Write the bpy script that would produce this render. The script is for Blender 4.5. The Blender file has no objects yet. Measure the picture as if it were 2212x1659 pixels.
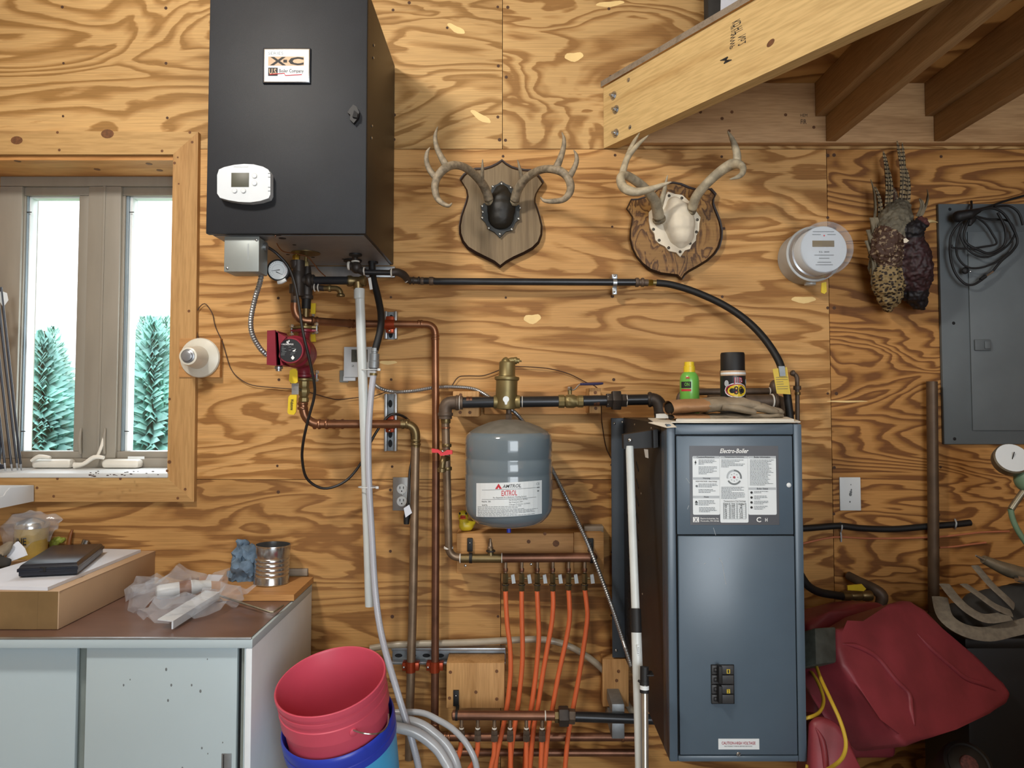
import bpy, bmesh, math, random
from mathutils import Vector, Matrix, noise as mnoise
random.seed(7)
scn = bpy.context.scene
COL = scn.collection

# ---------------------------------------------------------------- camera
F = 1500.0            # focal length in pixels of the 2212 px wide frame
D = 2.564             # distance camera - plywood wall
EYE = 1.55
PITCH = math.radians(2.3)
PY0 = 865 - F * math.tan(PITCH)
cam_d = bpy.data.cameras.new('camera')
cam_d.sensor_width = 36.0
cam_d.lens = 36.0 * F / 2212
cam_d.shift_y = -(829.5 - PY0) / 2212
cam_d.clip_start = 0.05
cam = bpy.data.objects.new('camera', cam_d)
COL.objects.link(cam)
cam.location = (0, -D, EYE)
cam.rotation_euler = (math.pi / 2 + PITCH, 0, 0)
scn.camera = cam

# ---------------------------------------------------------------- world, lamps, exposure
scn.view_settings.view_transform = 'Standard'
scn.view_settings.look = 'None'
scn.view_settings.gamma = 1.0
scn.view_settings.use_curve_mapping = False
scn.view_settings.exposure = 0.0
w = bpy.data.worlds.new('overcast_sky')
scn.world = w
w.use_nodes = True
bg = w.node_tree.nodes['Background']
bg.inputs['Color'].default_value = (0.88, 0.94, 1.0, 1)
bg.inputs['Strength'].default_value = 2.8

def area(name, loc, target, size, size_y, power, col, spread=180):
    l = bpy.data.lights.new(name, 'AREA')
    l.shape = 'RECTANGLE'
    l.size, l.size_y, l.energy, l.color = size, size_y, power, col
    l.spread = math.radians(spread)
    o = bpy.data.objects.new(name, l)
    COL.objects.link(o)
    o.location = loc
    d = Vector(target) - Vector(loc)
    o.rotation_euler = d.to_track_quat('-Z', 'Y').to_euler()
    return o
# a ceiling lamp up and to the left of the boiler throws the shadows on the wall
area('ceiling_lamp_light', (-1.2, -2.05, 3.25), (0.0, 0.0, 1.6), 0.28, 0.24, 46, (1.0, 0.94, 0.86))
# daylight from the open garage door far behind the camera
area('garage_door_daylight', (1.25, -5.3, 1.5), (-0.5, 0.0, 1.0), 1.9, 2.2, 75, (0.90, 0.96, 1.0))
# daylight pushed in by the window on the left
area('window_daylight', (-1.42, 0.42, 1.62), (-1.1, -3.0, 0.9), 0.8, 1.1, 16, (0.80, 0.92, 1.0))

# ---------------------------------------------------------------- projecting photo points onto planes
def ray(px, py):
    cx, cy = (px - 1106) / F, -(py - PY0) / F
    f = Vector((0, math.cos(PITCH), math.sin(PITCH)))
    u = Vector((0, -math.sin(PITCH), math.cos(PITCH)))
    return f + Vector((1, 0, 0)) * cx + u * cy
CAM = Vector((0, -D, EYE))
def P(px, py, d=0.0):
    """point of the place seen at a photo pixel, d metres in front of the plywood wall"""
    r = ray(px, py)
    return CAM + r * ((D - d) / r.y)
def PZ(px, py, z):
    r = ray(px, py)
    return CAM + r * ((z - EYE) / r.z)
def S(d=0.0):
    return (D - d) / F
def pts(lst, d=None):
    return [P(*(q if len(q) > 2 else (q[0], q[1], d))) for q in lst]

# ---------------------------------------------------------------- materials
def lin(h):
    h = h.lstrip('#')
    out = []
    for i in (0, 2, 4):
        c = int(h[i:i + 2], 16) / 255
        out.append(c / 12.92 if c <= 0.04045 else ((c + 0.055) / 1.055) ** 2.4)
    return (*out, 1.0)
def mulc(c, k):
    return (min(1, c[0] * k), min(1, c[1] * k), min(1, c[2] * k), 1)
MATS = {}
def base_mat(name):
    m = bpy.data.materials.new(name)
    m.use_nodes = True
    nt = m.node_tree
    return m, nt, nt.nodes['Principled BSDF']
def nd(nt, t, **kw):
    n = nt.nodes.new(t)
    for k, v in kw.items():
        if k in n.inputs.keys():
            n.inputs[k].default_value = v
        else:
            setattr(n, k, v)
    return n
def coords(nt, scale=(1, 1, 1), loc=(0, 0, 0), rot=(0, 0, 0), pre=0.0):
    tc = nd(nt, 'ShaderNodeTexCoord')
    mp = nd(nt, 'ShaderNodeMapping')
    mp.inputs['Scale'].default_value = scale
    mp.inputs['Location'].default_value = loc
    mp.inputs['Rotation'].default_value = rot
    src = tc.outputs['Object']
    if pre:
        m0 = nd(nt, 'ShaderNodeMapping')
        m0.inputs['Rotation'].default_value = (0, 0, pre)
        nt.links.new(src, m0.inputs['Vector'])
        src = m0.outputs['Vector']
    nt.links.new(src, mp.inputs['Vector'])
    return mp.outputs['Vector']
def ramp(nt, src, stops, interp='LINEAR'):
    r = nd(nt, 'ShaderNodeValToRGB')
    r.color_ramp.interpolation = interp
    el = r.color_ramp.elements
    while len(el) < len(stops):
        el.new(0.5)
    for e, (p, c) in zip(el, stops):
        e.position = p
        e.color = c if len(c) == 4 else (*c, 1)
    nt.links.new(src, r.inputs['Fac'])
    return r.outputs['Color']
def mix(nt, fac, a, b, mode='MIX'):
    n = nd(nt, 'ShaderNodeMix', data_type='RGBA', blend_type=mode)
    for s, i in ((fac, 0), (a, 6), (b, 7)):
        if hasattr(s, 'is_linked') or hasattr(s, 'links'):
            nt.links.new(s, n.inputs[i])
        else:
            n.inputs[i].default_value = s
    return n.outputs[2]
def math_(nt, op, a, b=None, c=None):
    n = nd(nt, 'ShaderNodeMath', operation=op)
    for i, s in enumerate((a, b, c)):
        if s is None:
            continue
        if hasattr(s, 'links'):
            nt.links.new(s, n.inputs[i])
        else:
            n.inputs[i].default_value = s
    return n.outputs[0]
def bump(nt, bsdf, height, strength, dist=0.002):
    b = nd(nt, 'ShaderNodeBump')
    b.inputs['Strength'].default_value = strength
    b.inputs['Distance'].default_value = dist
    nt.links.new(height, b.inputs['Height'])
    nt.links.new(b.outputs['Normal'], bsdf.inputs['Normal'])
def simple(name, col, rough=0.5, metal=0.0, var=0.08, vscale=14, col2=None, bmp=0.0, bscale=250, coat=0.0,
           stretch=(1, 1, 1), sheen=0.0, spec=0.5, detail=4, lo=0.35, hi=0.65):
    m, nt, b = base_mat(name)
    c = lin(col) if isinstance(col, str) else col
    b.inputs['Roughness'].default_value = rough
    b.inputs['Metallic'].default_value = metal
    b.inputs['Coat Weight'].default_value = coat
    b.inputs['Sheen Weight'].default_value = sheen
    b.inputs['Specular IOR Level'].default_value = spec
    v = coords(nt, stretch)
    n = nd(nt, 'ShaderNodeTexNoise', Scale=vscale, Detail=detail)
    nt.links.new(v, n.inputs['Vector'])
    a = mulc(c, 1 - var)
    z = lin(col2) if col2 else mulc(c, 1 + var)
    nt.links.new(ramp(nt, n.outputs['Fac'], [(lo, a if not col2 else c), (hi, z)]), b.inputs['Base Color'])
    if bmp:
        n2 = nd(nt, 'ShaderNodeTexNoise', Scale=bscale, Detail=3)
        nt.links.new(v, n2.inputs['Vector'])
        bump(nt, b, n2.outputs['Fac'], bmp)
    MATS[name] = m
    return m
def plywood(name, light, mid, dark, seed=0.0, sx=0.9, sz=4.5, k=8.0, slope=2.0, dist=0.7, grain=0.22, rough=0.62, warm=0.16):
    m, nt, b = base_mat(name)
    v = coords(nt, (sx, 1, sz), (seed, seed * 1.7, seed * 0.6))
    n = nd(nt, 'ShaderNodeTexNoise', Scale=1.0, Detail=3.6, Roughness=0.45, Distortion=dist)
    nt.links.new(v, n.inputs['Vector'])
    tc = nd(nt, 'ShaderNodeTexCoord')
    sp = nd(nt, 'ShaderNodeSeparateXYZ')
    nt.links.new(tc.outputs['Object'], sp.inputs[0])
    rag = nd(nt, 'ShaderNodeTexNoise', Scale=1.0, Detail=4.0, Roughness=0.7)
    nt.links.new(coords(nt, (9, 1, 70), (seed, 0, 3)), rag.inputs['Vector'])
    t = math_(nt, 'MULTIPLY_ADD', n.outputs['Fac'], k, math_(nt, 'MULTIPLY', sp.outputs['Z'], slope))
    t = math_(nt, 'MULTIPLY_ADD', rag.outputs['Fac'], 0.28, t)
    fr = math_(nt, 'FRACT', t)
    L, Md, Dk = lin(light), lin(mid), lin(dark)
    band = ramp(nt, fr, [(0.0, L), (0.34, L), (0.56, Md), (0.72, Dk), (0.90, Dk), (0.95, Md), (1.0, L)])
    # fine straight grain
    g = nd(nt, 'ShaderNodeTexNoise', Scale=1.0, Detail=3.0, Roughness=0.6)
    nt.links.new(coords(nt, (5, 1, 260), (seed, 0, 0)), g.inputs['Vector'])
    gr = ramp(nt, g.outputs['Fac'], [(0.3, (1 - grain,) * 3), (0.62, (1.06,) * 3)])
    c1 = mix(nt, 1.0, band, gr, 'MULTIPLY')
    # broad patches of deeper colour
    p = nd(nt, 'ShaderNodeTexNoise', Scale=1.0, Detail=2.0)
    nt.links.new(coords(nt, (1.1, 1, 2.4), (seed + 9, 2, 5)), p.inputs['Vector'])
    pr = ramp(nt, p.outputs['Fac'], [(0.35, (1 - warm, 1 - warm * 1.12, 1 - warm * 1.3)), (0.62, (1.05, 1.05, 1.05))])
    c2 = mix(nt, 1.0, c1, pr, 'MULTIPLY')
    nt.links.new(c2, b.inputs['Base Color'])
    b.inputs['Roughness'].default_value = rough
    b.inputs['Specular IOR Level'].default_value = 0.3
    bump(nt, b, g.outputs['Fac'], 0.12, 0.001)
    MATS[name] = m
    return m
def board(name, light, dark, axis='X', scale=60, seed=0.0, rough=0.6, turn=0.0, amount=0.55):
    """sawn softwood with straight grain along one axis"""
    m, nt, b = base_mat(name)
    long, wide = 1.3, scale * 0.35
    sc = {'X': (long, wide, wide), 'Y': (wide, long, wide), 'Z': (wide, wide, long)}[axis]
    v = coords(nt, sc, (seed, seed * 2, seed * 3), pre=turn)
    n = nd(nt, 'ShaderNodeTexNoise', Scale=1.0, Detail=5.0, Roughness=0.55, Distortion=0.35)
    nt.links.new(v, n.inputs['Vector'])
    c = ramp(nt, n.outputs['Fac'], [(0.5 - amount * 0.4, lin(dark)), (0.5, lin(light)), (0.5 + amount * 0.5, mulc(lin(light), 1.08))])
    g = nd(nt, 'ShaderNodeTexNoise', Scale=9.0, Detail=2.0)
    nt.links.new(v, g.inputs['Vector'])
    gr = ramp(nt, g.outputs['Fac'], [(0.35, (0.86, 0.84, 0.8)), (0.6, (1.03, 1.03, 1.03))])
    c = mix(nt, 1.0, c, gr, 'MULTIPLY')
    nt.links.new(c, b.inputs['Base Color'])
    b.inputs['Roughness'].default_value = rough
    b.inputs['Specular IOR Level'].default_value = 0.3
    bump(nt, b, g.outputs['Fac'], 0.10, 0.001)
    MATS[name] = m
    return m
def glassy(name, tint=(1, 1, 1, 1), alpha=0.25, rough=0.08, spec=0.6, facing=0.45):
    """thin clear film: mostly see-through with bright glints"""
    m, nt, b = base_mat(name)
    out = nt.nodes['Material Output']
    tr = nd(nt, 'ShaderNodeBsdfTransparent')
    tr.inputs['Color'].default_value = tint
    b.inputs['Base Color'].default_value = (0.76, 0.82, 0.90, 1)
    b.inputs['Roughness'].default_value = rough
    b.inputs['Specular IOR Level'].default_value = spec
    mx = nd(nt, 'ShaderNodeMixShader')
    lw = nd(nt, 'ShaderNodeLayerWeight', Blend=0.35)
    f = math_(nt, 'MULTIPLY_ADD', lw.outputs['Facing'], facing, alpha)
    nt.links.new(f, mx.inputs[0])
    nt.links.new(tr.outputs[0], mx.inputs[1])
    nt.links.new(b.outputs[0], mx.inputs[2])
    nt.links.new(mx.outputs[0], out.inputs['Surface'])
    n2 = nd(nt, 'ShaderNodeTexNoise', Scale=45, Detail=3)
    nt.links.new(coords(nt), n2.inputs['Vector'])
    bump(nt, b, n2.outputs['Fac'], 0.25, 0.003)
    MATS[name] = m
    return m

plywood('ply_upper', '#c6a16b', '#b08955', '#997341', 1.3, sx=1.3, sz=3.8, k=12.0, slope=2.0, dist=0.9)
plywood('ply_upper_b', '#c6a16b', '#b08854', '#976f3f', 7.9, sx=1.4, sz=4.0, k=12.0, slope=2.5, dist=1.1)
plywood('ply_middle', '#cb9d63', '#b88a51', '#9a6c3a', 3.1, sx=1.15, sz=6.4, k=8.0, slope=7.0, dist=0.7, warm=0.13)
plywood('ply_lower', '#bb8f57', '#a67a47', '#8d6337', 5.7, sx=1.1, sz=6.4, k=9.0, slope=8.0, dist=0.7)
plywood('ply_lower_b', '#bf9054', '#a3733e', '#84582c', 11.2, sx=1.2, sz=5.0, k=9.0, slope=6.0, dist=0.8)
plywood('ply_right', '#bd8a4e', '#a17039', '#7c5028', 17.5, sx=1.0, sz=3.6, k=22.0, slope=12.0, dist=0.7, grain=0.2)
plywood('ply_scrap', '#bd966a', '#ac8353', '#9a7142', 2.2, sx=1.4, sz=4.0, k=3.0, slope=1.0)
plywood('plaque_oak_swirl', '#8f6a39', '#7a5529', '#55381a', 4.4, sx=16, sz=7, k=7.0, slope=3, dist=1.0, grain=0.25, rough=0.45, warm=0.1)
board('plaque_oak_grey', '#7d6b50', '#62513a', 'Z', 110, 2.0, rough=0.5)
board('pine_trim_x', '#b99663', '#a47d4e', 'X', 50, 1.0)
board('pine_trim_z', '#b58e5c', '#a07748', 'Z', 50, 2.0)
board('pine_jamb', '#c08d55', '#a87240', 'X', 45, 3.0)
board('pine_rim', '#cdb07a', '#b8955f', 'Y', 42, 4.0, amount=0.6, turn=math.radians(-32.8))
board('pine_joist', '#a8885f', '#8d6f4a', 'Y', 55, 5.0)
board('pine_ledger', '#c09a6f', '#a27c55', 'X', 55, 6.0)
board('pine_block', '#b98a56', '#9d7042', 'X', 60, 7.0)
board('pine_block_b', '#bd925f', '#a67b4a', 'Z', 60, 8.0)
board('grey_scrap', '#8b7f70', '#6e6152', 'X', 90, 9.0)
simple('knot_brown', '#6a4426', 0.7, var=0.25, vscale=90)
simple('nail_rust', '#4a2f1c', 0.7)
simple('seam_dark', '#3c2713', 0.9)
simple('steel_bolt', '#b9bcc0', 0.3, 1.0, var=0.1)
simple('ink_black', '#2a2622', 0.8)
simple('concrete', '#8d8a84', 0.85, var=0.12, vscale=6)
simple('painted_ceiling', '#cdb48a', 0.8)
simple('vinyl_taupe', '#8e897e', 0.5, var=0.06, vscale=3, stretch=(6, 6, 1))
simple('sash_white', '#dbe3e6', 0.35, var=0.03)
simple('sash_grey', '#7d8d97', 0.4, var=0.05)
simple('crank_white', '#dad8cf', 0.35, var=0.04)
simple('boiler_black', '#1f2227', 0.55, var=0.10, vscale=7, bmp=0.2, bscale=700, spec=0.3)
simple('boiler_side', '#1f1a15', 0.45, var=0.08, bmp=0.3, bscale=700)  # black casing tinted brown to carry the reflection of the wood around it
simple('galvanised', '#a9adb0', 0.38, 0.85, var=0.14, vscale=16)
simple('galv_dull', '#8f9599', 0.5, 0.7, var=0.16, vscale=22)
simple('bracket_steel', '#8d8f92', 0.5, 0.6, var=0.06)
simple('box_grey', '#8b918f', 0.45, 0.35, var=0.08, vscale=8)
simple('black_iron', '#3a3430', 0.48, 0.35, var=0.22, vscale=30, bmp=0.15, bscale=160)
simple('black_pipe', '#26282c', 0.32, 0.25, var=0.2, vscale=18, stretch=(1, 1, 1))
simple('iron_brown', '#5a4c40', 0.55, 0.35, var=0.2, vscale=25, bmp=0.2, bscale=120)
simple('thread_white', '#d8d5cc', 0.6)
simple('brass', '#84764f', 0.45, 0.7, var=0.12, vscale=20)
simple('brass_bright', '#b3963f', 0.3, 0.95, var=0.1)
simple('bronze', '#766646', 0.4, 0.8, var=0.12, vscale=20)
simple('copper', '#93694f', 0.36, 0.85, var=0.18, vscale=14)
simple('copper_dull', '#775341', 0.42, 0.75, var=0.22, vscale=16)
simple('copper_grey', '#8a7661', 0.45, 0.7, var=0.2, vscale=18, bmp=0.12, bscale=90)
simple('clamp_red', '#9a3f22', 0.35, 0.6)
simple('rubber_black', '#0e0f11', 0.6, var=0.12)
simple('cord_black', '#1e1b1a', 0.45, var=0.1)
simple('pvc_white', '#c3caca', 0.35, var=0.05, vscale=40, stretch=(1, 1, 0.3))
simple('plastic_white', '#c9cdce', 0.38, var=0.02)
simple('plastic_cool', '#c4cbd1', 0.32, var=0.02)
simple('lcd', '#45463a', 0.5, var=0.03)
simple('lcd_dark', '#2c2f28', 0.5)
simple('button_grey', '#b7bcbc', 0.4)
simple('pump_red', '#7c2030', 0.38, var=0.1, vscale=12)
simple('label_black', '#1d1f23', 0.4)
simple('label_white', '#d9e0e3', 0.45, var=0.01)
simple('label_grey', '#a9b0b5', 0.5)
simple('print_grey', '#6d7477', 0.7)
simple('print_black', '#202022', 0.7)
simple('print_white', '#e8eaea', 0.6)
simple('print_red', '#c2303c', 0.6)
simple('print_tan', '#b69a7e', 0.6)
simple('handle_yellow', '#d9bd2a', 0.4, var=0.06)
simple('handle_red', '#cf2f38', 0.4)
simple('handle_blue', '#2c2a4e', 0.4)
simple('tank_grey', '#6d7a82', 0.1, var=0.05, vscale=5, coat=0.4)
simple('pex_orange', '#d3673c', 0.38, var=0.06, vscale=12)
simple('duck_yellow', '#cdb52a', 0.4, var=0.12, vscale=40)
simple('duck_beak', '#c65a33', 0.5)
simple('bucket_red', '#cc5066', 0.42, var=0.05, vscale=6)
simple('bucket_blue', '#2a3fb4', 0.32, var=0.05)
simple('bucket_sky', '#49aee6', 0.4, var=0.03)
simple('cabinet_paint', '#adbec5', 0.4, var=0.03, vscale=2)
simple('cabinet_side_lit', '#dde7ee', 0.4, var=0.02)  # cabinet paint lightened, with daylight from the right put into the colour
simple('cabinet_gap', '#7d8580', 0.5)
simple('laminate_brown', '#6b5147', 0.3, var=0.12, vscale=6, stretch=(1, 3, 1))
simple('cardboard', '#b39778', 0.7, var=0.05, vscale=5)
simple('packing_tape', '#7a6445', 0.25, var=0.1, vscale=12, coat=0.3)
simple('paper', '#cfd5e0', 0.7, var=0.02)
simple('newsprint', '#cfcabd', 0.75, var=0.08, vscale=9)
simple('case_black', '#1b212c', 0.28, var=0.1)
simple('tub_yellow', '#a58a42', 0.4, var=0.15, vscale=30)
simple('tank_dust', '#6f6c64', 0.5, var=0.12, vscale=30)
simple('tin', '#bfc3c6', 0.2, 0.95, var=0.1, vscale=9, stretch=(1, 1, 0.2))
simple('rag_blue', '#5f7488', 0.9, var=0.25, vscale=30, bmp=0.4, bscale=300)
simple('eboiler_blue', '#50606e', 0.3, var=0.08, vscale=4, bmp=0.03, bscale=500)
simple('eboiler_frame', '#3d4752', 0.38, var=0.06, bmp=0.03, bscale=500)
simple('eboiler_side', '#1d1c1c', 0.45, var=0.08)
simple('eboiler_plate', '#3f4046', 0.4)
simple('gap_black', '#0c0d10', 0.8)
simple('breaker', '#37383a', 0.5)
simple('aluminium', '#b9b6ab', 0.3, 0.85, var=0.1)
simple('leather_tan', '#9a7450', 0.65, var=0.08, vscale=30, bmp=0.25, bscale=180)
simple('leather_grey', '#867a67', 0.85, var=0.25, vscale=18, bmp=0.5, bscale=150)
simple('spray_green', '#6ab04c', 0.3, var=0.03, coat=0.3)
simple('tag_yellow', '#d2b53c', 0.5, var=0.06)
simple('antler', '#857965', 0.6, var=0.34, vscale=55, bmp=0.8, bscale=110, stretch=(1, 1, 1))
simple('antler_pale', '#a59b84', 0.55, var=0.24, vscale=40, bmp=0.5, bscale=120)
simple('antler_burr', '#7c7059', 0.75, var=0.4, vscale=110, bmp=0.9, bscale=160)
simple('leather_black', '#1c1b17', 0.55, var=0.1, bmp=0.15, bscale=250)
simple('leather_trim', '#1f2425', 0.6, var=0.12)
simple('tack', '#9c9c97', 0.3, 0.8)
simple('tack_dark', '#4f4a42', 0.4, 0.6)
simple('bone_white', '#dcd2bd', 0.7, var=0.06, vscale=18)
simple('plaque_edge', '#231511', 0.4)
simple('meter_grey', '#b2b6b6', 0.45, 0.1)
simple('feather_purple', '#2a1417', 0.6, var=0.5, vscale=70)
simple('feather_black', '#100e13', 0.6, var=0.4, vscale=60)
simple('feather_grey', '#756a55', 0.8, var=0.25, vscale=50, stretch=(1, 1, 0.5))
simple('feather_sage', '#5f594a', 0.8, var=0.3, vscale=60)
simple('face_red', '#4b2522', 0.7, var=0.4, vscale=150)
simple('feather_chestnut', '#3d2517', 0.7, col2='#8d7a60', vscale=95, lo=0.54, hi=0.66, detail=2)
simple('beak_horn', '#a58f62', 0.4)
simple('panel_grey', '#565d60', 0.55, 0.0, var=0.10, vscale=5)
simple('panel_grey_b', '#5c6366', 0.55, 0.0, var=0.10, vscale=5)
simple('conduit_brown', '#5b4a3a', 0.5, 0.4, var=0.15, vscale=20)
simple('cable_orange', '#b06a48', 0.6)
simple('jerry_red', '#80303a', 0.5, var=0.16, vscale=9, bmp=0.12, bscale=120)
simple('jerry_scuff', '#74605a', 0.7, var=0.3, vscale=40)
simple('jerry_cap', '#3d423e', 0.6, var=0.3, vscale=30)
simple('cord_yellow', '#b99c2c', 0.5)
simple('webbing', '#6d665a', 0.85, var=0.18, vscale=60, bmp=0.3, bscale=400)
simple('canvas_dark', '#2b2a28', 0.85, var=0.2, vscale=20)
simple('bin_black', '#0f1113', 0.5, var=0.15)
simple('metal_worn', '#8a8473', 0.4, 0.7, var=0.2, vscale=30)
simple('hose_green', '#6f8c72', 0.5)
simple('porcelain', '#d3d1c4', 0.3, var=0.05)
simple('socket_grey', '#8c8f93', 0.3, 0.4)
simple('wire_brown', '#3a241a', 0.6)
simple('spruce', '#a3d3cb', 0.8, var=0.3, vscale=3)  # foliage colour paled to carry the outdoor glare
simple('spruce_hazed', '#c2e9db', 0.8, var=0.3, vscale=3)  # paler copy for trees behind, haze put into the colour
simple('bark', '#6b5a4a', 0.9)
simple('lawn', '#a9c193', 0.9, var=0.15, vscale=2)
simple('arrow_shaft', '#20242f', 0.35)
simple('outlet_plate', '#9b9b99', 0.35, 0.6)
simple('green_bits', '#8d9a3f', 0.5, var=0.3, vscale=60)
simple('brown_bits', '#7b4a22', 0.4, var=0.2)
simple('crimson', '#a2283c', 0.5)
def barred(name, a, b2, freq, axis='Z', thr=0.55, dist=3.0):
    m, nt, b = base_mat(name)
    wv = nd(nt, 'ShaderNodeTexWave', Scale=freq, Distortion=dist, Detail=1.0)
    wv.inputs['Detail Scale'].default_value = 1.5
    wv.bands_direction = axis
    nt.links.new(coords(nt), wv.inputs['Vector'])
    nt.links.new(ramp(nt, wv.outputs['Fac'], [(thr - 0.06, lin(a)), (thr + 0.06, lin(b2))]), b.inputs['Base Color'])
    b.inputs['Roughness'].default_value = 0.75
    MATS[name] = m
barred('tail_barred', '#97825f', '#2a1e14', 20, 'Z', 0.72)
def scalloped(name, a, b2, scale=60, thr=0.42):
    m, nt, b = base_mat(name)
    vo = nd(nt, 'ShaderNodeTexVoronoi', Scale=scale)
    nt.links.new(coords(nt, (1, 0.4, 1.3)), vo.inputs['Vector'])
    nt.links.new(ramp(nt, vo.outputs['Distance'], [(thr - 0.05, lin(a)), (thr + 0.05, lin(b2))]), b.inputs['Base Color'])
    b.inputs['Roughness'].default_value = 0.75
    MATS[name] = m
scalloped('wing_scalloped', '#24180f', '#84704a', 88, 0.44)
def meshpipe(name, col, spacing=420):
    """woven or ribbed wall of a reinforced clear hose"""
    m, nt, b = base_mat(name)
    n = nd(nt, 'ShaderNodeTexChecker', Scale=spacing)
    nt.links.new(coords(nt), n.inputs['Vector'])
    c = lin(col)
    n.inputs['Color1'].default_value = c
    n.inputs['Color2'].default_value = mulc(c, 0.86)
    nt.links.new(n.outputs['Color'], b.inputs['Base Color'])
    b.inputs['Roughness'].default_value = 0.25
    b.inputs['Transmission Weight'].default_value = 0.25
    MATS[name] = m
meshpipe('hose_braid', '#c9cdd8')
simple('hose_clear', '#cbd0d6', 0.15, var=0.05)
MATS['hose_clear'].node_tree.nodes['Principled BSDF'].inputs['Transmission Weight'].default_value = 0.35
simple('hose_milky', '#b3a894', 0.3, var=0.08)
MATS['hose_milky'].node_tree.nodes['Principled BSDF'].inputs['Transmission Weight'].default_value = 0.25
glassy('poly_bag', (0.97, 0.98, 0.99, 1), 0.12, 0.10, 1.0, 0.18)
glassy('meter_glass', (0.98, 0.99, 1, 1), 0.06, 0.05, 0.8)
def pane_mat():
    m, nt, b = base_mat('window_glass')
    out = nt.nodes['Material Output']
    tr = nd(nt, 'ShaderNodeBsdfTransparent')
    gl = nd(nt, 'ShaderNodeBsdfGlossy', Roughness=0.02)
    mx = nd(nt, 'ShaderNodeMixShader')
    mx.inputs[0].default_value = 0.05
    nt.links.new(tr.outputs[0], mx.inputs[1])
    nt.links.new(gl.outputs[0], mx.inputs[2])
    nt.links.new(mx.outputs[0], out.inputs['Surface'])
    MATS['window_glass'] = m
pane_mat()

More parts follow.
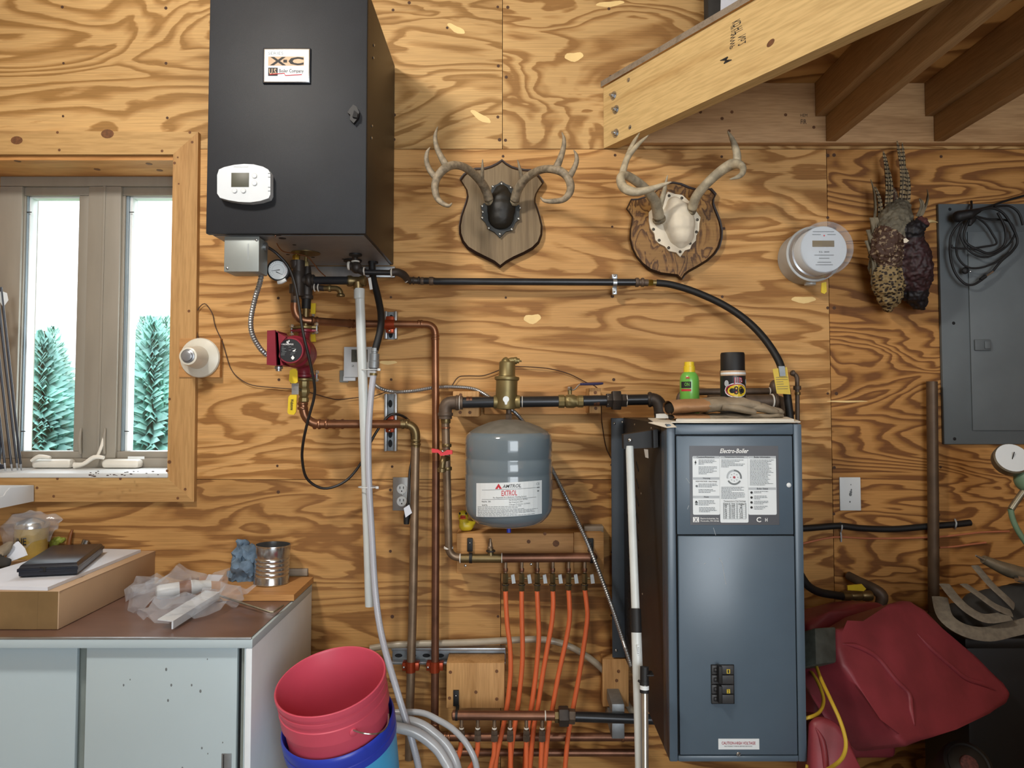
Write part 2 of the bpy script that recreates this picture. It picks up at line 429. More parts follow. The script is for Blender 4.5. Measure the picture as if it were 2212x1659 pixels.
# ---------------------------------------------------------------- mesh building
OFF = {}
class MB:
    """collects shapes and links them as ONE mesh object"""
    def __init__(self):
        self.bm = bmesh.new()
        self.mats = []
    def mi(self, m):
        if m not in self.mats:
            self.mats.append(m)
        return self.mats.index(m)
    def _set(self, faces, m):
        i = self.mi(m)
        for f in faces:
            f.material_index = i
    def box(self, a, b, m, bev=0.0, rot=None, piv=None):
        a, b = Vector(a), Vector(b)
        c, s = (a + b) / 2, Vector([abs(x) for x in (b - a)])
        r = bmesh.ops.create_cube(self.bm, size=1.0)
        vs = r['verts']
        bmesh.ops.scale(self.bm, vec=s, verts=vs)
        bmesh.ops.translate(self.bm, vec=c, verts=vs)
        if rot is not None:
            bmesh.ops.rotate(self.bm, cent=Vector(piv) if piv is not None else c, matrix=rot, verts=vs)
        if bev > 0:
            es = list({e for v in vs for e in v.link_edges})
            g = bmesh.ops.bevel(self.bm, geom=es, offset=min(bev, min(s) * 0.45), segments=2, profile=0.5, affect='EDGES')
            vs = g['verts']
        self._set({f for v in vs for f in v.link_faces}, m)
        return self
    def slab(self, x0, y0, x1, y1, d0, d1, m, bev=0.0):
        """upright board: its front outline is given in photo pixels at depth d1"""
        p, q = P(x0, y1, d1), P(x1, y0, d1)
        return self.box((p.x, -d0, p.z), (q.x, -d1, q.z), m, bev)
    def poly(self, ps, m):
        self._set([self.bm.faces.new([self.bm.verts.new(p) for p in ps])], m)
        return self
    def prism(self, ps, vec, m, side=None, bev=0.0):
        """extrude an outline along vec"""
        vec = Vector(vec)
        a = [self.bm.verts.new(p) for p in ps]
        b = [self.bm.verts.new(Vector(p) + vec) for p in ps]
        fa = self.bm.faces.new(a)
        fb = self.bm.faces.new(b[::-1])
        n = len(ps)
        i, j = self.mi(m), self.mi(side or m)
        fa.material_index = fb.material_index = i
        for k in range(n):
            f = self.bm.faces.new((a[k], b[k], b[(k + 1) % n], a[(k + 1) % n]))
            f.material_index = j
        return self
    def tube(self, ps, r, m, seg=12, smooth=4, caps=True, flat=None):
        ps = [Vector(p) for p in ps]
        rs = list(r) if isinstance(r, (list, tuple)) else [r] * len(ps)
        if smooth and len(ps) > 2:
            q, qr = [], []
            for i in range(len(ps) - 1):
                p0, p1, p2, p3 = ps[max(i - 1, 0)], ps[i], ps[i + 1], ps[min(i + 2, len(ps) - 1)]
                for k in range(smooth):
                    t = k / smooth
                    q.append(0.5 * ((2 * p1) + (p2 - p0) * t + (2 * p0 - 5 * p1 + 4 * p2 - p3) * t * t + (3 * p1 - p0 - 3 * p2 + p3) * t ** 3))
                    qr.append(rs[i] * (1 - t) + rs[i + 1] * t)
            q.append(ps[-1]); qr.append(rs[-1])
            ps, rs = q, qr
        fs = []
        rings = []
        t0 = (ps[1] - ps[0]).normalized()
        up = Vector((0, 0, 1)) if abs(t0.z) < 0.9 else Vector((0, 1, 0))
        nrm = t0.cross(up).normalized()
        prev = t0
        for i, p in enumerate(ps):
            t = (ps[min(i + 1, len(ps) - 1)] - ps[max(i - 1, 0)]).normalized()
            if t.length == 0:
                t = prev
            ax = prev.cross(t)
            if ax.length > 1e-6:
                nrm = Matrix.Rotation(prev.angle(t), 3, ax.normalized()) @ nrm
            prev = t
            bn = t.cross(nrm).normalized()
            k2 = flat if flat else 1.0
            ring = [self.bm.verts.new(p + (nrm * math.cos(2 * math.pi * k / seg) + bn * k2 * math.sin(2 * math.pi * k / seg)) * max(rs[i], 1e-5)) for k in range(seg)]
            rings.append(ring)
        for a, b in zip(rings, rings[1:]):
            for k in range(seg):
                fs.append(self.bm.faces.new((a[k], a[(k + 1) % seg], b[(k + 1) % seg], b[k])))
        if caps:
            fs.append(self.bm.faces.new(rings[0][::-1]))
            fs.append(self.bm.faces.new(rings[-1]))
        self._set(fs, m)
        return self
    def cyl(self, p, q, r, m, seg=20, r2=None):
        return self.tube([p, q], [r, r if r2 is None else r2], m, seg, 0)
    def lathe(self, org, axis, prof, m, seg=32, caps=True, roll=0.0, mats=None):
        """prof: list of (radius, height along axis); mats may give one material per profile step"""
        org, ax = Vector(org), Vector(axis).normalized()
        up = Vector((0, 0, 1)) if abs(ax.z) < 0.9 else Vector((1, 0, 0))
        u = ax.cross(up).normalized()
        v = ax.cross(u).normalized()
        rings = []
        for r, h in prof:
            r = max(r, 1e-5)
            rings.append([self.bm.verts.new(org + ax * h + (u * math.cos(2 * math.pi * k / seg + roll) + v * math.sin(2 * math.pi * k / seg + roll)) * r) for k in range(seg)])
        for i, (a, b) in enumerate(zip(rings, rings[1:])):
            idx = self.mi(mats[i]) if mats else self.mi(m)
            for k in range(seg):
                f = self.bm.faces.new((a[k], b[k], b[(k + 1) % seg], a[(k + 1) % seg]))
                f.material_index = idx
        if caps:
            for ring, i in ((rings[0], 0), (rings[-1], -1)):
                f = self.bm.faces.new(ring)
                f.material_index = self.mi(mats[i]) if mats else self.mi(m)
        return self
    def hexnut(self, p, q, r, m):
        return self.lathe(p, Vector(q) - Vector(p), [(r * 0.94, 0), (r, (Vector(q) - Vector(p)).length * 0.12), (r, (Vector(q) - Vector(p)).length * 0.88), (r * 0.94, (Vector(q) - Vector(p)).length)], m, 6)
    def ball(self, c, r, m, sc=(1, 1, 1), seg=16, rot=None):
        g = bmesh.ops.create_uvsphere(self.bm, u_segments=seg, v_segments=max(6, seg // 2), radius=r)
        bmesh.ops.scale(self.bm, vec=Vector(sc), verts=g['verts'])
        if rot is not None:
            bmesh.ops.rotate(self.bm, cent=(0, 0, 0), matrix=rot, verts=g['verts'])
        bmesh.ops.translate(self.bm, vec=Vector(c), verts=g['verts'])
        self._set({f for v in g['verts'] for f in v.link_faces}, m)
        return self
    def disc(self, c, r, m, axis=(0, -1, 0), seg=14, h=0.001):
        return self.lathe(c, axis, [(r, 0), (r, h)], m, seg)
    def text(self, s, fn, m, bold=0.0, shear=0.0, box=(0, 0, 1, 1)):
        """lettering: outline fitted into box (u0, v0, u1, v1); fn maps (u, v) to a point"""
        cu = bpy.data.curves.new('t', 'FONT')
        cu.body = s
        cu.resolution_u = 2
        cu.offset = bold
        cu.shear = shear
        ob = bpy.data.objects.new('t', cu)
        COL.objects.link(ob)
        dg = bpy.context.evaluated_depsgraph_get()
        me = bpy.data.meshes.new_from_object(ob.evaluated_get(dg))
        bpy.data.objects.remove(ob)
        bpy.data.curves.remove(cu)
        vs = me.vertices
        if len(vs):
            x0, x1 = min(v.co.x for v in vs), max(v.co.x for v in vs)
            y0, y1 = min(v.co.y for v in vs), max(v.co.y for v in vs)
            u0, v0, u1, v1 = box
            fs = []
            new = [self.bm.verts.new(fn(u0 + (v.co.x - x0) / (x1 - x0) * (u1 - u0), v0 + (v.co.y - y0) / max(y1 - y0, 1e-6) * (v1 - v0))) for v in vs]
            for p in me.polygons:
                try:
                    fs.append(self.bm.faces.new([new[k] for k in p.vertices]))
                except ValueError:
                    pass
            self._set(fs, m)
        bpy.data.meshes.remove(me)
        return self
    def textpx(self, s, x0, y0, x1, y1, d, m, bold=0.0, shear=0.0):
        """lettering on an upright plane d in front of the wall, in a photo-pixel box"""
        a, b = P(x0, y1, d), P(x1, y0, d)
        return self.text(s, lambda u, v: Vector((u, -d, v)), m, bold, shear, (a.x, a.z, b.x, b.z))
    def rectpx(self, x0, y0, x1, y1, d, m):
        a, b = P(x0, y1, d), P(x1, y0, d)
        return self.poly([(a.x, -d, a.z), (b.x, -d, a.z), (b.x, -d, b.z), (a.x, -d, b.z)], m)
    def lines(self, x0, y0, x1, n, step, d, m, h=0.9, rnd=None, first=None):
        """rows of small print as short bars the length of words"""
        r = rnd or random
        for k in range(n):
            y = y0 + k * step
            x = x0
            end = x0 + (x1 - x0) * (r.uniform(0.72, 1.0) if k < n - 1 else r.uniform(0.3, 0.7))
            while x < end:
                wl = r.uniform(2.0, 6.0)
                self.rectpx(x, y, min(x + wl, end), y + h, d, m)
                x += wl + 0.9
        return self
    def build(self, name, parent=None, label=None, cat=None, group=None, kind=None, smooth=35, loc=None, noise=None):
        bm = self.bm
        bmesh.ops.recalc_face_normals(bm, faces=bm.faces)
        if parent is not None:
            off = OFF[parent.name]
        elif loc is not None:
            off = Vector(loc)
        else:
            xs = [v.co for v in bm.verts]
            off = Vector(((min(v.x for v in xs) + max(v.x for v in xs)) / 2, (min(v.y for v in xs) + max(v.y for v in xs)) / 2, min(v.z for v in xs)))
        bmesh.ops.translate(bm, vec=-off, verts=bm.verts)
        me = bpy.data.meshes.new(name)
        bm.to_mesh(me)
        bm.free()
        for m in self.mats:
            me.materials.append(MATS[m])
        if smooth:
            me.polygons.foreach_set('use_smooth', [True] * len(me.polygons))
            me.set_sharp_from_angle(angle=math.radians(smooth))
        o = bpy.data.objects.new(name, me)
        COL.objects.link(o)
        OFF[o.name] = off
        if parent is not None:
            o.parent = parent
        else:
            o.location = off
        tag(o, label, cat, group, kind)
        return o
def tag(o, label=None, cat=None, group=None, kind=None):
    if label: o['label'] = label
    if cat: o['category'] = cat
    if group: o['group'] = group
    if kind: o['kind'] = kind
    return o
def thing(name, loc, label=None, cat=None, group=None, kind=None):
    o = bpy.data.objects.new(name, None)
    o.empty_display_size = 0.05
    COL.objects.link(o)
    o.location = loc
    OFF[o.name] = Vector(loc)
    return tag(o, label, cat, group, kind)
def blob(name, spec, parent=None, voxel=0.006, rough=0.0, nscale=30.0, facet=0.0, smooth=180, **kw):
    """one continuous skin grown over overlapping rounded chains.
    spec: list of (points, radii, material); the skin takes the material of the nearest chain"""
    tmp = MB()
    src = []
    for ps, rs, m in spec:
        rs = rs if isinstance(rs, (list, tuple)) else [rs] * len(ps)
        for (p, r) in zip(ps, rs):
            tmp.ball(p, r, m, seg=14)
        for (p, r), (q, r2) in zip(zip(ps, rs), zip(ps[1:], rs[1:])):
            tmp.tube([p, q], [r * 0.97, r2 * 0.97], m, 14, 0)
            for k in range(5):
                t = k / 4
                src.append((Vector(p).lerp(Vector(q), t), r + (r2 - r) * t, m))
        if len(ps) == 1:
            src.append((Vector(ps[0]), rs[0], m))
    me = bpy.data.meshes.new('tmp')
    tmp.bm.to_mesh(me)
    tmp.bm.free()
    ob = bpy.data.objects.new('tmp', me)
    COL.objects.link(ob)
    md = ob.modifiers.new('r', 'REMESH')
    md.mode = 'VOXEL'
    md.voxel_size = voxel
    sm = ob.modifiers.new('s', 'SMOOTH')
    sm.factor = 0.6
    sm.iterations = 4
    dg = bpy.context.evaluated_depsgraph_get()
    me2 = bpy.data.meshes.new_from_object(ob.evaluated_get(dg))
    bpy.data.objects.remove(ob)
    bpy.data.meshes.remove(me)
    out = MB()
    out.bm.from_mesh(me2)
    bpy.data.meshes.remove(me2)
    for m in [s[2] for s in spec]:
        out.mi(m)
    if rough:
        out.bm.normal_update()
        for v in out.bm.verts:
            v.co += v.normal * rough * mnoise.fractal(v.co * nscale, 1.0, 2.0, 3)
    if facet:      # crumple into flat facets
        t2 = bpy.data.meshes.new('tmp')
        bmesh.ops.triangulate(out.bm, faces=out.bm.faces)
        out.bm.to_mesh(t2)
        ob = bpy.data.objects.new('tmp', t2)
        COL.objects.link(ob)
        ob.modifiers.new('d', 'DECIMATE').ratio = facet
        t3 = bpy.data.meshes.new_from_object(ob.evaluated_get(bpy.context.evaluated_depsgraph_get()))
        bpy.data.objects.remove(ob)
        bpy.data.meshes.remove(t2)
        out.bm.clear()
        out.bm.from_mesh(t3)
        bpy.data.meshes.remove(t3)
    for f in out.bm.faces:
        c = f.calc_center_median()
        best = min(src, key=lambda s: (c - s[0]).length - s[1])
        f.material_index = out.mi(best[2])
    return out.build(name, parent, smooth=smooth, **kw)
def copies(o, loc, label=None, group=None):
    """a copy of a thing with copies of its parts and sub-parts"""
    def rec(src, par):
        c = src.copy()
        COL.objects.link(c)
        OFF[c.name] = OFF[src.name]
        if par is not None:
            c.parent = par
        for ch in [x for x in bpy.data.objects if x.parent == src]:
            rec(ch, c)
        return c
    r = rec(o, None)
    r.location = loc
    if label: r['label'] = label
    if group: r['group'] = group
    return r
X, Y, Z = Vector((1, 0, 0)), Vector((0, 1, 0)), Vector((0, 0, 1))
def elbow_path(p, corner, q, r=0.03, n=5):
    """corner of a pipe rounded with radius r: points from p to q"""
    p, c, q = Vector(p), Vector(corner), Vector(q)
    a, b = (p - c).normalized(), (q - c).normalized()
    s, e = c + a * r, c + b * r
    return [p] + [((1 - t) ** 2) * s + 2 * (1 - t) * t * c + t * t * e for t in [k / n for k in range(n + 1)]] + [q]
# ================================================================ THE SETTING
XL, XR, ZC, YB = -2.55, 2.30, 3.45, -5.6
LB0 = P(1304, 321, 0).z
simple('ply_patch', '#e6c788', 0.6)
def wx(px, d=0.0): return P(px, 865, d).x
def wz(py, d=0.0): return P(1106, py, d).z
HX0, HX1 = wx(-112, 0.02), wx(373, 0.02)
HZ0, HZ1 = wz(1030, 0.02), wz(334, 0.02)
wall = thing('wall_back', (0, 0, 0), 'plywood sheathed wall with a window at its left', None, None, 'structure')
core = MB()
for a, b in (((XL, 0.014, 0), (HX0, 0.2, ZC)), ((HX1, 0.014, 0), (XR, 0.2, ZC)), ((HX0, 0.014, 0), (HX1, 0.2, HZ0)), ((HX0, 0.014, HZ1), (HX1, 0.2, ZC))):
    core.box(a, b, 'seam_dark')
core.build('wall_core', wall)
zs, zs2 = wz(322), wz(1036)
g = 0.0011
def sheet(rects, m, nails=(), patches=()):
    b = MB()
    for x0, z0, x1, z1 in rects:
        b.box((x0 + g, 0.0, z0 + g), (x1 - g, 0.0138, z1 - g), m)
    for px, py in nails:
        b.disc(P(px, py, 0.0004), random.uniform(0.0045, 0.007), 'nail_rust', seg=8, h=0.0006)
    for px, py, w_, h_, a_ in patches:
        c = P(px, py, 0.0006)
        ps = []
        for k in range(16):
            t = 2 * math.pi * k / 16
            x, z = w_ / 2 * math.cos(t) * S(), h_ / 2 * math.sin(t) * S() * (1 + 0.25 * math.sin(3 * t + a_))
            ps.append((c.x + x * math.cos(a_) - z * math.sin(a_), c.y, c.z + x * math.sin(a_) + z * math.cos(a_)))
        b.poly(ps, 'ply_patch')
    b.build('plywood_sheet', wall)
def nailgrid(xs, ys, jit=4):
    return [(x + random.uniform(-jit, jit), y + random.uniform(-jit, jit)) for x in xs for y in ys]
sheet([(XL, zs, wx(1085), ZC)], 'ply_upper', nailgrid((136, 362, 848, 1078), (18, 140, 252, 303)) + [(884, 6), (966, 60)], ((985, 62, 44, 14, -0.5), (1038, 252, 52, 14, -0.55), (1330, 500, 1, 1, 0)))
sheet([(wx(1085), zs, XR, ZC)], 'ply_upper_b', nailgrid((1094, 1318), (18, 165, 303), 3), ((1240, 122, 42, 20, 0.1), (1318, 8, 64, 12, 0.1)))
sheet([(XL, zs2, HX0, zs), (HX1, zs2, wx(1795), zs)], 'ply_middle',
      nailgrid((600, 848, 1090, 1325, 1560), (338, 492, 640, 822, 1005), 4) + [(1788, 336), (1788, 470), (1788, 665), (1788, 850)],
      ((1150, 688, 38, 20, 0.1), (1736, 647, 54, 14, 0.0), (838, 783, 40, 8, 0.0)))
sheet([(wx(1795), 0.0, XR, zs)], 'ply_right', nailgrid((1804, 2030), (336, 492, 668, 850, 1010, 1110), 3), ((1830, 867, 90, 4, 0),))
sheet([(XL, 0.0, wx(1082), zs2)], 'ply_lower', nailgrid((600, 845, 1074), (1060, 1190, 1330, 1470), 3))
sheet([(wx(1082), 0.0, wx(1795), zs2)], 'ply_lower_b', nailgrid((1320,), (1060, 1190, 1330), 3))
MB().box((XL - 0.1, YB, -0.12), (XR + 0.1, 0.2, 0.0), 'concrete').build('floor', None, kind='structure')
MB().box((XL - 0.1, YB, ZC), (XR + 0.1, 0.2, ZC + 0.1), 'painted_ceiling').build('ceiling', None, kind='structure')
MB().box((1.02, -2.42, 0), (XR - 0.001, -2.32, 1.32), 'ply_lower').build('light_blocker', None, kind='structure')  # unseen low wall added to keep light off the lower right corner
MB().box((XL - 0.12, YB - 0.12, 0), (-0.2, YB, ZC), 'ply_lower').build('wall_rear', None, kind='structure')
MB().box((XL - 0.12, YB, 0), (XL, 0.2, ZC), 'ply_upper').build('wall_left', None, kind='structure')
MB().box((XR, YB, 0), (XR + 0.12, 0.2, ZC), 'ply_lower').build('wall_right', None, kind='structure')

# ---------------------------------------------------------------- window
win = thing('window_1', (HX0, 0, HZ0), 'twin casement window in a knotty pine casing', None, None, 'structure')
TF = 0.022
def casing(ps, m, knots=()):
    b = MB()
    q = [P(x, y, TF) for x, y in ps]
    b.prism([(v.x, -TF, v.z) for v in q], (0, TF - 0.0005, 0), m)
    for x, y, rx, ry in knots:
        c = P(x, y, TF + 0.0006)
        b.poly([(c.x + rx * S() * math.cos(t), c.y, c.z + ry * S() * math.sin(t)) for t in [k * math.pi / 8 for k in range(16)]], 'knot_brown')
    return b.build('casing_board', win)
casing([(-170, 281), (428, 285), (374, 333), (-112, 333)], 'pine_trim_x', ((36, 303, 13, 9), (232, 289, 14, 10), (124, 286, 3, 3), (128, 324, 3, 3), (350, 326, 3, 3), (410, 286, 3, 3)))
casing([(428, 285), (419, 1084), (361, 1032), (374, 333)], 'pine_trim_z', ((415, 307, 3, 3), (377, 352, 3, 3), (384, 340, 2, 2), (408, 672, 3, 3), (400, 1057, 3, 3), (366, 862, 3, 3), (366, 998, 4, 4), (361, 1017, 3, 3), (386, 397, 2, 2)))
casing([(-112, 1032), (361, 1032), (419, 1084), (-170, 1084)], 'pine_trim_x', ((80, 1054, 3, 3), (116, 1072, 3, 3), (124, 1034, 3, 3), (260, 1034, 3, 3), (384, 1076, 3, 3)))
casing([(-112, 333), (-112, 1032), (-170, 1084), (-170, 281)], 'pine_trim_z')
jd = 0.30
b = MB()
b.box((HX0, -0.005, HZ1 - 0.016), (HX1, jd, HZ1), 'pine_jamb')
for px, py in ((38, 348), (322, 354), (210, 366), (345, 368)):
    pp = PZ(px, py, HZ1 - 0.0165)
    b.disc(pp, 0.012, 'knot_brown', (0, 0, -1), 10, 0.0006)
b.box((HX0, -0.005, HZ0), (HX0 + 0.016, jd, HZ1 - 0.016), 'pine_jamb')
b.box((HX1 - 0.010, -0.005, HZ0), (HX1, jd, HZ1 - 0.016), 'pine_jamb')
b.build('jamb_lining', win)
SILLZ = HZ0 + 0.014
MB().box((HX0 + 0.016, -TF - 0.004, HZ0 - 0.003), (HX1 - 0.010, jd, SILLZ), 'plastic_white', 0.003).build('window_sill', win)
WD = -0.18
def fx(px): return P(px, 700, WD).x
def fz(py): return P(300, py, WD).z
FX0, FX1 = HX0 + 0.016, HX1 - 0.010
FT, FB = HZ1 - 0.016, SILLZ
y0, y1 = -WD, -WD + 0.10
b = MB()
bt, bb = fz(402), fz(990)
b.box((FX0, y0, bt), (FX1, y1, FT), 'vinyl_taupe', 0.004)
b.box((FX0, y0, FB), (FX1, y1, bb), 'vinyl_taupe', 0.004)
b.box((FX0, y0, bb), (fx(40), y1, bt), 'vinyl_taupe', 0.004)
b.box((fx(184), y0, bb), (fx(255), y1, bt), 'vinyl_taupe', 0.004)
b.box((fx(216), y0 - 0.004, bb), (fx(222), y0 + 0.002, bt), 'vinyl_taupe', 0.001)
b.box((FX1 - 0.012, y0, bb), (FX1, y1, bt), 'vinyl_taupe', 0.004)
b.build('frame', win)
for sx0, sx1, gx0, gx1 in ((40, 184, 62, 172), (255, None, 283, None)):
    X0, X1 = fx(sx0), (fx(sx1) if sx1 else FX1 - 0.012)
    fg = lambda px: P(px, 700, -0.215).x
    G0, G1 = fg(gx0), (fg(gx1) if gx1 else X1 - 0.03)
    GT, GB = P(300, 426, -0.215).z, P(300, 974, -0.215).z
    sb = MB()
    ya, yb = y0 + 0.012, y0 + 0.07
    sb.box((X0, ya, GT), (X1, yb, bt), 'vinyl_taupe', 0.003)
    sb.box((X0, ya, bb), (X1, yb, GB), 'vinyl_taupe', 0.003)
    w3 = (G0 - X0) / 3
    sb.box((X0, ya, GB), (X0 + w3, yb, GT), 'vinyl_taupe', 0.002)
    sb.box((X0 + w3, ya + 0.008, GB), (X0 + 2 * w3, yb, GT), 'sash_grey', 0.002)
    sb.box((X0 + 2 * w3, ya + 0.016, GB), (G0, yb, GT), 'sash_white', 0.002)
    sb.box((G1, ya, GB), (X1, yb, GT), 'vinyl_taupe', 0.003)
    sb.box((G0, ya + 0.016, GT - 0.006), (G1, yb, GT + 0.002), 'sash_white', 0.002)
    s_ = sb.build('sash', win)
    MB().box((G0, ya + 0.03, GB), (G1, ya + 0.034, GT), 'window_glass').build('pane', s_)
    for py in (456, 932):
        MB().cyl((G0 - 0.006, ya + 0.004, fz(py)), (G0 + 0.012, ya + 0.004, fz(py)), 0.0018, 'rubber_black', 8).build('screen_pin', s_)
for px in (170, 222):     # sash locks on the mullion
    b = MB()
    b.tube([P(px + 4, 980, WD + 0.004), P(px + 2, 955, WD + 0.012), P(px + 5, 925, WD + 0.008)], [0.006, 0.007, 0.004], 'vinyl_taupe', 10)
    if px > 200:
        b.tube([P(px - 14, 990, WD + 0.03), P(px - 4, 968, WD + 0.02), P(px + 2, 945, WD + 0.012)], [0.005, 0.006, 0.005], 'crank_white', 10)
    b.build('sash_lock', win)
for x0, x1, hx in ((76, 160, (102, 134)), (226, 306, (182, 250))):  # folding crank operators
    zb = SILLZ + 0.001
    A, B = P(x0, 1000, WD + 0.02), P(x1, 1000, WD + 0.02)
    b = MB()
    b.box((A.x, -WD - 0.045, zb), (B.x, -WD - 0.001, zb + 0.034), 'crank_white', 0.012)
    hb = b.build('crank_operator', win)
    h = MB()
    yy = -WD - 0.052
    if x0 < 100:
        h.tube([Vector((P(96, 1, WD + .05).x, yy, zb + 0.030)), Vector((P(112, 1, WD + .05).x, yy, zb + 0.046)), Vector((P(136, 1, WD + .05).x, yy, zb + 0.042))], [0.006, 0.009, 0.006], 'crank_white', 10)
    else:
        h.tube([Vector((P(187, 1, WD + .05).x, yy, zb + 0.012)), Vector((P(206, 1, WD + .05).x, yy, zb + 0.018)), Vector((P(228, 1, WD + .05).x, yy, zb + 0.044)), Vector((P(248, 1, WD + .05).x, yy, zb + 0.042))], [0.013, 0.008, 0.009, 0.007], 'crank_white', 10)
    h.build('crank_handle', hb)
b = MB()
b.slab(276, 986, 312, 992, -WD * -1 + 0.0, WD + 0.001, 'label_white')
b.build('warning_sticker', win)
b = MB()
random.seed(12)
for k in range(26):
    p_ = PZ(random.uniform(190, 345), random.uniform(1018, 1029), SILLZ + 0.001)
    if -p_.y > -0.16:
        b.ball((p_.x, p_.y, SILLZ + 0.0012), random.uniform(0.0015, 0.004), 'wire_brown', (1.6, 1, 0.6), 8)
b.build('dead_insects', None, 'scatter of dead flies and crumbs on the white window sill', 'debris', None, 'stuff')

# arrows leaning in the left end of the window
AR = [((12, 1018), (-46, 520), 'arrow leaning leftmost in the window corner'),
      ((26, 1017), (-22, 600), 'arrow leaning second from the left in the window corner'),
      ((38, 1016), (-14, 560), 'arrow leaning third from the left in the window corner'),
      ((46, 1016), (2, 620), 'arrow with a white vane leaning rightmost in the window corner')]
for i, ((xa, ya_), (xb, yb_), lab) in enumerate(AR):
    p0_ = PZ(xa, ya_, SILLZ + 0.002)
    p1_ = P(xb, yb_, -0.02 + 0.02 * i)
    t = thing('arrow', p0_, lab, 'arrow', 'arrows standing in the window')
    b = MB(); b.tube([p0_ + (p1_ - p0_) * 0.03, p1_], 0.0042, 'arrow_shaft', 10, 0); b.build('shaft', t)
    b = MB(); b.tube([p0_, p0_ + (p1_ - p0_) * 0.035], [0.002, 0.0046], 'socket_grey', 10, 0); b.build('tip', t)
    u = (p1_ - p0_).normalized()
    for k in range(3):
        a = k * 2.09 + 0.5
        n_ = Vector((math.cos(a), math.sin(a), 0)); n_ = (n_ - u * n_.dot(u)).normalized()
        f0 = p0_ + (p1_ - p0_) * (0.90 if i == 3 else 0.80)
        mtl = 'plastic_white' if i == 3 else 'arrow_shaft'
        b = MB(); b.prism([f0 + n_ * 0.004, f0 + u * 0.02 + n_ * 0.018, f0 + u * 0.046 + n_ * 0.016, f0 + u * 0.052 + n_ * 0.004], u.cross(n_) * 0.0008, mtl)
        b.build('vane', t)
blob('brush', [([P(-14, 1000, -0.03), P(-6, 960, -0.04), P(-14, 900, -0.05)], [0.022, 0.02, 0.012], 'case_black'),
               ([P(-10, 1010, -0.03), P(8, 1008, -0.03)], [0.012, 0.01], 'arrow_shaft')], voxel=0.006,
     label='dark bristled brush lying behind the arrows on the window sill', cat='brush')

# ---------------------------------------------------------------- outdoors
MB().box((-40, 0.25, -0.5), (30, 60, -0.25), 'lawn').build('ground_outside', None, kind='structure')
def spruce(x, y, h, r, m, lab):
    t = thing('spruce_tree', (x, y, -0.25), lab, 'tree', 'spruces outside the window')
    b = MB(); b.tube([(x, y, -0.3), (x, y, h * 0.95)], [0.07, 0.015], 'bark', 8, 0); b.build('trunk', t)
    b = MB()
    L = 28
    for i in range(L):
        f = i / L
        z = -0.1 + h * f
        rr = r * (1 - f) ** 0.85 + 0.05
        n = int(26 + 74 * (1 - f))
        for k in range(n):
            a = random.uniform(0, 6.283)
            q = rr * random.uniform(0.7, 1.08)
            c, s = math.cos(a), math.sin(a)
            zt = z - q * 0.14 + random.uniform(-0.05, 0.05)
            wd = 0.03 + 0.06 * q
            base = Vector((x, y, z + 0.06))
            tip = Vector((x + c * q, y + s * q, zt + 0.05))
            mid = base.lerp(tip, 0.62) + Vector((0, 0, -0.05))
            side = Vector((-s, c, 0)) * wd
            dn = Vector((0, 0, -0.05))
            b.poly([base, mid + side + dn, tip, mid + Vector((0, 0, 0.05))], m)
            b.poly([base, mid + Vector((0, 0, 0.05)), tip, mid - side + dn], m)
    b.build('boughs', t, smooth=0)
random.seed(3)
spruce(-6.2, 6.6, 2.6, 1.0, 'spruce', 'nearest spruce outside in the left pane')
spruce(-4.75, 6.6, 2.8, .95, 'spruce', 'nearest spruce outside in the right pane')
spruce(-7.6, 8.9, 2.9, .95, 'spruce_hazed', 'second spruce outside in the left pane just behind the nearest one')
spruce(-5.75, 8.9, 3.1, .95, 'spruce_hazed', 'second spruce outside in the right pane just behind the nearest one')
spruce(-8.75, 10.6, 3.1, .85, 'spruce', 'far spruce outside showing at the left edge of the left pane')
spruce(-7.0, 10.6, 3.3, .85, 'spruce_hazed', 'far spruce outside hidden mostly by the wide middle of the window')
spruce(-7.9, 12.6, 3.5, .88, 'spruce_hazed', 'farthest spruce outside at the right edge of the left pane')

# ---------------------------------------------------------------- loft framing at the upper right
LT = P(1304, 189, 0).z          # top of the framing
LB = P(1304, 321, 0).z          # underside of rim and ledger
A0 = Vector((P(1304, 321, 0).x, 0, 0))
e1 = PZ(2013, 4, LB); e1.z = 0
e2 = PZ(1618, 0, LT); e2.z = 0
ud = ((e1 - A0).normalized() + (e2 - A0).normalized()).normalized()
nd_ = Vector((-ud.y, ud.x, 0))   # to the right of the rim
if nd_.x < 0: nd_ = -nd_
RL = 2.6
rim = thing('rim_beam', A0 + Vector((0, 0, LB)), 'pale pine rim board with bolted end slanting out from the wall', 'beam')
b = MB()
q0, q1 = A0, A0 + ud * RL
b.prism([(q0.x, -0.0015, LB), (q0.x, -0.0015, LT), (q0.x + 0.068, -0.0015, LT), (q0.x + 0.068, -0.0015, LB)], (0, 0, 0.0), 'pine_rim') if False else None
ps = [(q0.x, -0.002, LB), (q1.x, q1.y, LB), (q1.x + nd_.x * 0.045, q1.y + nd_.y * 0.045, LB), (q0.x + 0.045 / abs(ud.y) * 1.0, -0.002, LB)]
b.prism(ps, (0, 0, LT - LB), 'pine_rim')
def onrim(px, py, e=0.0):
    """point of the rim board's left face seen at a photo pixel"""
    r = ray(px, py)
    k = (A0 - CAM).dot(nd_) / r.dot(nd_)
    return CAM + r * k - nd_ * e
for px, py, rx, ry in ((1372, 182, 0.010, 0.03), (1665, 93, 0.013, 0.010), (1329, 192, 0.004, 0.004), (1328, 272, 0.004, 0.004)):
    c = onrim(px, py, 0.0008)
    b.poly([c + ud * rx * math.cos(t) + (Z + ud * 0.35) * ry * math.sin(t) for t in [k * math.pi / 7 for k in range(14)]], 'knot_brown')
rb = b.build('board', rim)
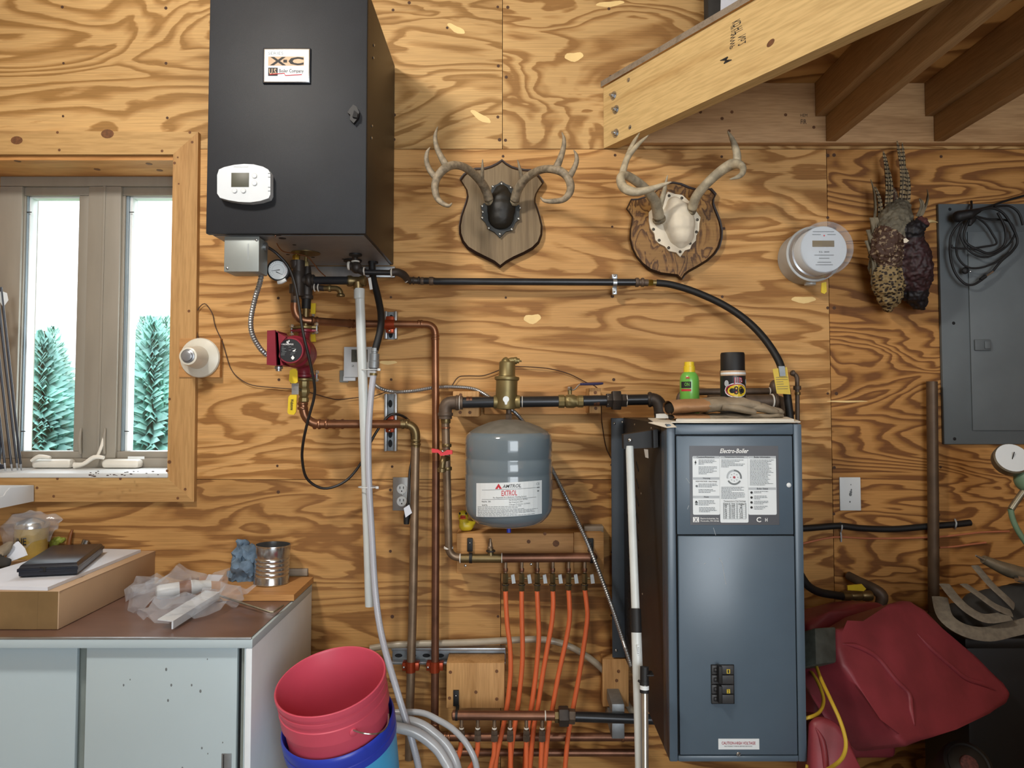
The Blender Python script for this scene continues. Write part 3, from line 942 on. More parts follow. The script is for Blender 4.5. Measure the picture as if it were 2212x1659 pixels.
for px, py in ((1326, 207), (1331, 237), (1331, 288)):
    c = onrim(px, py)
    b = MB()
    b.lathe(c, -nd_, [(0.016, 0), (0.016, 0.003)], 'steel_bolt', 18)
    b.hexnut(c - nd_ * 0.003, c - nd_ * 0.012, 0.010, 'steel_bolt')
    b.cyl(c - nd_ * 0.012, c - nd_ * 0.02, 0.005, 'steel_bolt', 10)
    b.build('bolt', rim)
for px, py in ((1358, 173), (1361, 275)):
    b = MB(); b.lathe(onrim(px, py), -nd_, [(0.0085, 0), (0.008, 0.002), (0.001, 0.004)], 'tin', 14); b.build('screw', rim)
def rimtext(s, px0, py0, px1, py1, h, shear=0.0):
    o_, e_ = onrim(px0, py0, 0.001), onrim(px1, py1, 0.001)
    u = (e_ - o_)
    v = -ud * h
    b.text(s, lambda a, c: o_ + u * a + v * c, 'ink_black', 0.01)
b = MB()
rimtext('KD HT', 1599, 40, 1606, 66, 0.03)
rimtext('SPF 012', 1588, 52, 1589, 72, 0.016)
rimtext('No.2', 1612, 72, 1612, 92, 0.03)
rimtext('WWP', 1590, 70, 1588, 102, 0.02)
rimtext('M', 1572, 122, 1582, 130, 0.03)
b.build('grade_stamp', rim)
lg = MB()
LGT, LGB = P(1700, 176, 0.038).z, P(1700, 308, 0.038).z
lg.box((A0.x + 0.03, -0.002, LGB), (XR - 0.002, -0.038, LT), 'pine_ledger', 0.002)
for px, py in ((1513, 242), (1581, 242), (1575, 283), (1697, 248), (1758, 275), (1560, 256)):
    lg.disc(P(px, py, 0.0386), 0.006, 'knot_brown', seg=9, h=0.0005)
lg.textpx('HEM', 1729, 246, 1744, 252, 0.0388, 'ink_black')
lg.textpx('FIR', 1730, 258, 1742, 268, 0.0388, 'ink_black')
lg.build('ledger_beam', None, 'long pine ledger board fixed along the wall under the loft', 'beam')
dk = MB()
o0 = A0 - nd_ * 0.012
o1 = A0 + ud * RL - nd_ * 0.012
dk.prism([(o0.x, -0.002, LT), (o1.x, o1.y, LT), (XR - 0.003, o1.y, LT), (XR - 0.003, -0.002, LT)], (0, 0, 0.022), 'ply_lower_b', 'grey_scrap')
dk.build('loft_deck', None, 'plywood loft floor laid over the joists', 'loft')
def joist(x, wdt, bot, lab):
    yend = -(x - A0.x) * abs(ud.y / ud.x) + 0.10
    b = MB()
    b.box((x, -0.040, bot), (x + wdt, max(yend, -2.1), LT - 0.001), 'pine_joist', 0.002)
    b.build('joist', None, lab, 'joist', 'loft joists')
xa = P(1761, 252, 0.038).x
zA, zB = P(1761, 252, 0.038).z, P(1775, 306, 0.038).z
joist(xa, 0.037, zA, 'shallow loft joist nailed to the left of the deep one above the pheasant')
joist(xa + 0.038, 0.036, zB, 'deep loft joist nearest the rim board above the meter')
xb = P(1998, 252, 0.038).x
joist(xb, 0.030, zA, 'shallow loft joist beside the second deep one over the grey panel')
joist(xb + 0.031, 0.036, zB, 'second deep loft joist over the grey electrical panel')
joist(xb + 0.44, 0.036, zB, 'loft joist nearest the right wall')
t = MB()
t.box((P(1526, 0, 0.10).x, -0.06, LT + 0.023), (P(1526, 0, 0.10).x + 0.42, -0.12, LT + 0.40), 'canvas_dark', 0.006)
t.build('storage_panel', None, 'dark panel standing on the loft against the wall', 'panel')
t = MB()
xq = P(1552, 0, 0.125).x
t.prism([(xq, -0.125, LT + 0.023), (xq + 0.055, -0.125, LT + 0.023), (xq + 0.075, -0.125, LT + 0.30), (xq + 0.01, -0.125, LT + 0.30)], (0, 0.003, 0), 'paper')
t.build('paper_sheet', None, 'white paper leaning on the dark panel up on the loft', 'paper')
# ================================================================ LARGE THINGS
def PX(px, py, x):
    """point of the upright plane at sideways position x seen at a photo pixel"""
    r = ray(px, py)
    return CAM + r * (x / r.x)
# ---------------------------------------------------------------- wall-hung boiler
BF = 0.51
bx0, bx1 = P(444, 500, BF).x, P(790, 507, BF).x
bz0 = P(620, 505, BF).z
bz1 = P(856, 188, 0.02).z + 0.085
boil = thing('wall_boiler', ((bx0 + bx1) / 2, -0.25, bz0), 'tall black wall-hung boiler cabinet with white nameplate and thermostat', 'boiler')
b = MB()
b.box((bx0 + 0.004, -0.012, bz0 + 0.004), (bx1 - 0.002, -(BF - 0.022), bz1), 'boiler_side', 0.003)
b.build('casing', boil)
b = MB()
b.box((bx0, -(BF - 0.021), bz0), (bx1, -BF, bz1), 'boiler_black', 0.004)
b.build('front_cover', boil)
b = MB()
b.box((bx0 + 0.012, -0.02, bz0 + 0.0005), (bx1 - 0.012, -(BF - 0.03), bz0 + 0.0035), 'bracket_steel')
for px, py, r_ in ((598, 507, 0.013), (610, 515, 0.011), (636, 529, 0.006), (622, 550, 0.006), (676, 556, 0.006), (742, 560, 0.006)):
    c = PZ(px, py, bz0)
    b.disc((c.x, c.y, bz0 + 0.0006), r_, 'gap_black', (0, 0, -1), 16, 0.001)
for px, py, r_, m in ((768, 549, 0.022, 'rubber_black'), (806, 566, 0.018, 'rubber_black'), (762, 562, 0.032, 'rubber_black')):
    c = PZ(px, py, bz0)
    b.disc((c.x, c.y, bz0 + 0.0006), r_, m, (0, 0, -1), 20, 0.006)
b.build('bottom_plate', boil)
b = MB()
b.slab(650, 575, 853, 599, 0.002, 0.018, 'galvanised', 0.002)
b.build('hanging_bracket', boil)
for px, py in ((808, 98), (807, 125), (804, 272), (803, 298)):
    c = PX(px, py, bx1)
    b = MB(); b.ball((bx1, c.y, c.z), 0.0045, 'tin', (0.6, 1, 1), 10); b.build('screw', boil)
b = MB()
b.slab(567, 103, 671, 180, BF, BF + 0.006, 'case_black', 0.002)
plate = b.build('nameplate', boil)
b = MB(); b.slab(569, 105, 669, 178, BF + 0.006, BF + 0.008, 'tin', 0.001); b.slab(571, 107, 667, 176, BF + 0.008, BF + 0.0086, 'label_white'); b.build('plate_face', plate)
e = BF + 0.0090
b = MB()
b.textpx('SERIES', 579, 112, 612, 118, e, 'print_grey')
b.rectpx(579, 122, 657, 142, e, 'print_tan')
b.textpx('X', 583, 123, 618, 141, e + 0.0004, 'print_black', 0.03)
b.rectpx(612, 129, 620, 135, e + 0.0005, 'print_black')
b.textpx('C', 623, 123, 656, 141, e + 0.0004, 'print_black', 0.04)
b.rectpx(579, 146, 600, 164, e, 'print_black')
b.textpx('U.S.', 581, 148, 599, 160, e + 0.0004, 'print_tan', 0.02)
b.textpx('Boiler Company', 603, 149, 656, 159, e, 'print_black', 0.02)
for x0, y0, x1, y1 in ((582, 161, 614, 158), (614, 158, 616, 163), (616, 163, 652, 161)):
    p_, q_ = P(x0, y0, e + 0.0005), P(x1, y1, e + 0.0005)
    b.cyl(p_, q_, 0.0011, 'print_red', 6)
b.build('lettering', plate)
b = MB()    # cover latch
lk = [(765, 230), (772, 234), (778, 246), (776, 258), (766, 270), (758, 262), (759, 252), (753, 247), (757, 240)]
b.prism([P(x, y, BF) for x, y in lk], (0, -0.014, 0), 'rubber_black')
b.prism([P(x, y, BF + 0.014) for x, y in [(766, 240), (774, 246), (772, 256), (762, 254)]], (0, -0.006, 0), 'gap_black')
b.build('cover_latch', boil)
th = [(469, 378), (473, 366), (484, 361), (506, 356), (527, 354), (548, 355), (568, 360), (579, 366), (584, 374), (584, 420), (580, 428), (562, 434), (540, 437), (516, 436), (492, 432), (475, 427), (469, 418)]
b = MB()
b.prism([P(x, y, BF + 0.026) for x, y in th], (0, 0.0255, 0), 'plastic_cool')
tp = b.build('thermostat', boil, 'white thermostat with a grey display and four round buttons')
b = MB(); b.slab(499, 373, 538, 404, BF + 0.020, BF + 0.0268, 'lcd', 0.001); b.build('display', tp)
for px, py in ((550, 380), (550, 396), (507, 412), (526, 412)):
    b = MB(); c = P(px, py, BF + 0.026)
    b.lathe(c, (0, -1, 0), [(0.0085, 0), (0.0085, 0.0008)], 'button_grey', 18)
    b.lathe(c, (0, -1, 0), [(0.007, 0.0008), (0.0065, 0.003)], 'plastic_cool', 18)
    b.build('button', tp)
b = MB()
for y in (375, 383, 405, 413):
    p_ = P(582, y, BF + 0.0263); b.box((p_.x - 0.004, p_.y, p_.z), (p_.x + 0.003, p_.y - 0.0006, p_.z + 0.0016), 'print_grey')
b.textpx('Honeywell', 505, 358, 536, 363, BF + 0.0266, 'label_grey')
b.build('vent_marks', tp)

# junction box under the boiler
jb = thing('junction_box', P(525, 590, 0.46), 'grey steel junction box hanging under the front of the boiler', 'junction box')
b = MB(); b.slab(486, 512, 561, 588, 0.405, 0.478, 'box_grey', 0.004); b.build('body', jb)
b = MB(); b.slab(483, 510, 560, 587, 0.478, 0.488, 'box_grey', 0.003)
b.textpx('WIRING', 534, 526, 538, 562, 0.4884, 'label_grey')
cv = b.build('cover', jb)
for px, py in ((491, 579), (554, 518)):
    b = MB(); b.ball(P(px, py, 0.489), 0.004, 'steel_bolt', (1, 0.6, 1), 10); b.build('screw', cv)
b = MB(); c = P(566, 533, 0.44); b.lathe(c, (1, 0, -0.15), [(0.014, -0.004), (0.014, 0.006), (0.011, 0.006), (0.011, 0.016)], 'galvanised', 14); b.build('cable_clamp', jb)

# ---------------------------------------------------------------- electric boiler at the right
EF = 0.769
ex0, ex1 = P(1441, 917, EF).x, P(1731, 917, EF).x
ez1, ez0 = P(1590, 916, EF).z, P(1590, 1646, EF).z
eb = thing('electric_boiler', ((ex0 + ex1) / 2, -0.4, ez0), 'dark blue-grey upright electric boiler cabinet with white instruction panels', 'boiler')
b = MB()
b.slab(1323, 903, 1352, 1421, 0.055, 0.062, 'eboiler_frame', 0.002)
zt, zb = P(1323, 903, 0.06).z, P(1323, 1421, 0.06).z
b.box((P(1323, 903, 0.06).x, -0.055, zb), (ex1 + 0.03, -0.0565, zt - 0.002), 'eboiler_frame')
for px, py in ((1327, 915), (1331, 1405), (1345, 912)):
    b.ball(P(px, py, 0.063), 0.005, 'tin', (1, 0.6, 1), 10)
b.box((ex0 + 0.03, -0.002, zb + 0.1), (ex1 - 0.03, -0.0555, zt - 0.1), 'eboiler_side')
b.build('mounting_plate', eb)
b = MB()
b.box((ex0, -0.062, ez0), (ex1, -(EF - 0.07), ez1), 'eboiler_side', 0.003)
# louvre slots down the left side
for k in range(11):
    for py in (1008 + k * 37,):
        for px in (1357, 1377):
            c = PX(px, py, ex0)
            b.box((ex0 - 0.0012, c.y - 0.024, c.z - 0.0045), (ex0 + 0.002, c.y + 0.024, c.z + 0.0045), 'gap_black', rot=Matrix.Rotation(0.5, 3, 'X'))
for px, py in ((1371, 917), (1407, 925), (1385, 1066), (1388, 1283), (1370, 1300)):
    c = PX(px, py, ex0); b.ball((ex0, c.y, c.z), 0.004, 'tin', (0.6, 1, 1), 8)
for q_ in [[PX(*p_, ex0 - 0.001) for p_ in ((1391, 970), (1400, 971), (1401, 990), (1394, 988))]]:
    b.poly(q_, 'label_white')
b.build('body', eb)
b = MB()
b.box((ex0 - 0.001, -(EF - 0.07), ez0), (ex1 + 0.001, -(EF - 0.012), ez1 + 0.001), 'eboiler_frame', 0.004)
def fr(x0, y0, x1, y1):
    b.slab(x0, y0, x1, y1, EF - 0.012, EF, 'eboiler_frame', 0.002)
a_, c_ = P(1458, 917, EF).x, P(1713, 917, EF).x
b.box((ex0 - 0.001, -(EF - 0.012), ez0), (a_, -EF, ez1), 'eboiler_blue', 0.003)
b.box((c_ + 0.001, -(EF - 0.012), ez0), (ex1 + 0.001, -EF, ez1), 'eboiler_blue', 0.003)
zq = P(1590, 939, EF).z
b.box((a_, -(EF - 0.012), zq), (c_ + 0.001, -EF, ez1), 'eboiler_blue', 0.003)
zr = P(1590, 1633, EF).z
b.box((a_, -(EF - 0.012), ez0), (c_ + 0.001, -EF, zr), 'eboiler_blue', 0.003)
b.box((a_, -(EF - 0.012), zr), (c_, -(EF - 0.0095), zq), 'gap_black')
b.build('front_frame', eb)
zm = P(1590, 1156, EF).z
b = MB(); b.box((a_ + 0.003, -(EF - 0.009), zm + 0.0012), (c_ - 0.002, -EF, zq - 0.003), 'eboiler_blue', 0.003)
for x0, y0, x1, y1 in ((1482, 1033, 1490, 1044), (1485, 1100, 1488, 1092), (1541, 1140, 1546, 1156)):
    b.cyl(P(x0, y0, EF + 0.0002), P(x1, y1, EF + 0.0002), 0.0006, 'label_grey', 5)
ud_ = b.build('control_door', eb)
b = MB(); b.slab(1491, 963, 1681, 1134, EF, EF + 0.0008, 'eboiler_plate')
ip = b.build('instruction_panel', ud_)
e = EF + 0.0014
b = MB()
def card(x0, y0, x1, y1):
    p, q = P(x0, y1, e), P(x1, y0, e)
    r_ = 0.0035
    ps = []
    for cx, cz, a0 in ((q.x - r_, q.z - r_, 0), (p.x + r_, q.z - r_, 1), (p.x + r_, p.z + r_, 2), (q.x - r_, p.z + r_, 3)):
        for k in range(4):
            t = (a0 + k / 3) * math.pi / 2
            ps.append((cx + r_ * math.cos(t), -e, cz + r_ * math.sin(t)))
    b.poly(ps, 'label_white')
card(1497, 985, 1554, 1112); card(1556, 985, 1615, 1129); card(1617, 985, 1676, 1112)
e2_ = e + 0.0005
for x0, y0, x1, y1 in ((1497, 984, 1554, 990), (1497, 1030, 1554, 1036), (1497, 1070, 1554, 1076), (1556, 984, 1615, 990), (1617, 984, 1676, 990), (1617, 1052, 1676, 1058)):
    b.rectpx(x0, y0 + 1, x1, y1, e2_, 'label_grey')
b.build('instruction_card', ip)
e3 = e + 0.001
b = MB()
b.textpx('Electro-Boiler', 1555, 969, 1617, 979, EF + 0.002, 'print_white', 0.02, 0.3)
for s, x0, y0, x1, y1 in (('Caution/Attention', 1505, 985.5, 1543, 989.5), ('Warning', 1518, 1031.5, 1534, 1035.5), ('Note', 1521, 1071.5, 1531, 1075), ('Temperature Selection', 1565, 985.5, 1607, 989.5),
                          ('Boiler Information', 1629, 985.5, 1664, 989.5), ('Boiler Status', 1635, 1053.5, 1659, 1057.5), ('HIGH VOLTAGE - Haut Voltage', 1503, 1038.5, 1549, 1042), ('Temperature Dial Settings', 1563, 1081, 1611, 1084.5),
                          ('Dial #', 1565, 1087, 1573, 1090.3), ('Temp', 1580, 1087, 1588, 1090.3), ('Adder', 1595, 1087, 1609, 1090.3)):
    b.textpx(s, x0, y0, x1, y1, e3, 'print_black', 0.006)
rr = random.Random(5)
def small(x0, y0, x1, n, st=3.0):
    b.lines(x0, y0, x1, n, st, e3, 'print_grey', 1.1, rr)
small(1509, 993, 1548, 4); small(1509, 1008, 1549, 6); small(1509, 1045, 1551, 3); small(1509, 1057, 1546, 3); small(1509, 1081, 1548, 4); small(1510, 1096, 1549, 4)
small(1558, 993, 1612, 3); small(1558, 1002, 1611, 3); small(1558, 1052, 1613, 4); small(1558, 1064, 1613, 5)
small(1620, 993, 1672, 19); small(1629, 1061, 1670, 2); small(1629, 1071, 1662, 3); small(1629, 1082, 1671, 3); small(1629, 1093, 1661, 3)
for k in range(4):
    b.disc(P(1623.5, 1064 + 10.7 * k, e3), 0.0031, 'print_black', seg=14, h=0.0002)
c = P(1586, 1031, e3)
def arc(t0, t1, r0, r1, m):
    n = 16
    o_ = [(c.x + r1 * math.cos(t), c.y, c.z + r1 * math.sin(t)) for t in [t0 + (t1 - t0) * k / n for k in range(n + 1)]]
    i_ = [(c.x + r0 * math.cos(t), c.y, c.z + r0 * math.sin(t)) for t in [t0 + (t1 - t0) * k / n for k in range(n + 1)]]
    for k in range(n):
        b.poly([o_[k], o_[k + 1], i_[k + 1], i_[k]], m)
arc(-0.2, 1.6, 0.0155, 0.0195, 'print_grey'); arc(1.6, 3.3, 0.0155, 0.0195, 'label_grey'); arc(3.65, 5.75, 0.0155, 0.0195, 'print_grey')
b.disc(c, 0.003, 'crimson', seg=14, h=0.0003)
for k in range(8):
    t = k * math.pi / 4
    b.disc((c.x + 0.0095 * math.cos(t), c.y, c.z + 0.0095 * math.sin(t)), 0.0011, 'print_grey', seg=6, h=0.0002)
for k in range(9):
    y = 1086 + k * 4.3
    b.rectpx(1563, y, 1611, y + 0.5, e3, 'print_grey')
    if k:
        for s, xx in ((str(9 - k), 1568), (str(200 - 12 * k), 1583), (str(k * 4), 1601)):
            b.textpx(s, xx - 1.5 - len(s), y + 0.8, xx + 1.5 + len(s), y + 3.6, e3, 'print_black') if k < 8 else None
for x in (1563, 1576, 1592, 1611):
    b.rectpx(x, 1086, x + 0.5, 1120.4, e3, 'print_grey')
bolt_ = [(1503, 994), (1500, 1000), (1502, 1000), (1501, 1005), (1505, 998), (1503, 998)]
b.poly([P(x, y, e3) for x, y in bolt_], 'print_black')
b.poly([P(x, y, e3) for x, y in [(1504, 1081), (1508, 1086), (1501, 1086)]], 'print_black')
b.rectpx(1502, 1087, 1507, 1091, e3, 'print_grey')
b.disc(P(1505, 1050, e3), 0.003, 'print_grey', seg=8, h=0.0002)
b.textpx('Electro-Industries, Inc.', 1513, 1118, 1553, 1122.5, EF + 0.002, 'print_white', 0.006)
b.textpx('Monticello, MN 55362', 1513, 1123.5, 1553, 1127.5, EF + 0.002, 'print_white', 0.006)
b.rectpx(1497, 1117, 1510, 1128, EF + 0.0018, 'print_white')
b.textpx('X', 1499.5, 1118, 1507.5, 1127.5, EF + 0.0024, 'eboiler_plate', 0.0)
b.textpx('C', 1634, 1117, 1644, 1128, EF + 0.002, 'print_white', 0.02)
b.textpx('H', 1653, 1119, 1658, 1127, EF + 0.002, 'print_white', 0.02)
b.build('lettering', ip)
b = MB(); b.ball(P(1704, 1048, EF + 0.001), 0.0062, 'label_white', (1, 0.4, 1), 14); b.build('door_latch', ud_)
b = MB(); b.box((a_ + 0.005, -(EF - 0.009), zr + 0.002), (c_ - 0.001, -EF, zm - 0.002), 'eboiler_blue', 0.003)
for x0, y0, x1, y1 in ((1553, 1205, 1560, 1216), (1560, 1217, 1568, 1262), (1520, 1219, 1524, 1216), (1506, 1213, 1510, 1214)):
    b.cyl(P(x0, y0, EF + 0.0002), P(x1, y1, EF + 0.0002), 0.0007, 'label_grey', 5)
ld = b.build('access_door', eb)
b = MB(); b.slab(1537, 1436, 1586, 1521, EF, EF + 0.003, 'gap_black', 0.001)
bk = b.build('breaker_panel', ld)
for k in range(4):
    y = 1438 + 21 * k
    b = MB()
    b.slab(1538, y, 1585, y + 19, EF + 0.003, EF + 0.008, 'breaker', 0.0015)
    b.slab(1542, y + 5, 1551, y + 14, EF + 0.008, EF + 0.010, 'gap_black', 0.001)
    b.slab(1544, y + 7, 1549, y + 12, EF + 0.0095, EF + 0.0105, 'breaker', 0.001)
    b.build('breaker', bk)
for y0, y1 in ((1440, 1478), (1483, 1521)):
    b = MB(); b.slab(1553, y0, 1561, y1, EF + 0.008, EF + 0.026, 'rubber_black', 0.002); b.build('breaker_toggle', bk)
b = MB()
for s, y in (('1', 1450), ('2', 1493)):
    b.slab(1570, y - 4, 1577, y + 5, EF + 0.008, EF + 0.0086, 'handle_yellow')
    b.textpx(s, 1571.7, y - 3, 1575.3, y + 4, EF + 0.0092, 'print_black', 0.01)
b.build('number_tag', bk)
b = MB(); b.slab(1552, 1596, 1640, 1619, EF, EF + 0.0008, 'label_white', 0.0)
b.textpx('CAUTION-HIGH VOLTAGE', 1559, 1602, 1632, 1608.5, EF + 0.0014, 'crimson', 0.012)
b.textpx('DISCONNECT WIRING BEFORE SERVICING', 1565, 1611, 1625, 1613.2, EF + 0.0014, 'print_black')
b.build('caution_label', ld)
b = MB(); c = P(1595, 1629, EF)
b.lathe(c, (0, -1, 0), [(0.0055, 0), (0.0055, 0.0015), (0.004, 0.003)], 'tin', 16)
b.box((c.x - 0.0045, c.y - 0.0027, c.z - 0.0007), (c.x + 0.0045, c.y - 0.0033, c.z + 0.0007), 'gap_black', rot=Matrix.Rotation(-0.8, 3, 'Y'))
b.build('screw', ld)
b = MB()
c = PX(1731.5, 968, ex1)
b.lathe((ex1 + 0.001, -0.50, P(1735, 968, 0.5).z), (1, 0, 0), [(0.024, 0), (0.026, 0.004), (0.026, 0.022), (0.022, 0.026)], 'tin', 24)
b.build('dial', eb)

# ---------------------------------------------------------------- white metal cabinet at the left
CF = 0.608
cz = P(541, 1381, CF).z
cx1 = P(544, 1400, CF).x
cx0 = XL + 0.03
cab = thing('metal_cabinet', ((cx0 + cx1) / 2, -0.3, 0), 'pale green-white metal cabinet with sliding doors and brown top', 'cabinet')
zf = P(541, 1401, CF).z
b = MB()
b.box((cx1 - 0.018, -0.03, 0.0), (cx1, -(CF - 0.002), zf + 0.0), 'cabinet_side_lit', 0.002)
b.box((cx0, -0.03, 0.0), (cx0 + 0.018, -(CF - 0.002), zf), 'cabinet_side_lit', 0.002)
b.box((cx0, -0.03, 0.05), (cx1 - 0.018, -0.05, zf), 'cabinet_side_lit')
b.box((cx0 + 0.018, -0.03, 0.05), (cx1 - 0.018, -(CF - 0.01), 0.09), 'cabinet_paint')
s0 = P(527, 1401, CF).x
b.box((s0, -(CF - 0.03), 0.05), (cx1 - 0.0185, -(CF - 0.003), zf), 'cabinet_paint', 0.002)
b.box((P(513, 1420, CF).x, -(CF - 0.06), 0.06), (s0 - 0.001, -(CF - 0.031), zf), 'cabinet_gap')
b.build('body', cab)
b = MB()
b.box((cx0, -0.03, zf), (cx1 + 0.0015, -CF, cz), 'cabinet_paint', 0.003)
b.build('top_rail', cab)
b = MB()
b.box((cx0 + 0.012, -0.035, cz), (cx1 - 0.006, -(CF - 0.006), cz + 0.003), 'laminate_brown')
b.box((cx0 + 0.012, -(CF - 0.006), cz - 0.001), (cx1 - 0.002, -(CF + 0.001), cz + 0.005), 'galvanised', 0.0015)
b.build('laminate_top', cab)
dz0 = 0.09
b = MB()
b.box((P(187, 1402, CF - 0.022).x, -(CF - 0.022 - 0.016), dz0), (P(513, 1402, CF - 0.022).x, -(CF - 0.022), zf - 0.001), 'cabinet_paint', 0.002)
rr = random.Random(3)
for px, py, r_ in ((359, 1446, .004), (281, 1468, .002), (267, 1480, .003), (370, 1480, .0035), (414, 1480, .003), (433, 1493, .004), (363, 1513, .0035), (448, 1424, .002), (481, 1604, .002), (436, 1616, .003), (449, 1628, .002), (394, 1659, .003)):
    c = P(px, py, CF - 0.0218)
    b.ball(c, r_, 'print_grey', (0.8, 0.1, 1.2), 8)
rd = b.build('sliding_door', cab)
b = MB(); b.slab(477, 1628, 500, 1710, CF - 0.030, CF - 0.0205, 'galv_dull', 0.001); b.slab(481, 1630, 484, 1708, CF - 0.021, CF - 0.0200, 'gap_black'); b.build('door_pull', rd)
b = MB()
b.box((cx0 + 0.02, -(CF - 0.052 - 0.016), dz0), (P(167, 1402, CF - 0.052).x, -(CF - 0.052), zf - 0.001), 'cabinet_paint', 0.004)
b.build('sliding_door', cab)
b = MB(); b.box((P(150, 1402, CF - .07).x, -(CF - 0.10), dz0), (P(200, 1402, CF - .07).x, -(CF - 0.075), zf - 0.001), 'cabinet_gap'); b.build('door_track', cab)
CT = cz + 0.003

# ---------------------------------------------------------------- expansion tank
TD = 0.18
tc = P(1099, 1030, TD)
R_ = 93.5 * S(TD)
def tz(py): return P(1099, py, TD).z
tank = thing('expansion_tank', (tc.x, -TD, tz(1137)), 'grey steel expansion tank hanging under the brass air separator', 'tank')
b = MB()
prof = [(0.002, tz(1139)), (0.05, tz(1137)), (0.09, tz(1131)), (0.118, tz(1124)), (R_ * 0.92, tz(1112)), (R_ * 0.985, tz(1101)), (R_, tz(1086)), (R_, tz(1024)), (R_ * 0.988, tz(1021)), (R_, tz(1018)),
        (R_, tz(993)), (R_ * 0.985, tz(990)), (R_ * 0.985, tz(986)), (R_, tz(983)), (R_ * 0.998, tz(948)), (R_ * 0.97, tz(939)), (R_ * 0.91, tz(933)), (R_ * 0.72, tz(922)), (R_ * 0.45, tz(912)), (0.03, tz(906.5)), (0.012, tz(906))]
b.lathe((tc.x, -TD, 0), (0, 0, 1), prof, 'tank_grey', 64, mats=['tank_grey'] * (len(prof) - 5) + ['tank_dust'] * 4)
b.build('shell', tank, smooth=50)
b = MB(); b.cyl((tc.x, -TD, tz(1150)), (tc.x, -TD, tz(1134)), 0.0075, 'bucket_blue', 14); b.build('valve_cap', tank)
b = MB(); b.hexnut((tc.x, -TD, tz(908)), (tc.x, -TD, tz(893)), 0.012, 'iron_brown'); b.cyl((tc.x, -TD, tz(896)), (tc.x, -TD, tz(880)), 0.009, 'iron_brown', 14); b.build('stem', tank)
def onT(px, py, e=0.0006):
    """point on the tank's shell; the label leans a little with the tank"""
    t = math.asin(max(-1, min(1, (px - 1099) / 93.5)))
    return Vector((tc.x + (R_ + e) * math.sin(t), -TD - (R_ + e) * math.cos(t), tz(py - (px - 1099) * 0.045 - math.cos(t) * -0.0 + 4 - math.cos(t) * 6)))
b = MB()
n = 14
for k in range(n):
    xa_, xb_ = 1033 + 134 * k / n, 1033 + 134 * (k + 1) / n
    b.poly([onT(xa_, 1102), onT(xb_, 1102), onT(xb_, 1033), onT(xa_, 1033)], 'label_white')
lb = b.build('label', tank, 'white label with red EXTROL lettering', smooth=180)
b = MB()
def tt(s, x0, y0, x1, y1, m, bold=0.0, shear=0.0):
    b.text(s, lambda u, v: onT(u, v, 0.0013), m, bold, shear, (x0, y1, x1, y0))
def bar(x0, x1, y, m, h=0.7):
    k = max(1, int((x1 - x0) / 12))
    for i in range(k):
        u, v = x0 + (x1 - x0) * i / k, x0 + (x1 - x0) * (i + 1) / k
        b.poly([onT(u, y + h, 0.0012), onT(v, y + h, 0.0012), onT(v, y, 0.0012), onT(u, y, 0.0012)], m)
b.poly([onT(1072, 1045.5, .0012), onT(1086, 1045.5, .0012), onT(1079, 1034.5, .0012)], 'print_red')
b.poly([onT(1077, 1045.6, .0016), onT(1081, 1045.6, .0016), onT(1079, 1041.5, .0016)], 'label_white')
tt('AMTROL', 1087, 1037, 1124, 1044, 'print_black', 0.004, 0.2)
bar(1045, 1155, 1046.5, 'print_grey'); tt('EXTROL', 1085, 1049, 1116, 1060, 'print_red', 0.01)
tt('For Expansion In a Hydronic Heating System', 1068, 1061.5, 1135, 1065, 'print_black')
bar(1045, 1155, 1066, 'print_grey')
for s, x0, x1, y in (('Model No.', 1045, 1056, 1069), ('30', 1058, 1063, 1069), ('Max Working Pressure 100 PSIG', 1100, 1137, 1067.5), ('Max Temperature 240 F', 1100, 1128, 1072), ('Charge Pressure 12 PSIG', 1100, 1142, 1076.5), ('Serial No.', 1045, 1057, 1076)):
    tt(s, x0, y, x1, y + 3.2, 'print_black')
rr = random.Random(8)
for y in (1081, 1084, 1087, 1089.5, 1092, 1094.5, 1097, 1099.5):
    x = 1036
    end = 1036 + 128 * rr.uniform(0.6, 1.0)
    while x < end:
        l = rr.uniform(3, 9); bar(x, min(end, x + l), y, 'print_grey', 0.9); x += l + 1.0
tt('CE', 1155, 1037, 1162, 1042, 'print_grey'); bar(1156, 1162, 1046, 'print_grey', 2); bar(1157, 1161, 1053, 'print_grey', 2.5)
b.build('lettering', lb)
# ================================================================ PIPEWORK
def ribbed(b, ps, r, m, pitch=0.0075, seg=10, k=0.80):
    """interlocked flexible metal conduit"""
    ps = [Vector(p) for p in ps]
    q = []
    for i in range(len(ps) - 1):
        p0, p1, p2, p3 = ps[max(i - 1, 0)], ps[i], ps[i + 1], ps[min(i + 2, len(ps) - 1)]
        n = max(2, int((p2 - p1).length / (pitch / 2)))
        for j in range(n):
            t = j / n
            q.append(0.5 * ((2 * p1) + (p2 - p0) * t + (2 * p0 - 5 * p1 + 4 * p2 - p3) * t * t + (3 * p1 - p0 - 3 * p2 + p3) * t ** 3))
    q.append(ps[-1])
    return b.tube(q, [r if i % 2 else r * k for i in range(len(q))], m, seg, 0)
def collar(b, p, u, r, m, l=0.006):
    u = Vector(u).normalized()
    b.lathe(Vector(p) - u * l / 2, u, [(r * 0.93, 0), (r, l * 0.2), (r, l * 0.8), (r * 0.93, l)], m, 20)
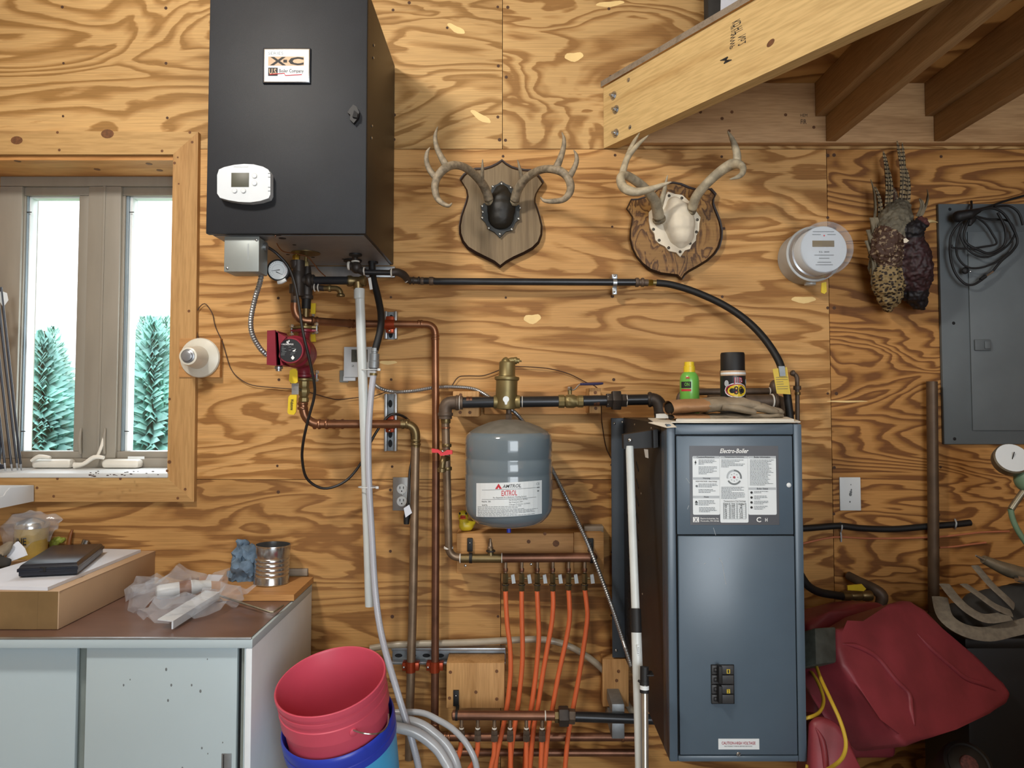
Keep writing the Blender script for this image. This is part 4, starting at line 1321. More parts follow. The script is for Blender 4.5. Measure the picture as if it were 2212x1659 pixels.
# ---------------------------------------------------------------- header under the boiler
HD = 0.22
def H(px, py, d=HD): return P(px, py, d)
hd = thing('boiler_header', H(655, 690), 'black iron twin-pipe header with brass stems under the boiler', 'pipe fitting')
b = MB()
b.tube([H(645, 563), H(645, 640)], 0.0205, 'black_iron', 20, 0)
b.lathe(H(640, 574), (0, 0, 1), [(0.019, -0.01), (0.021, 0), (0.021, 0.014), (0.017, 0.018)], 'black_iron', 20)
b.tube([H(645, 582), H(644, 600), H(645, 622)], [0.019, 0.024, 0.018], 'black_iron', 20)
b.build('left_pipe', hd)
b = MB()
b.tube([H(664, 576, .20), H(664, 596, .20), H(663, 628, .20), H(663, 640, .20)], [0.011, 0.014, 0.019, 0.017], 'black_iron', 20)
collar(b, H(663, 642, .20), Z, 0.021, 'black_iron', 0.014)
b.tube([H(662, 646, .20), H(661, 667, .20)], 0.0155, 'rubber_black', 18, 0)
b.tube([H(661, 667, .20), H(660, 706, .20)], 0.012, 'bronze', 18, 0)
b.build('right_pipe', hd)
b = MB()
b.ball(H(668, 605), 0.020, 'black_iron', (0.8, 1, 1.2))
b.tube([H(655, 605), H(680, 605)], 0.016, 'black_iron', 18, 0)
for px in (672, 677): collar(b, H(px, 605), X, 0.019, 'black_iron', 0.006)
b.tube([H(675, 606), H(752, 606)], 0.0138, 'black_pipe', 20, 0)
b.build('cross_pipe', hd)
b = MB()
b.hexnut(H(640, 566), H(640, 552), 0.0125, 'brass_bright'); b.cyl(H(640, 553), H(641, 524), 0.0062, 'brass_bright', 14); collar(b, H(640.5, 540), Z, 0.0085, 'brass_bright', 0.006)
b.build('brass_stem', hd)
b = MB()
b.hexnut(H(661, 577, .20), H(661, 566, .20), 0.011, 'brass'); b.cyl(H(661, 567, .20), H(661, 540, .20), 0.006, 'brass', 14)
b.build('brass_stem', hd)
b = MB()
c = PZ(658, 547, bz0 - 0.001)
b.lathe((c.x + 0.004, c.y, bz0 - 0.002), (0, 0, 1), [(0.048, 0), (0.048, 0.002)], 'bronze', 26)
b.build('flange_plate', hd)
b = MB()
b.tube([H(674, 620), H(700, 623)], 0.010, 'black_iron', 16, 0)
for px in (680, 688): collar(b, H(px, 621.5), X, 0.0135, 'thread_white', 0.003)
b.tube(elbow_path(H(700, 623), H(735, 623), H(736, 640), 0.02), 0.0095, 'bronze', 16, 0)
collar(b, H(712, 623), X, 0.012, 'brass', 0.008)
b.lathe(H(736, 634), (0, 0, -1), [(0.010, 0), (0.014, 0.005), (0.014, 0.010), (0.011, 0.011)], 'bronze', 18)
b.build('relief_outlet', hd)
b = MB()   # union and copper under the left pipe
collar(b, H(635, 624), Z, 0.016, 'black_iron', 0.03)
b.tube([H(637, 628), H(637, 650)], 0.0135, 'iron_brown', 18, 0)
collar(b, H(637, 651), Z, 0.0135, 'black_iron', 0.016)
b.build('union', hd)
bt_ = thing('brass_tee', H(773, 621, .2), 'brass tee valve above the white drain pipe', 'valve')
b = MB()
b.lathe(H(750, 607, .2), X, [(0.017, 0), (0.019, 0.003), (0.019, 0.014), (0.015, 0.02), (0.015, 0.042), (0.019, 0.048), (0.019, 0.062), (0.016, 0.065)], 'bronze', 20)
b.tube([H(773, 610, .2), H(774, 628, .2)], [0.018, 0.015], 'bronze', 18, 0)
b.build('body', bt_)
b = MB(); b.prism([P(x, y, .235) for x, y in ((795, 601), (801, 599), (805, 625), (799, 626))], (0, 0.002, 0), 'plastic_white'); b.build('tag', bt_)

rl = thing('outlet_pipe', P(850, 610, 0.1), 'black iron pipe running from the boiler outlet to the long hose', 'pipe')
b = MB()
u0 = P(767, 549, .17)
b.tube([Vector((u0.x, u0.y, bz0)), P(768, 563, .17)], 0.0105, 'black_iron', 16, 0)
collar(b, P(768, 565, .17), Z, 0.0145, 'thread_white', 0.005)
b.ball(P(770, 578, .17), 0.021, 'black_iron', (0.95, 0.95, 1))
b.tube([P(752, 573, .17), P(788, 588, .17)], [0.012, 0.014], 'black_iron', 16, 0)
collar(b, P(754, 574, .17), X, 0.015, 'thread_white', 0.008); collar(b, P(787, 586, .17), X, 0.015, 'thread_white', 0.005)
b.build('outlet_fitting', rl)
b = MB(); b.tube([P(785, 588, .17), P(846, 589, .13)], 0.0100, 'black_pipe', 16, 0); b.build('nipple', rl)
b = MB()
b.tube([P(844, 589, .13), P(858, 588, .12), P(872, 594, .10), P(882, 606, .07)], [0.0135, 0.014, 0.014, 0.012], 'black_iron', 18)
collar(b, P(846, 589, .13), X, 0.0145, 'thread_white', 0.005); collar(b, P(880, 604, .075), (1, 0.6, -.7), 0.0145, 'thread_white', 0.004)
b.build('elbow', rl)
b = MB()
b.tube([P(881, 605, .06), P(908, 607, .055)], 0.012, 'black_iron', 16, 0)
for px in (886, 893, 905): collar(b, P(px, 606, .057), X, 0.0145, 'black_iron', 0.006)
b.build('coupling', rl)
b = MB(); b.tube([P(905, 607, .055), P(940, 607, .055)], 0.0125, 'black_pipe', 18, 0); collar(b, P(912, 607, .055), X, 0.0145, 'iron_brown', 0.012); collar(b, P(932, 607, .055), X, 0.0155, 'iron_brown', 0.016); b.build('coupling', rl)
b = MB(); b.tube([P(938, 608, .055), P(1372, 610, .055)], 0.0130, 'black_pipe', 20, 0); b.build('straight_pipe', rl)
b = MB()
b.tube([P(1370, 610, .055), P(1400, 611, .055)], 0.0125, 'iron_brown', 18, 0); collar(b, P(1376, 610, .055), X, 0.017, 'iron_brown', 0.012); collar(b, P(1388, 610, .055), X, 0.0165, 'iron_brown', 0.01)
b.build('coupling', rl)
b = MB(); b.hexnut(P(1398, 611, .055), P(1410, 611, .055), 0.0125, 'brass_bright'); b.cyl(P(1409, 611, .055), P(1420, 611, .055), 0.010, 'brass', 14); b.build('brass_nipple', rl)
b = MB()
b.tube([P(1418, 611, .055), P(1450, 615, .06), P(1500, 630, .08), P(1560, 657, .11), P(1610, 690, .15), P(1650, 730, .20), P(1680, 775, .24), P(1692, 810, .26), P(1700, 850, .27), P(1707, 907, .27)], 0.0125, 'rubber_black', 18, 5)
b.build('rubber_hose', rl)
b = MB()
c = P(1328, 611, .055)
b.lathe(c - X * 0.007, X, [(0.0135, 0), (0.0155, 0.0), (0.0155, 0.014), (0.0135, 0.014)], 'galvanised', 22)
b.slab(1322, 592, 1334, 602, 0.002, 0.06, 'galvanised', 0.002); b.slab(1323, 620, 1333, 636, 0.03, 0.05, 'galvanised', 0.002)
b.ball(P(1328, 596, .061), 0.004, 'tin', seg=8); b.ball(P(1327, 630, .051), 0.004, 'tin', seg=8)
b.build('pipe_clamp', rl)

# ---------------------------------------------------------------- gauge
gg = thing('pressure_gauge', P(601, 610, .37), 'round white-faced pressure gauge in a black rim beside the header', 'gauge')
gc = P(601, 584, .37)
ax = Vector((0.12, -1, -0.02)).normalized()
b = MB(); b.lathe(gc, ax, [(0.030, -0.03), (0.033, -0.028), (0.0345, 0), (0.0345, 0.005), (0.030, 0.006), (0.030, 0.003)], 'rubber_black', 36, caps=True); b.build('case', gg)
b = MB(); b.lathe(gc, ax, [(0.0295, 0.0032), (0.0295, 0.004)], 'label_white', 36); fc = b.build('dial', gg)
b = MB()
gu = ax.cross(Z).normalized() * -1; gv = gu.cross(ax).normalized() * -1
if gu.x < 0: gu = -gu
if gv.z < 0: gv = -gv
for k in range(22):
    t = math.radians(225 - k * 270 / 21)
    for r0, r1, m in ((0.024, 0.0275, 'print_black' if k < 14 else 'print_red'), (0.017, 0.019, 'print_grey')):
        b.cyl(gc + ax * 0.0046 + (gu * math.cos(t) + gv * math.sin(t)) * r0, gc + ax * 0.0046 + (gu * math.cos(t) + gv * math.sin(t)) * r1, 0.0004, m, 4)
for ang, l in ((188, 0.022), (335, 0.016)):
    t = math.radians(ang); d_ = gu * math.cos(t) + gv * math.sin(t)
    b.tube([gc + ax * 0.005 - d_ * 0.006 - gv * (0.008 if l < 0.02 else 0), gc + ax * 0.005 + d_ * l - gv * (0.008 if l < 0.02 else 0)], [0.0013, 0.0003], 'print_black', 6, 0)
b.build('needle', fc)
b = MB(); b.tube([gc - ax * 0.03, H(630, 594)], [0.010, 0.008], 'black_iron', 14, 0); b.build('stem', gg)
b = MB(); b.tube([P(618, 604, .37), P(608, 609, .37), P(600, 610, .37)], [0.006, 0.0065, 0.006], 'plastic_white', 8); b.build('ring_tab', gg)
cp = MB()
c0 = PZ(595, 508, bz0)
cp.tube([Vector((c0.x, c0.y, bz0)), P(596, 520, .40), P(603, 535, .36), P(614, 544, .33), P(640, 548, .28), P(664, 555, .25), P(678, 570, .22), P(690, 585, .17), P(703, 597, .12)], 0.0019, 'copper', 8, 5)
cp.build('capillary_tube', None, 'thin bare copper tube looping below the boiler', 'tube')

# ---------------------------------------------------------------- circulator pump
pu = thing('circulator_pump', H(655, 825), 'dark red circulator pump with black round badge', 'pump')
b = MB()
fl = [(628, 708), (640, 704), (660, 703), (680, 704), (692, 708), (680, 713), (640, 714)]
for yc, m in ((708, 'brass'), (715, 'pump_red')):
    c = H(658, yc, .20)
    b.lathe(c, Z, [(0.030, -0.005), (0.032, -0.003), (0.032, 0.003), (0.030, 0.005)], m, 24)
    b.box((c.x - 0.046, c.y - 0.014, c.z - 0.0045), (c.x + 0.046, c.y + 0.014, c.z + 0.0045), m, 0.004)
b.build('upper_flange', pu)
b = MB()
for yc, m in ((812, 'pump_red'), (820, 'brass')):
    c = H(657, yc, .20)
    b.lathe(c, Z, [(0.030, -0.005), (0.032, -0.003), (0.032, 0.003), (0.030, 0.005)], m, 24)
    b.box((c.x - 0.046, c.y - 0.014, c.z - 0.0045), (c.x + 0.046, c.y + 0.014, c.z + 0.0045), m, 0.004)
b.build('lower_flange', pu)
for px, py in ((684, 709), (630, 713), (684, 812), (632, 818)):
    b = MB(); c = H(px, py, .21)
    b.hexnut(c + Z * 0.018, c + Z * 0.008, 0.0075, 'tin'); b.cyl(c + Z * 0.019, c - Z * 0.019, 0.0035, 'galv_dull', 8); b.hexnut(c - Z * 0.010, c - Z * 0.018, 0.0075, 'tin'); b.build('flange_bolt', pu)
blob('volute', [([H(658, 714, .20), H(655, 735, .20), H(660, 765, .20), H(657, 795, .20), H(657, 812, .20)], [0.021, 0.022, 0.040, 0.026, 0.022], 'pump_red'), ([H(652, 763, .22), H(640, 760, .27)], [0.050, 0.046], 'pump_red')], pu, 0.006)
mb_, mf = P(646, 762, .25), P(627, 757, .36)
max_ = (mf - mb_).normalized()
b = MB()
L_ = (mf - mb_).length
b.lathe(mb_, max_, [(0.052, 0), (0.053, L_ * 0.2), (0.052, L_ * 0.55), (0.046, L_ * 0.62), (0.045, L_ * 0.92), (0.041, L_), (0.037, L_), (0.036, L_ - 0.004)], 'pump_red', 40)
b.build('motor', pu)
b = MB()
b.lathe(mf, max_, [(0.0365, -0.002), (0.0365, 0.0006)], 'label_black', 36)
bd = b.build('badge', pu, 'black round rating badge with white print')
b = MB()
dd = 0.3605
def mp(u, v): return mf + X * (u - 627) * S(.36) - Z * (v - 757) * S(.36) + max_ * 0.0022 + Y * 0.0
b.text('GRUNDFOS', lambda u, v: mp(u, v), 'print_white', 0.01, 0, (608, 745.5, 634, 742))
for (ux, vy) in ((620, 738), (624, 736), (622, 740)):
    b.poly([mp(ux - 2, vy + 2), mp(ux + 2, vy + 2), mp(ux + 1, vy - 2)], 'print_white')
rr = random.Random(4)
for k in range(6):
    x = 607 + rr.uniform(0, 3)
    for _ in range(2):
        l = rr.uniform(5, 10)
        b.poly([mp(x, 750 + k * 3.4), mp(x + l, 750 + k * 3.4), mp(x + l, 749 + k * 3.4), mp(x, 749 + k * 3.4)], 'print_grey'); x += l + rr.uniform(8, 14)
b.poly([mp(629, 773), mp(633, 768), mp(637, 773), mp(634, 777), mp(632, 777)], 'print_white')
b.poly([mp(632, 758), mp(640, 754), mp(636, 761)], 'print_white')
b.build('lettering', bd)
b = MB()
b.prism([P(x, y, .38) for x, y in ((577, 714), (594, 713), (597, 790), (576, 788))], (0, 0.012, 0), 'pump_red')
b.prism([P(x, y, .37) for x, y in ((592, 714), (618, 728), (606, 742), (602, 770), (612, 789), (596, 790))], (0, 0.10, 0), 'pump_red')
b.prism([P(x, y, .37) for x, y in ((578, 715), (600, 715), (606, 789), (577, 787))], (0, 0.09, 0), 'pump_red')
b.build('terminal_box', pu)
b = MB(); c = P(602, 791, .34); b.lathe(c, (0, 0, -1), [(0.010, 0), (0.013, 0.002), (0.013, 0.009), (0.009, 0.010), (0.009, 0.016)], 'galvanised', 14); b.build('cable_clamp', pu)

# isolation valve with long yellow handle
iv = thing('ball_valve', H(656, 880), 'brass ball valve with yellow lever under the pump', 'valve')
b = MB(); b.lathe(H(656, 870), Z, [(0.014, 0), (0.0175, 0.004), (0.0175, 0.016), (0.014, 0.02), (0.020, 0.034), (0.021, 0.042), (0.016, 0.052), (0.018, 0.058), (0.018, 0.072)], 'brass', 8); b.build('body', iv)
b = MB(); b.cyl(H(650, 842), P(637, 840, .30), 0.006, 'steel_bolt', 10)
b.prism([P(x, y, .30) for x, y in ((630, 828), (645, 828), (645, 852), (630, 852))], (0, 0.004, 0), 'galvanised'); b.build('stem', iv)
b = MB()
b.prism([P(x, y, .305) for x, y in ((627, 801), (631, 797), (639, 797), (643, 801), (644, 825), (640, 828), (630, 828), (625, 822))], (0, -0.005, 0), 'handle_yellow')
b.build('lever_end', iv)
b = MB()
b.prism([P(x, y, .305) for x, y in ((624, 858), (628, 853), (642, 853), (640, 890), (636, 896), (625, 895), (622, 891))], (0, -0.005, 0), 'handle_yellow')
hh = b.build('lever', iv)
b = MB()
a0 = P(628.5, 858, .3108); sx_ = S(.31)
b.text('Webstone', lambda u, v: a0 + X * (v * sx_) - Z * (u * sx_), 'print_black', 0.02, 0, (4, -1.0, 28, 6.0))
b.build('lettering', hh)
vl = MB()
vl.prism([H(x, y, .10) for x, y in ((672, 655), (682, 655), (681, 678), (671, 678))], (0, 0.005, 0), 'handle_yellow')
vl.prism([H(x, y, .10) for x, y in ((671, 722), (681, 722), (682, 738), (672, 738))], (0, 0.005, 0), 'handle_yellow')
vl.prism([H(x, y, .098) for x, y in ((674, 676), (679, 676), (679, 724), (674, 724))], (0, 0.003, 0), 'galvanised')
vl.build('valve_lever', None, 'yellow valve lever half hidden behind the pump top', 'lever')

# ---------------------------------------------------------------- copper runs
sup = thing('copper_supply_pipe', P(940, 1590, .06), 'copper pipe from the header turning down the wall past the red-handled valve', 'pipe')
b = MB()
b.tube([H(637, 655), H(637, 668), H(642, 682, .215), H(655, 691, .205), H(672, 693, .195)], 0.0150, 'copper', 20, 4)
b.tube([H(670, 693, .196), H(760, 699, .075)], 0.0140, 'copper', 20, 0)
for q in ((674, 693, .194), (684, 694, .178), (755, 699, .08), (764, 699.5, .07)):
    collar(b, P(*q), (1, 0.8, -0.05), 0.0165, 'copper', 0.008)
b.build('upper_run', sup)
b = MB()
b.tube(elbow_path(P(755, 699, .07), P(940, 701, .06), P(942, 1000, .06), 0.038, 8), 0.0135, 'copper', 20, 0)
for q, a in (((905, 700, .06), X), ((911, 700, .06), X), ((940, 726, .06), Z), ((940, 732, .06), Z)):
    collar(b, P(*q), a, 0.0155, 'copper', 0.008)
b.build('elbow_run', sup)
b = MB()
b.tube([P(942, 995, .06), P(940, 1420, .06), P(939, 1560, .06)], 0.0138, 'copper_dull', 20, 0)
b.build('drop', sup)
b = MB()
b.tube(elbow_path(P(939, 1555, .06), P(941, 1592, .06), P(1375, 1592, .10), 0.04, 8), 0.0138, 'copper_dull', 18, 0)
for q, a in (((940, 1564, .06), Z), ((962, 1592, .062), X), ((970, 1592, .062), X), ((1345, 1592, .10), X)):
    collar(b, P(*q), a, 0.0162, 'copper', 0.008)
b.build('lower_run', sup)
rt = thing('copper_return_pipe', P(893, 1660, .06), 'copper pipe from the yellow-handled valve turning down to the floor', 'pipe')
b = MB()
b.tube(elbow_path(H(654, 866), H(658, 916), P(868, 916, .072), 0.055, 8), 0.0150, 'copper', 20, 0)
for q, a in (((654, 872, .22), Z), ((654, 882, .22), Z), ((680, 916, .20), X), ((690, 916, .20), X), ((706, 916, .19), X), ((722, 916, .17), X), ((740, 916, .16), X)):
    collar(b, P(*q), a, 0.0178, 'copper', 0.009)
b.build('valve_elbow', rt)
b = MB()
b.tube(elbow_path(P(862, 916, .075), P(899, 916, .065), P(898, 966, .06), 0.046, 10), 0.0155, 'bronze', 20, 0)
for q, a in (((870, 916, .07), X), ((880, 916, .07), X), ((898, 952, .06), Z), ((898, 960, .06), Z)):
    collar(b, P(*q), a, 0.0182, 'bronze', 0.009)
b.build('brown_elbow', rt)
b = MB(); b.tube([P(898, 950, .06), P(892, 1300, .06), P(885, 1540, .06), P(884, 1640, .06)], 0.0155, 'copper_grey', 20, 0); b.build('drop', rt)
lp = MB()
lp.tube([P(972, 1625, .05), P(1392, 1626, .08)], 0.0125, 'copper_dull', 16, 0)
lp.build('copper_floor_pipe', None, 'lowest horizontal copper pipe under the lower manifold', 'pipe')

# ---------------------------------------------------------------- strut channels with clamps
def strut(name, x0, y0, x1, y1, vertical, holes, clamps, lab):
    p, q = P(x0, y1, .028), P(x1, y0, .028)
    t = thing('strut_channel', ((p.x + q.x) / 2, -0.014, p.z), lab, 'bracket', 'slotted steel channels on the wall')
    b = MB()
    b.box((p.x, -0.001, p.z), (q.x, -0.004, q.z), 'galv_dull', 0.001)
    w_ = 0.010
    if vertical:
        b.box((p.x, -0.004, p.z), (p.x + w_, -0.028, q.z), 'galvanised', 0.002); b.box((q.x - w_, -0.004, p.z), (q.x, -0.028, q.z), 'galvanised', 0.002)
    else:
        b.box((p.x, -0.004, p.z), (q.x, -0.028, p.z + w_), 'galvanised', 0.002); b.box((p.x, -0.004, q.z - w_), (q.x, -0.028, q.z), 'galvanised', 0.002)
    for hx, hy in holes:
        c = P(hx, hy, .0045)
        rw, rh = (0.008, 0.014) if vertical else (0.014, 0.007)
        b.lathe(c, (0, -1, 0), [(rw, 0), (rw, 0.0006)], 'gap_black', 14) if vertical and rh < rw else b.poly([(c.x + rw * math.cos(k * math.pi / 8), -0.0046, c.z + rh * math.sin(k * math.pi / 8)) for k in range(16)], 'gap_black')
    b.build('channel', t)
    for cx, cy, a in clamps:
        c = P(cx, cy, .062)
        b = MB()
        u = X if a == 'x' else Z
        b.lathe(c - u * 0.018, u, [(0.0155, 0), (0.0178, 0.0), (0.0178, 0.036), (0.0155, 0.036)], 'clamp_red', 22)
        s_ = Z if a == 'x' else X
        b.box(c - u * 0.014 - s_ * 0.030 - Y * 0.004, c + u * 0.014 + s_ * 0.030 + Y * 0.030, 'clamp_red', 0.003)
        b.ball(c - s_ * 0.023 - Y * 0.006, 0.005, 'tin', seg=10)
        b.build('pipe_clamp', t)
    return t
strut('a', 830, 672, 857, 732, True, ((845, 688), (844, 722)), ((842, 701, 'x'),), 'short upright slotted steel channel behind the upper copper pipe')
strut('b', 829, 850, 857, 975, True, ((843, 872), (843, 938), (843, 958)), ((842, 916, 'x'),), 'long upright slotted steel channel behind the lower copper pipe')
strut('c', 845, 1400, 1092, 1436, False, [(861 + 30 * k, 1416) for k in range(8)], ((887, 1440, 'z'), (939, 1440, 'z')), 'horizontal slotted steel channel low on the wall beside the buckets')

# ---------------------------------------------------------------- drain pipe, hoses, cords
b = MB()
b.tube([P(777, 640, .2), P(783, 800, .19), P(790, 1000, .18), P(799, 1309, .17)], 0.0162, 'pvc_white', 22, 3)
b.lathe(P(776, 646, .2), (0.005, 0, 1), [(0.0165, 0), (0.0185, 0.002), (0.0185, 0.030), (0.0175, 0.036)], 'pvc_white', 22)
b.lathe(P(799, 1309, .17), (0, 0, 1), [(0.0125, -0.0006), (0.0125, -0.0002)], 'gap_black', 18)
b.build('drain_pipe', None, 'white plastic drain pipe hanging from the brass tee', 'pipe')
b = MB()
b.tube([P(803, 563, .095), P(806, 600, .10), P(816, 640, .125), P(823, 680, .16), P(821, 715, .18), P(810, 757, .19)], 0.0122, 'rubber_black', 18, 6)
b.build('black_hose', None, 'black rubber hose curving down beside the drain pipe', 'hose')
b = MB()
u_ = (P(807, 808, .19) - P(810, 752, .19))
b.lathe(P(810, 752, .19), u_, [(0.0125, 0), (0.0125, 0.012), (0.011, 0.013), (0.011, 0.018), (0.0165, 0.020), (0.0165, 0.044), (0.018, 0.046), (0.018, 0.068), (0.015, 0.070), (0.013, 0.078)], 'galv_dull', 20)
b.lathe(P(807, 806, .19), u_, [(0.0135, 0), (0.0135, 0.008)], 'brass', 16)
b.build('hose_coupling', None, 'grey plastic coupling joining black and clear hose', 'coupling')
b = MB()
b.tube([P(807, 808, .19), P(801, 860, .20), P(796, 940, .21), P(797, 1040, .21), P(803, 1150, .21), P(811, 1280, .22), P(826, 1380, .25), P(860, 1500, .30), P(890, 1600, .33), P(907, 1680, .34), P(912, 1800, .34)], [0.0108] * 11, 'hose_braid', 18, 6)
b.build('clear_hose', None, 'braided clear hose tied to the white drain pipe', 'hose')
for py, dx in ((799, 800), (1052, 796)):
    b = MB(); c = P(dx, py, .195)
    ring = [c + X * (0.034 if py > 900 else 0.030) * math.cos(k * math.pi / 10) + Y * 0.024 * math.sin(k * math.pi / 10) for k in range(21)]
    b.tube(ring, 0.0018, 'plastic_white', 6, 0); b.box(c + X * 0.028 - Z * 0.004 - Y * 0.02, c + X * 0.038 + Z * 0.004 - Y * 0.012, 'plastic_white', 0.001)
    b.build('cable_tie', None, 'white cable tie around the drain pipe ' + ('just below the grey coupling' if py < 900 else 'level with the outlet'), 'cable tie', 'white cable ties on the drain pipe')
pc = thing('power_cable', P(700, 1055, .1), 'black power cable looping from the junction box to the outlet', 'cable')
b = MB()
b.tube([P(578, 534, .42), P(598, 548, .40), P(622, 575, .385), P(636, 610, .37), P(645, 655, .36), P(655, 720, .36), P(668, 775, .34), P(679, 830, .31), P(678, 860, .29), P(666, 905, .27), P(655, 955, .24), P(653, 995, .20), P(664, 1035, .16), P(700, 1055, .13), P(745, 1040, .11), P(780, 1000, .10), P(806, 945, .10), P(836, 902, .09), P(858, 895, .08), P(882, 908, .035), P(890, 940, .03), P(890, 990, .035), P(885, 1020, .045), P(883, 1060, .06), P(881, 1090, .06)], 0.0047, 'cord_black', 12, 6)
b.build('cable', pc)
b = MB(); c = P(881, 1090, .058)
b.tube([c + Z * 0.005, c - Z * 0.02, P(879, 1115, .055), P(878, 1132, .055)], [0.006, 0.009, 0.012, 0.010], 'rubber_black', 12)
b.build('plug', pc)
b = MB(); b.prism([P(x, y, .078) for x, y in ((872, 1098), (884, 1090), (890, 1108), (876, 1118))], (0, 0.001, 0), 'paper'); b.build('tag', pc, 'white paper tag')
b = MB()
ribbed(b, [P(566, 588, .42), P(561, 612, .42), P(551, 645, .42), P(542, 690, .42), P(545, 722, .41), P(560, 750, .39), P(577, 768, .37)], 0.0088, 'galvanised')
b.build('flexible_conduit', None, 'ribbed steel conduit from the junction box to the red pump', 'conduit', 'ribbed steel conduits')
b = MB()
ribbed(b, [P(800, 822, .05), P(820, 838, .05), P(850, 846, .05), P(890, 845, .04), P(940, 837, .03), P(985, 836, .03), P(1025, 841, .05), P(1060, 860, .10), P(1085, 876, .10), P(1112, 890, .10), P(1140, 925, .05), P(1168, 970, .03), P(1192, 1012, .03), P(1228, 1085, .05), P(1273, 1182, .16), P(1318, 1300, .20), P(1343, 1375, .27), P(1364, 1440, .33)], 0.0075, 'galvanised')
b.build('flexible_conduit', None, 'long ribbed steel conduit running behind the grey tank to the dark boiler', 'conduit', 'ribbed steel conduits')

# white sensor control behind the drain pipe
sc = thing('control_box', P(775, 825, 0), 'white wall control with grey screen half hidden by the drain pipe', 'thermostat')
b = MB(); b.slab(733, 800, 752, 826, 0.001, 0.010, 'box_grey', 0.002); b.slab(742, 749, 812, 815, 0.008, 0.035, 'plastic_cool', 0.003); b.slab(741, 812, 768, 823, 0.008, 0.030, 'plastic_cool', 0.002); b.build('body', sc)
b = MB(); b.slab(759, 755, 794, 782, 0.035, 0.0362, 'lcd', 0.0); b.textpx('55', 766, 759, 773, 779, 0.037, 'lcd_dark'); b.textpx('2', 759, 788, 765, 792, .0366, 'print_grey'); b.build('display', sc)

# ---------------------------------------------------------------- pipe run over the tank
run = thing('iron_pipe_run', P(1180, 885, TD), 'dark iron pipe run over the tank from the left drop to the boiler', 'pipe')
def T(px, py, d=TD): return P(px, py, d)
b = MB()
b.tube(elbow_path(T(1000, 870), T(962, 870), T(962, 905), 0.026, 7), 0.0230, 'iron_brown', 20, 0)
collar(b, T(988, 870), X, 0.0263, 'iron_brown', 0.012); collar(b, T(962, 895), Z, 0.0263, 'iron_brown', 0.012); collar(b, T(993, 870), X, 0.0241, 'thread_white', 0.003)
b.build('elbow', run)
b = MB(); b.tube([T(990, 870), T(1070, 868)], 0.0190, 'black_pipe', 20, 0); b.build('nipple', run)
b = MB(); b.tube([T(1124, 868), T(1210, 867)], 0.0190, 'black_pipe', 20, 0); collar(b, T(1128, 868), X, 0.0202, 'thread_white', 0.003); b.build('nipple', run)
b = MB(); b.tube([T(1258, 866), T(1316, 865)], 0.0185, 'black_pipe', 20, 0); b.build('nipple', run)
b = MB()
b.hexnut(T(1310, 865), T(1323, 865), 0.0269, 'black_iron'); b.hexnut(T(1322, 865), T(1340, 865), 0.0370, 'black_iron'); b.hexnut(T(1339, 865), T(1353, 865), 0.0246, 'black_iron'); collar(b, T(1312, 865), X, 0.0235, 'thread_white', 0.003); collar(b, T(1353, 865), X, 0.0218, 'thread_white', 0.003)
b.build('union', run)
b = MB(); b.tube([T(1350, 864), T(1405, 863)], 0.0185, 'black_pipe', 20, 0); b.build('nipple', run)
b = MB()
b.tube(elbow_path(T(1402, 863), T(1424, 863, .19), P(1430, 912, .20), 0.03, 7), 0.0230, 'black_iron', 20, 0)
collar(b, T(1404, 863), X, 0.0263, 'black_iron', 0.010); collar(b, P(1430, 893, .2), Z, 0.0274, 'black_iron', 0.012); collar(b, P(1430, 902, .2), Z, 0.0235, 'thread_white', 0.006)
b.build('elbow', run)
for px in (1014, 1288):
    b = MB()
    c = T(px, 868 if px < 1100 else 866)
    for dx in (-0.0055, 0.0055):
        b.lathe(c + X * (dx - 0.0045), X, [(0.0172, 0), (0.0182, 0.0), (0.0182, 0.009), (0.0172, 0.009)], 'copper_dull', 22)
    b.build('pipe_strap', run)
b = MB()
for (px, dx) in ((1092, 0),):
    b.lathe(T(1066, 868), X, [(0.018, 0), (0.023, 0.002), (0.023, 0.016), (0.020, 0.022), (0.020, 0.072), (0.023, 0.078), (0.023, 0.090), (0.018, 0.092)], 'brass', 22)
sep = thing('air_separator', T(1095, 885), 'tall brass air separator with bent vent top above the grey tank', 'air separator')
b.lathe(T(1093, 884), (0.03, 0, 1), [(0.012, -0.002), (0.034, 0.002), (0.037, 0.012), (0.037, 0.098), (0.042, 0.101), (0.043, 0.106), (0.042, 0.111), (0.030, 0.114), (0.028, 0.118), (0.028, 0.160), (0.025, 0.164)], 'brass', 30)
b.build('body', sep)
b = MB()
b.tube([T(1095, 792), T(1096, 782), T(1100, 778)], [0.022, 0.021, 0.013], 'brass', 18)
b.tube([T(1098, 782), T(1108, 778), T(1122, 780)], [0.012, 0.010, 0.0085], 'brass', 14)
collar(b, T(1114, 779), X, 0.0123, 'brass', 0.010); b.cyl(T(1120, 780), T(1127, 780), 0.003, 'brass', 8)
b.build('vent_cap', sep)
b = MB(); c = T(1093, 865, TD + 0.0385)
b.poly([c + X * 0.0105 * math.cos(k * math.pi / 9) + Z * (0.0105 * math.sin(k * math.pi / 9) + 0.004) for k in range(-3, 13)] + [c - X * 0.003 - Z * 0.014, c + X * 0.003 - Z * 0.014], 'label_white')
b.build('badge', sep)
bv = thing('ball_valve', T(1232, 885), 'brass ball valve with blue lever on the iron pipe run', 'valve')
b = MB()
b.lathe(T(1206, 867), X, [(0.018, 0), (0.0235, 0.001), (0.0235, 0.020), (0.018, 0.022), (0.023, 0.028), (0.024, 0.036), (0.024, 0.052), (0.020, 0.060), (0.020, 0.066), (0.022, 0.068), (0.022, 0.084), (0.018, 0.086)], 'brass', 10)
b.build('body', bv)
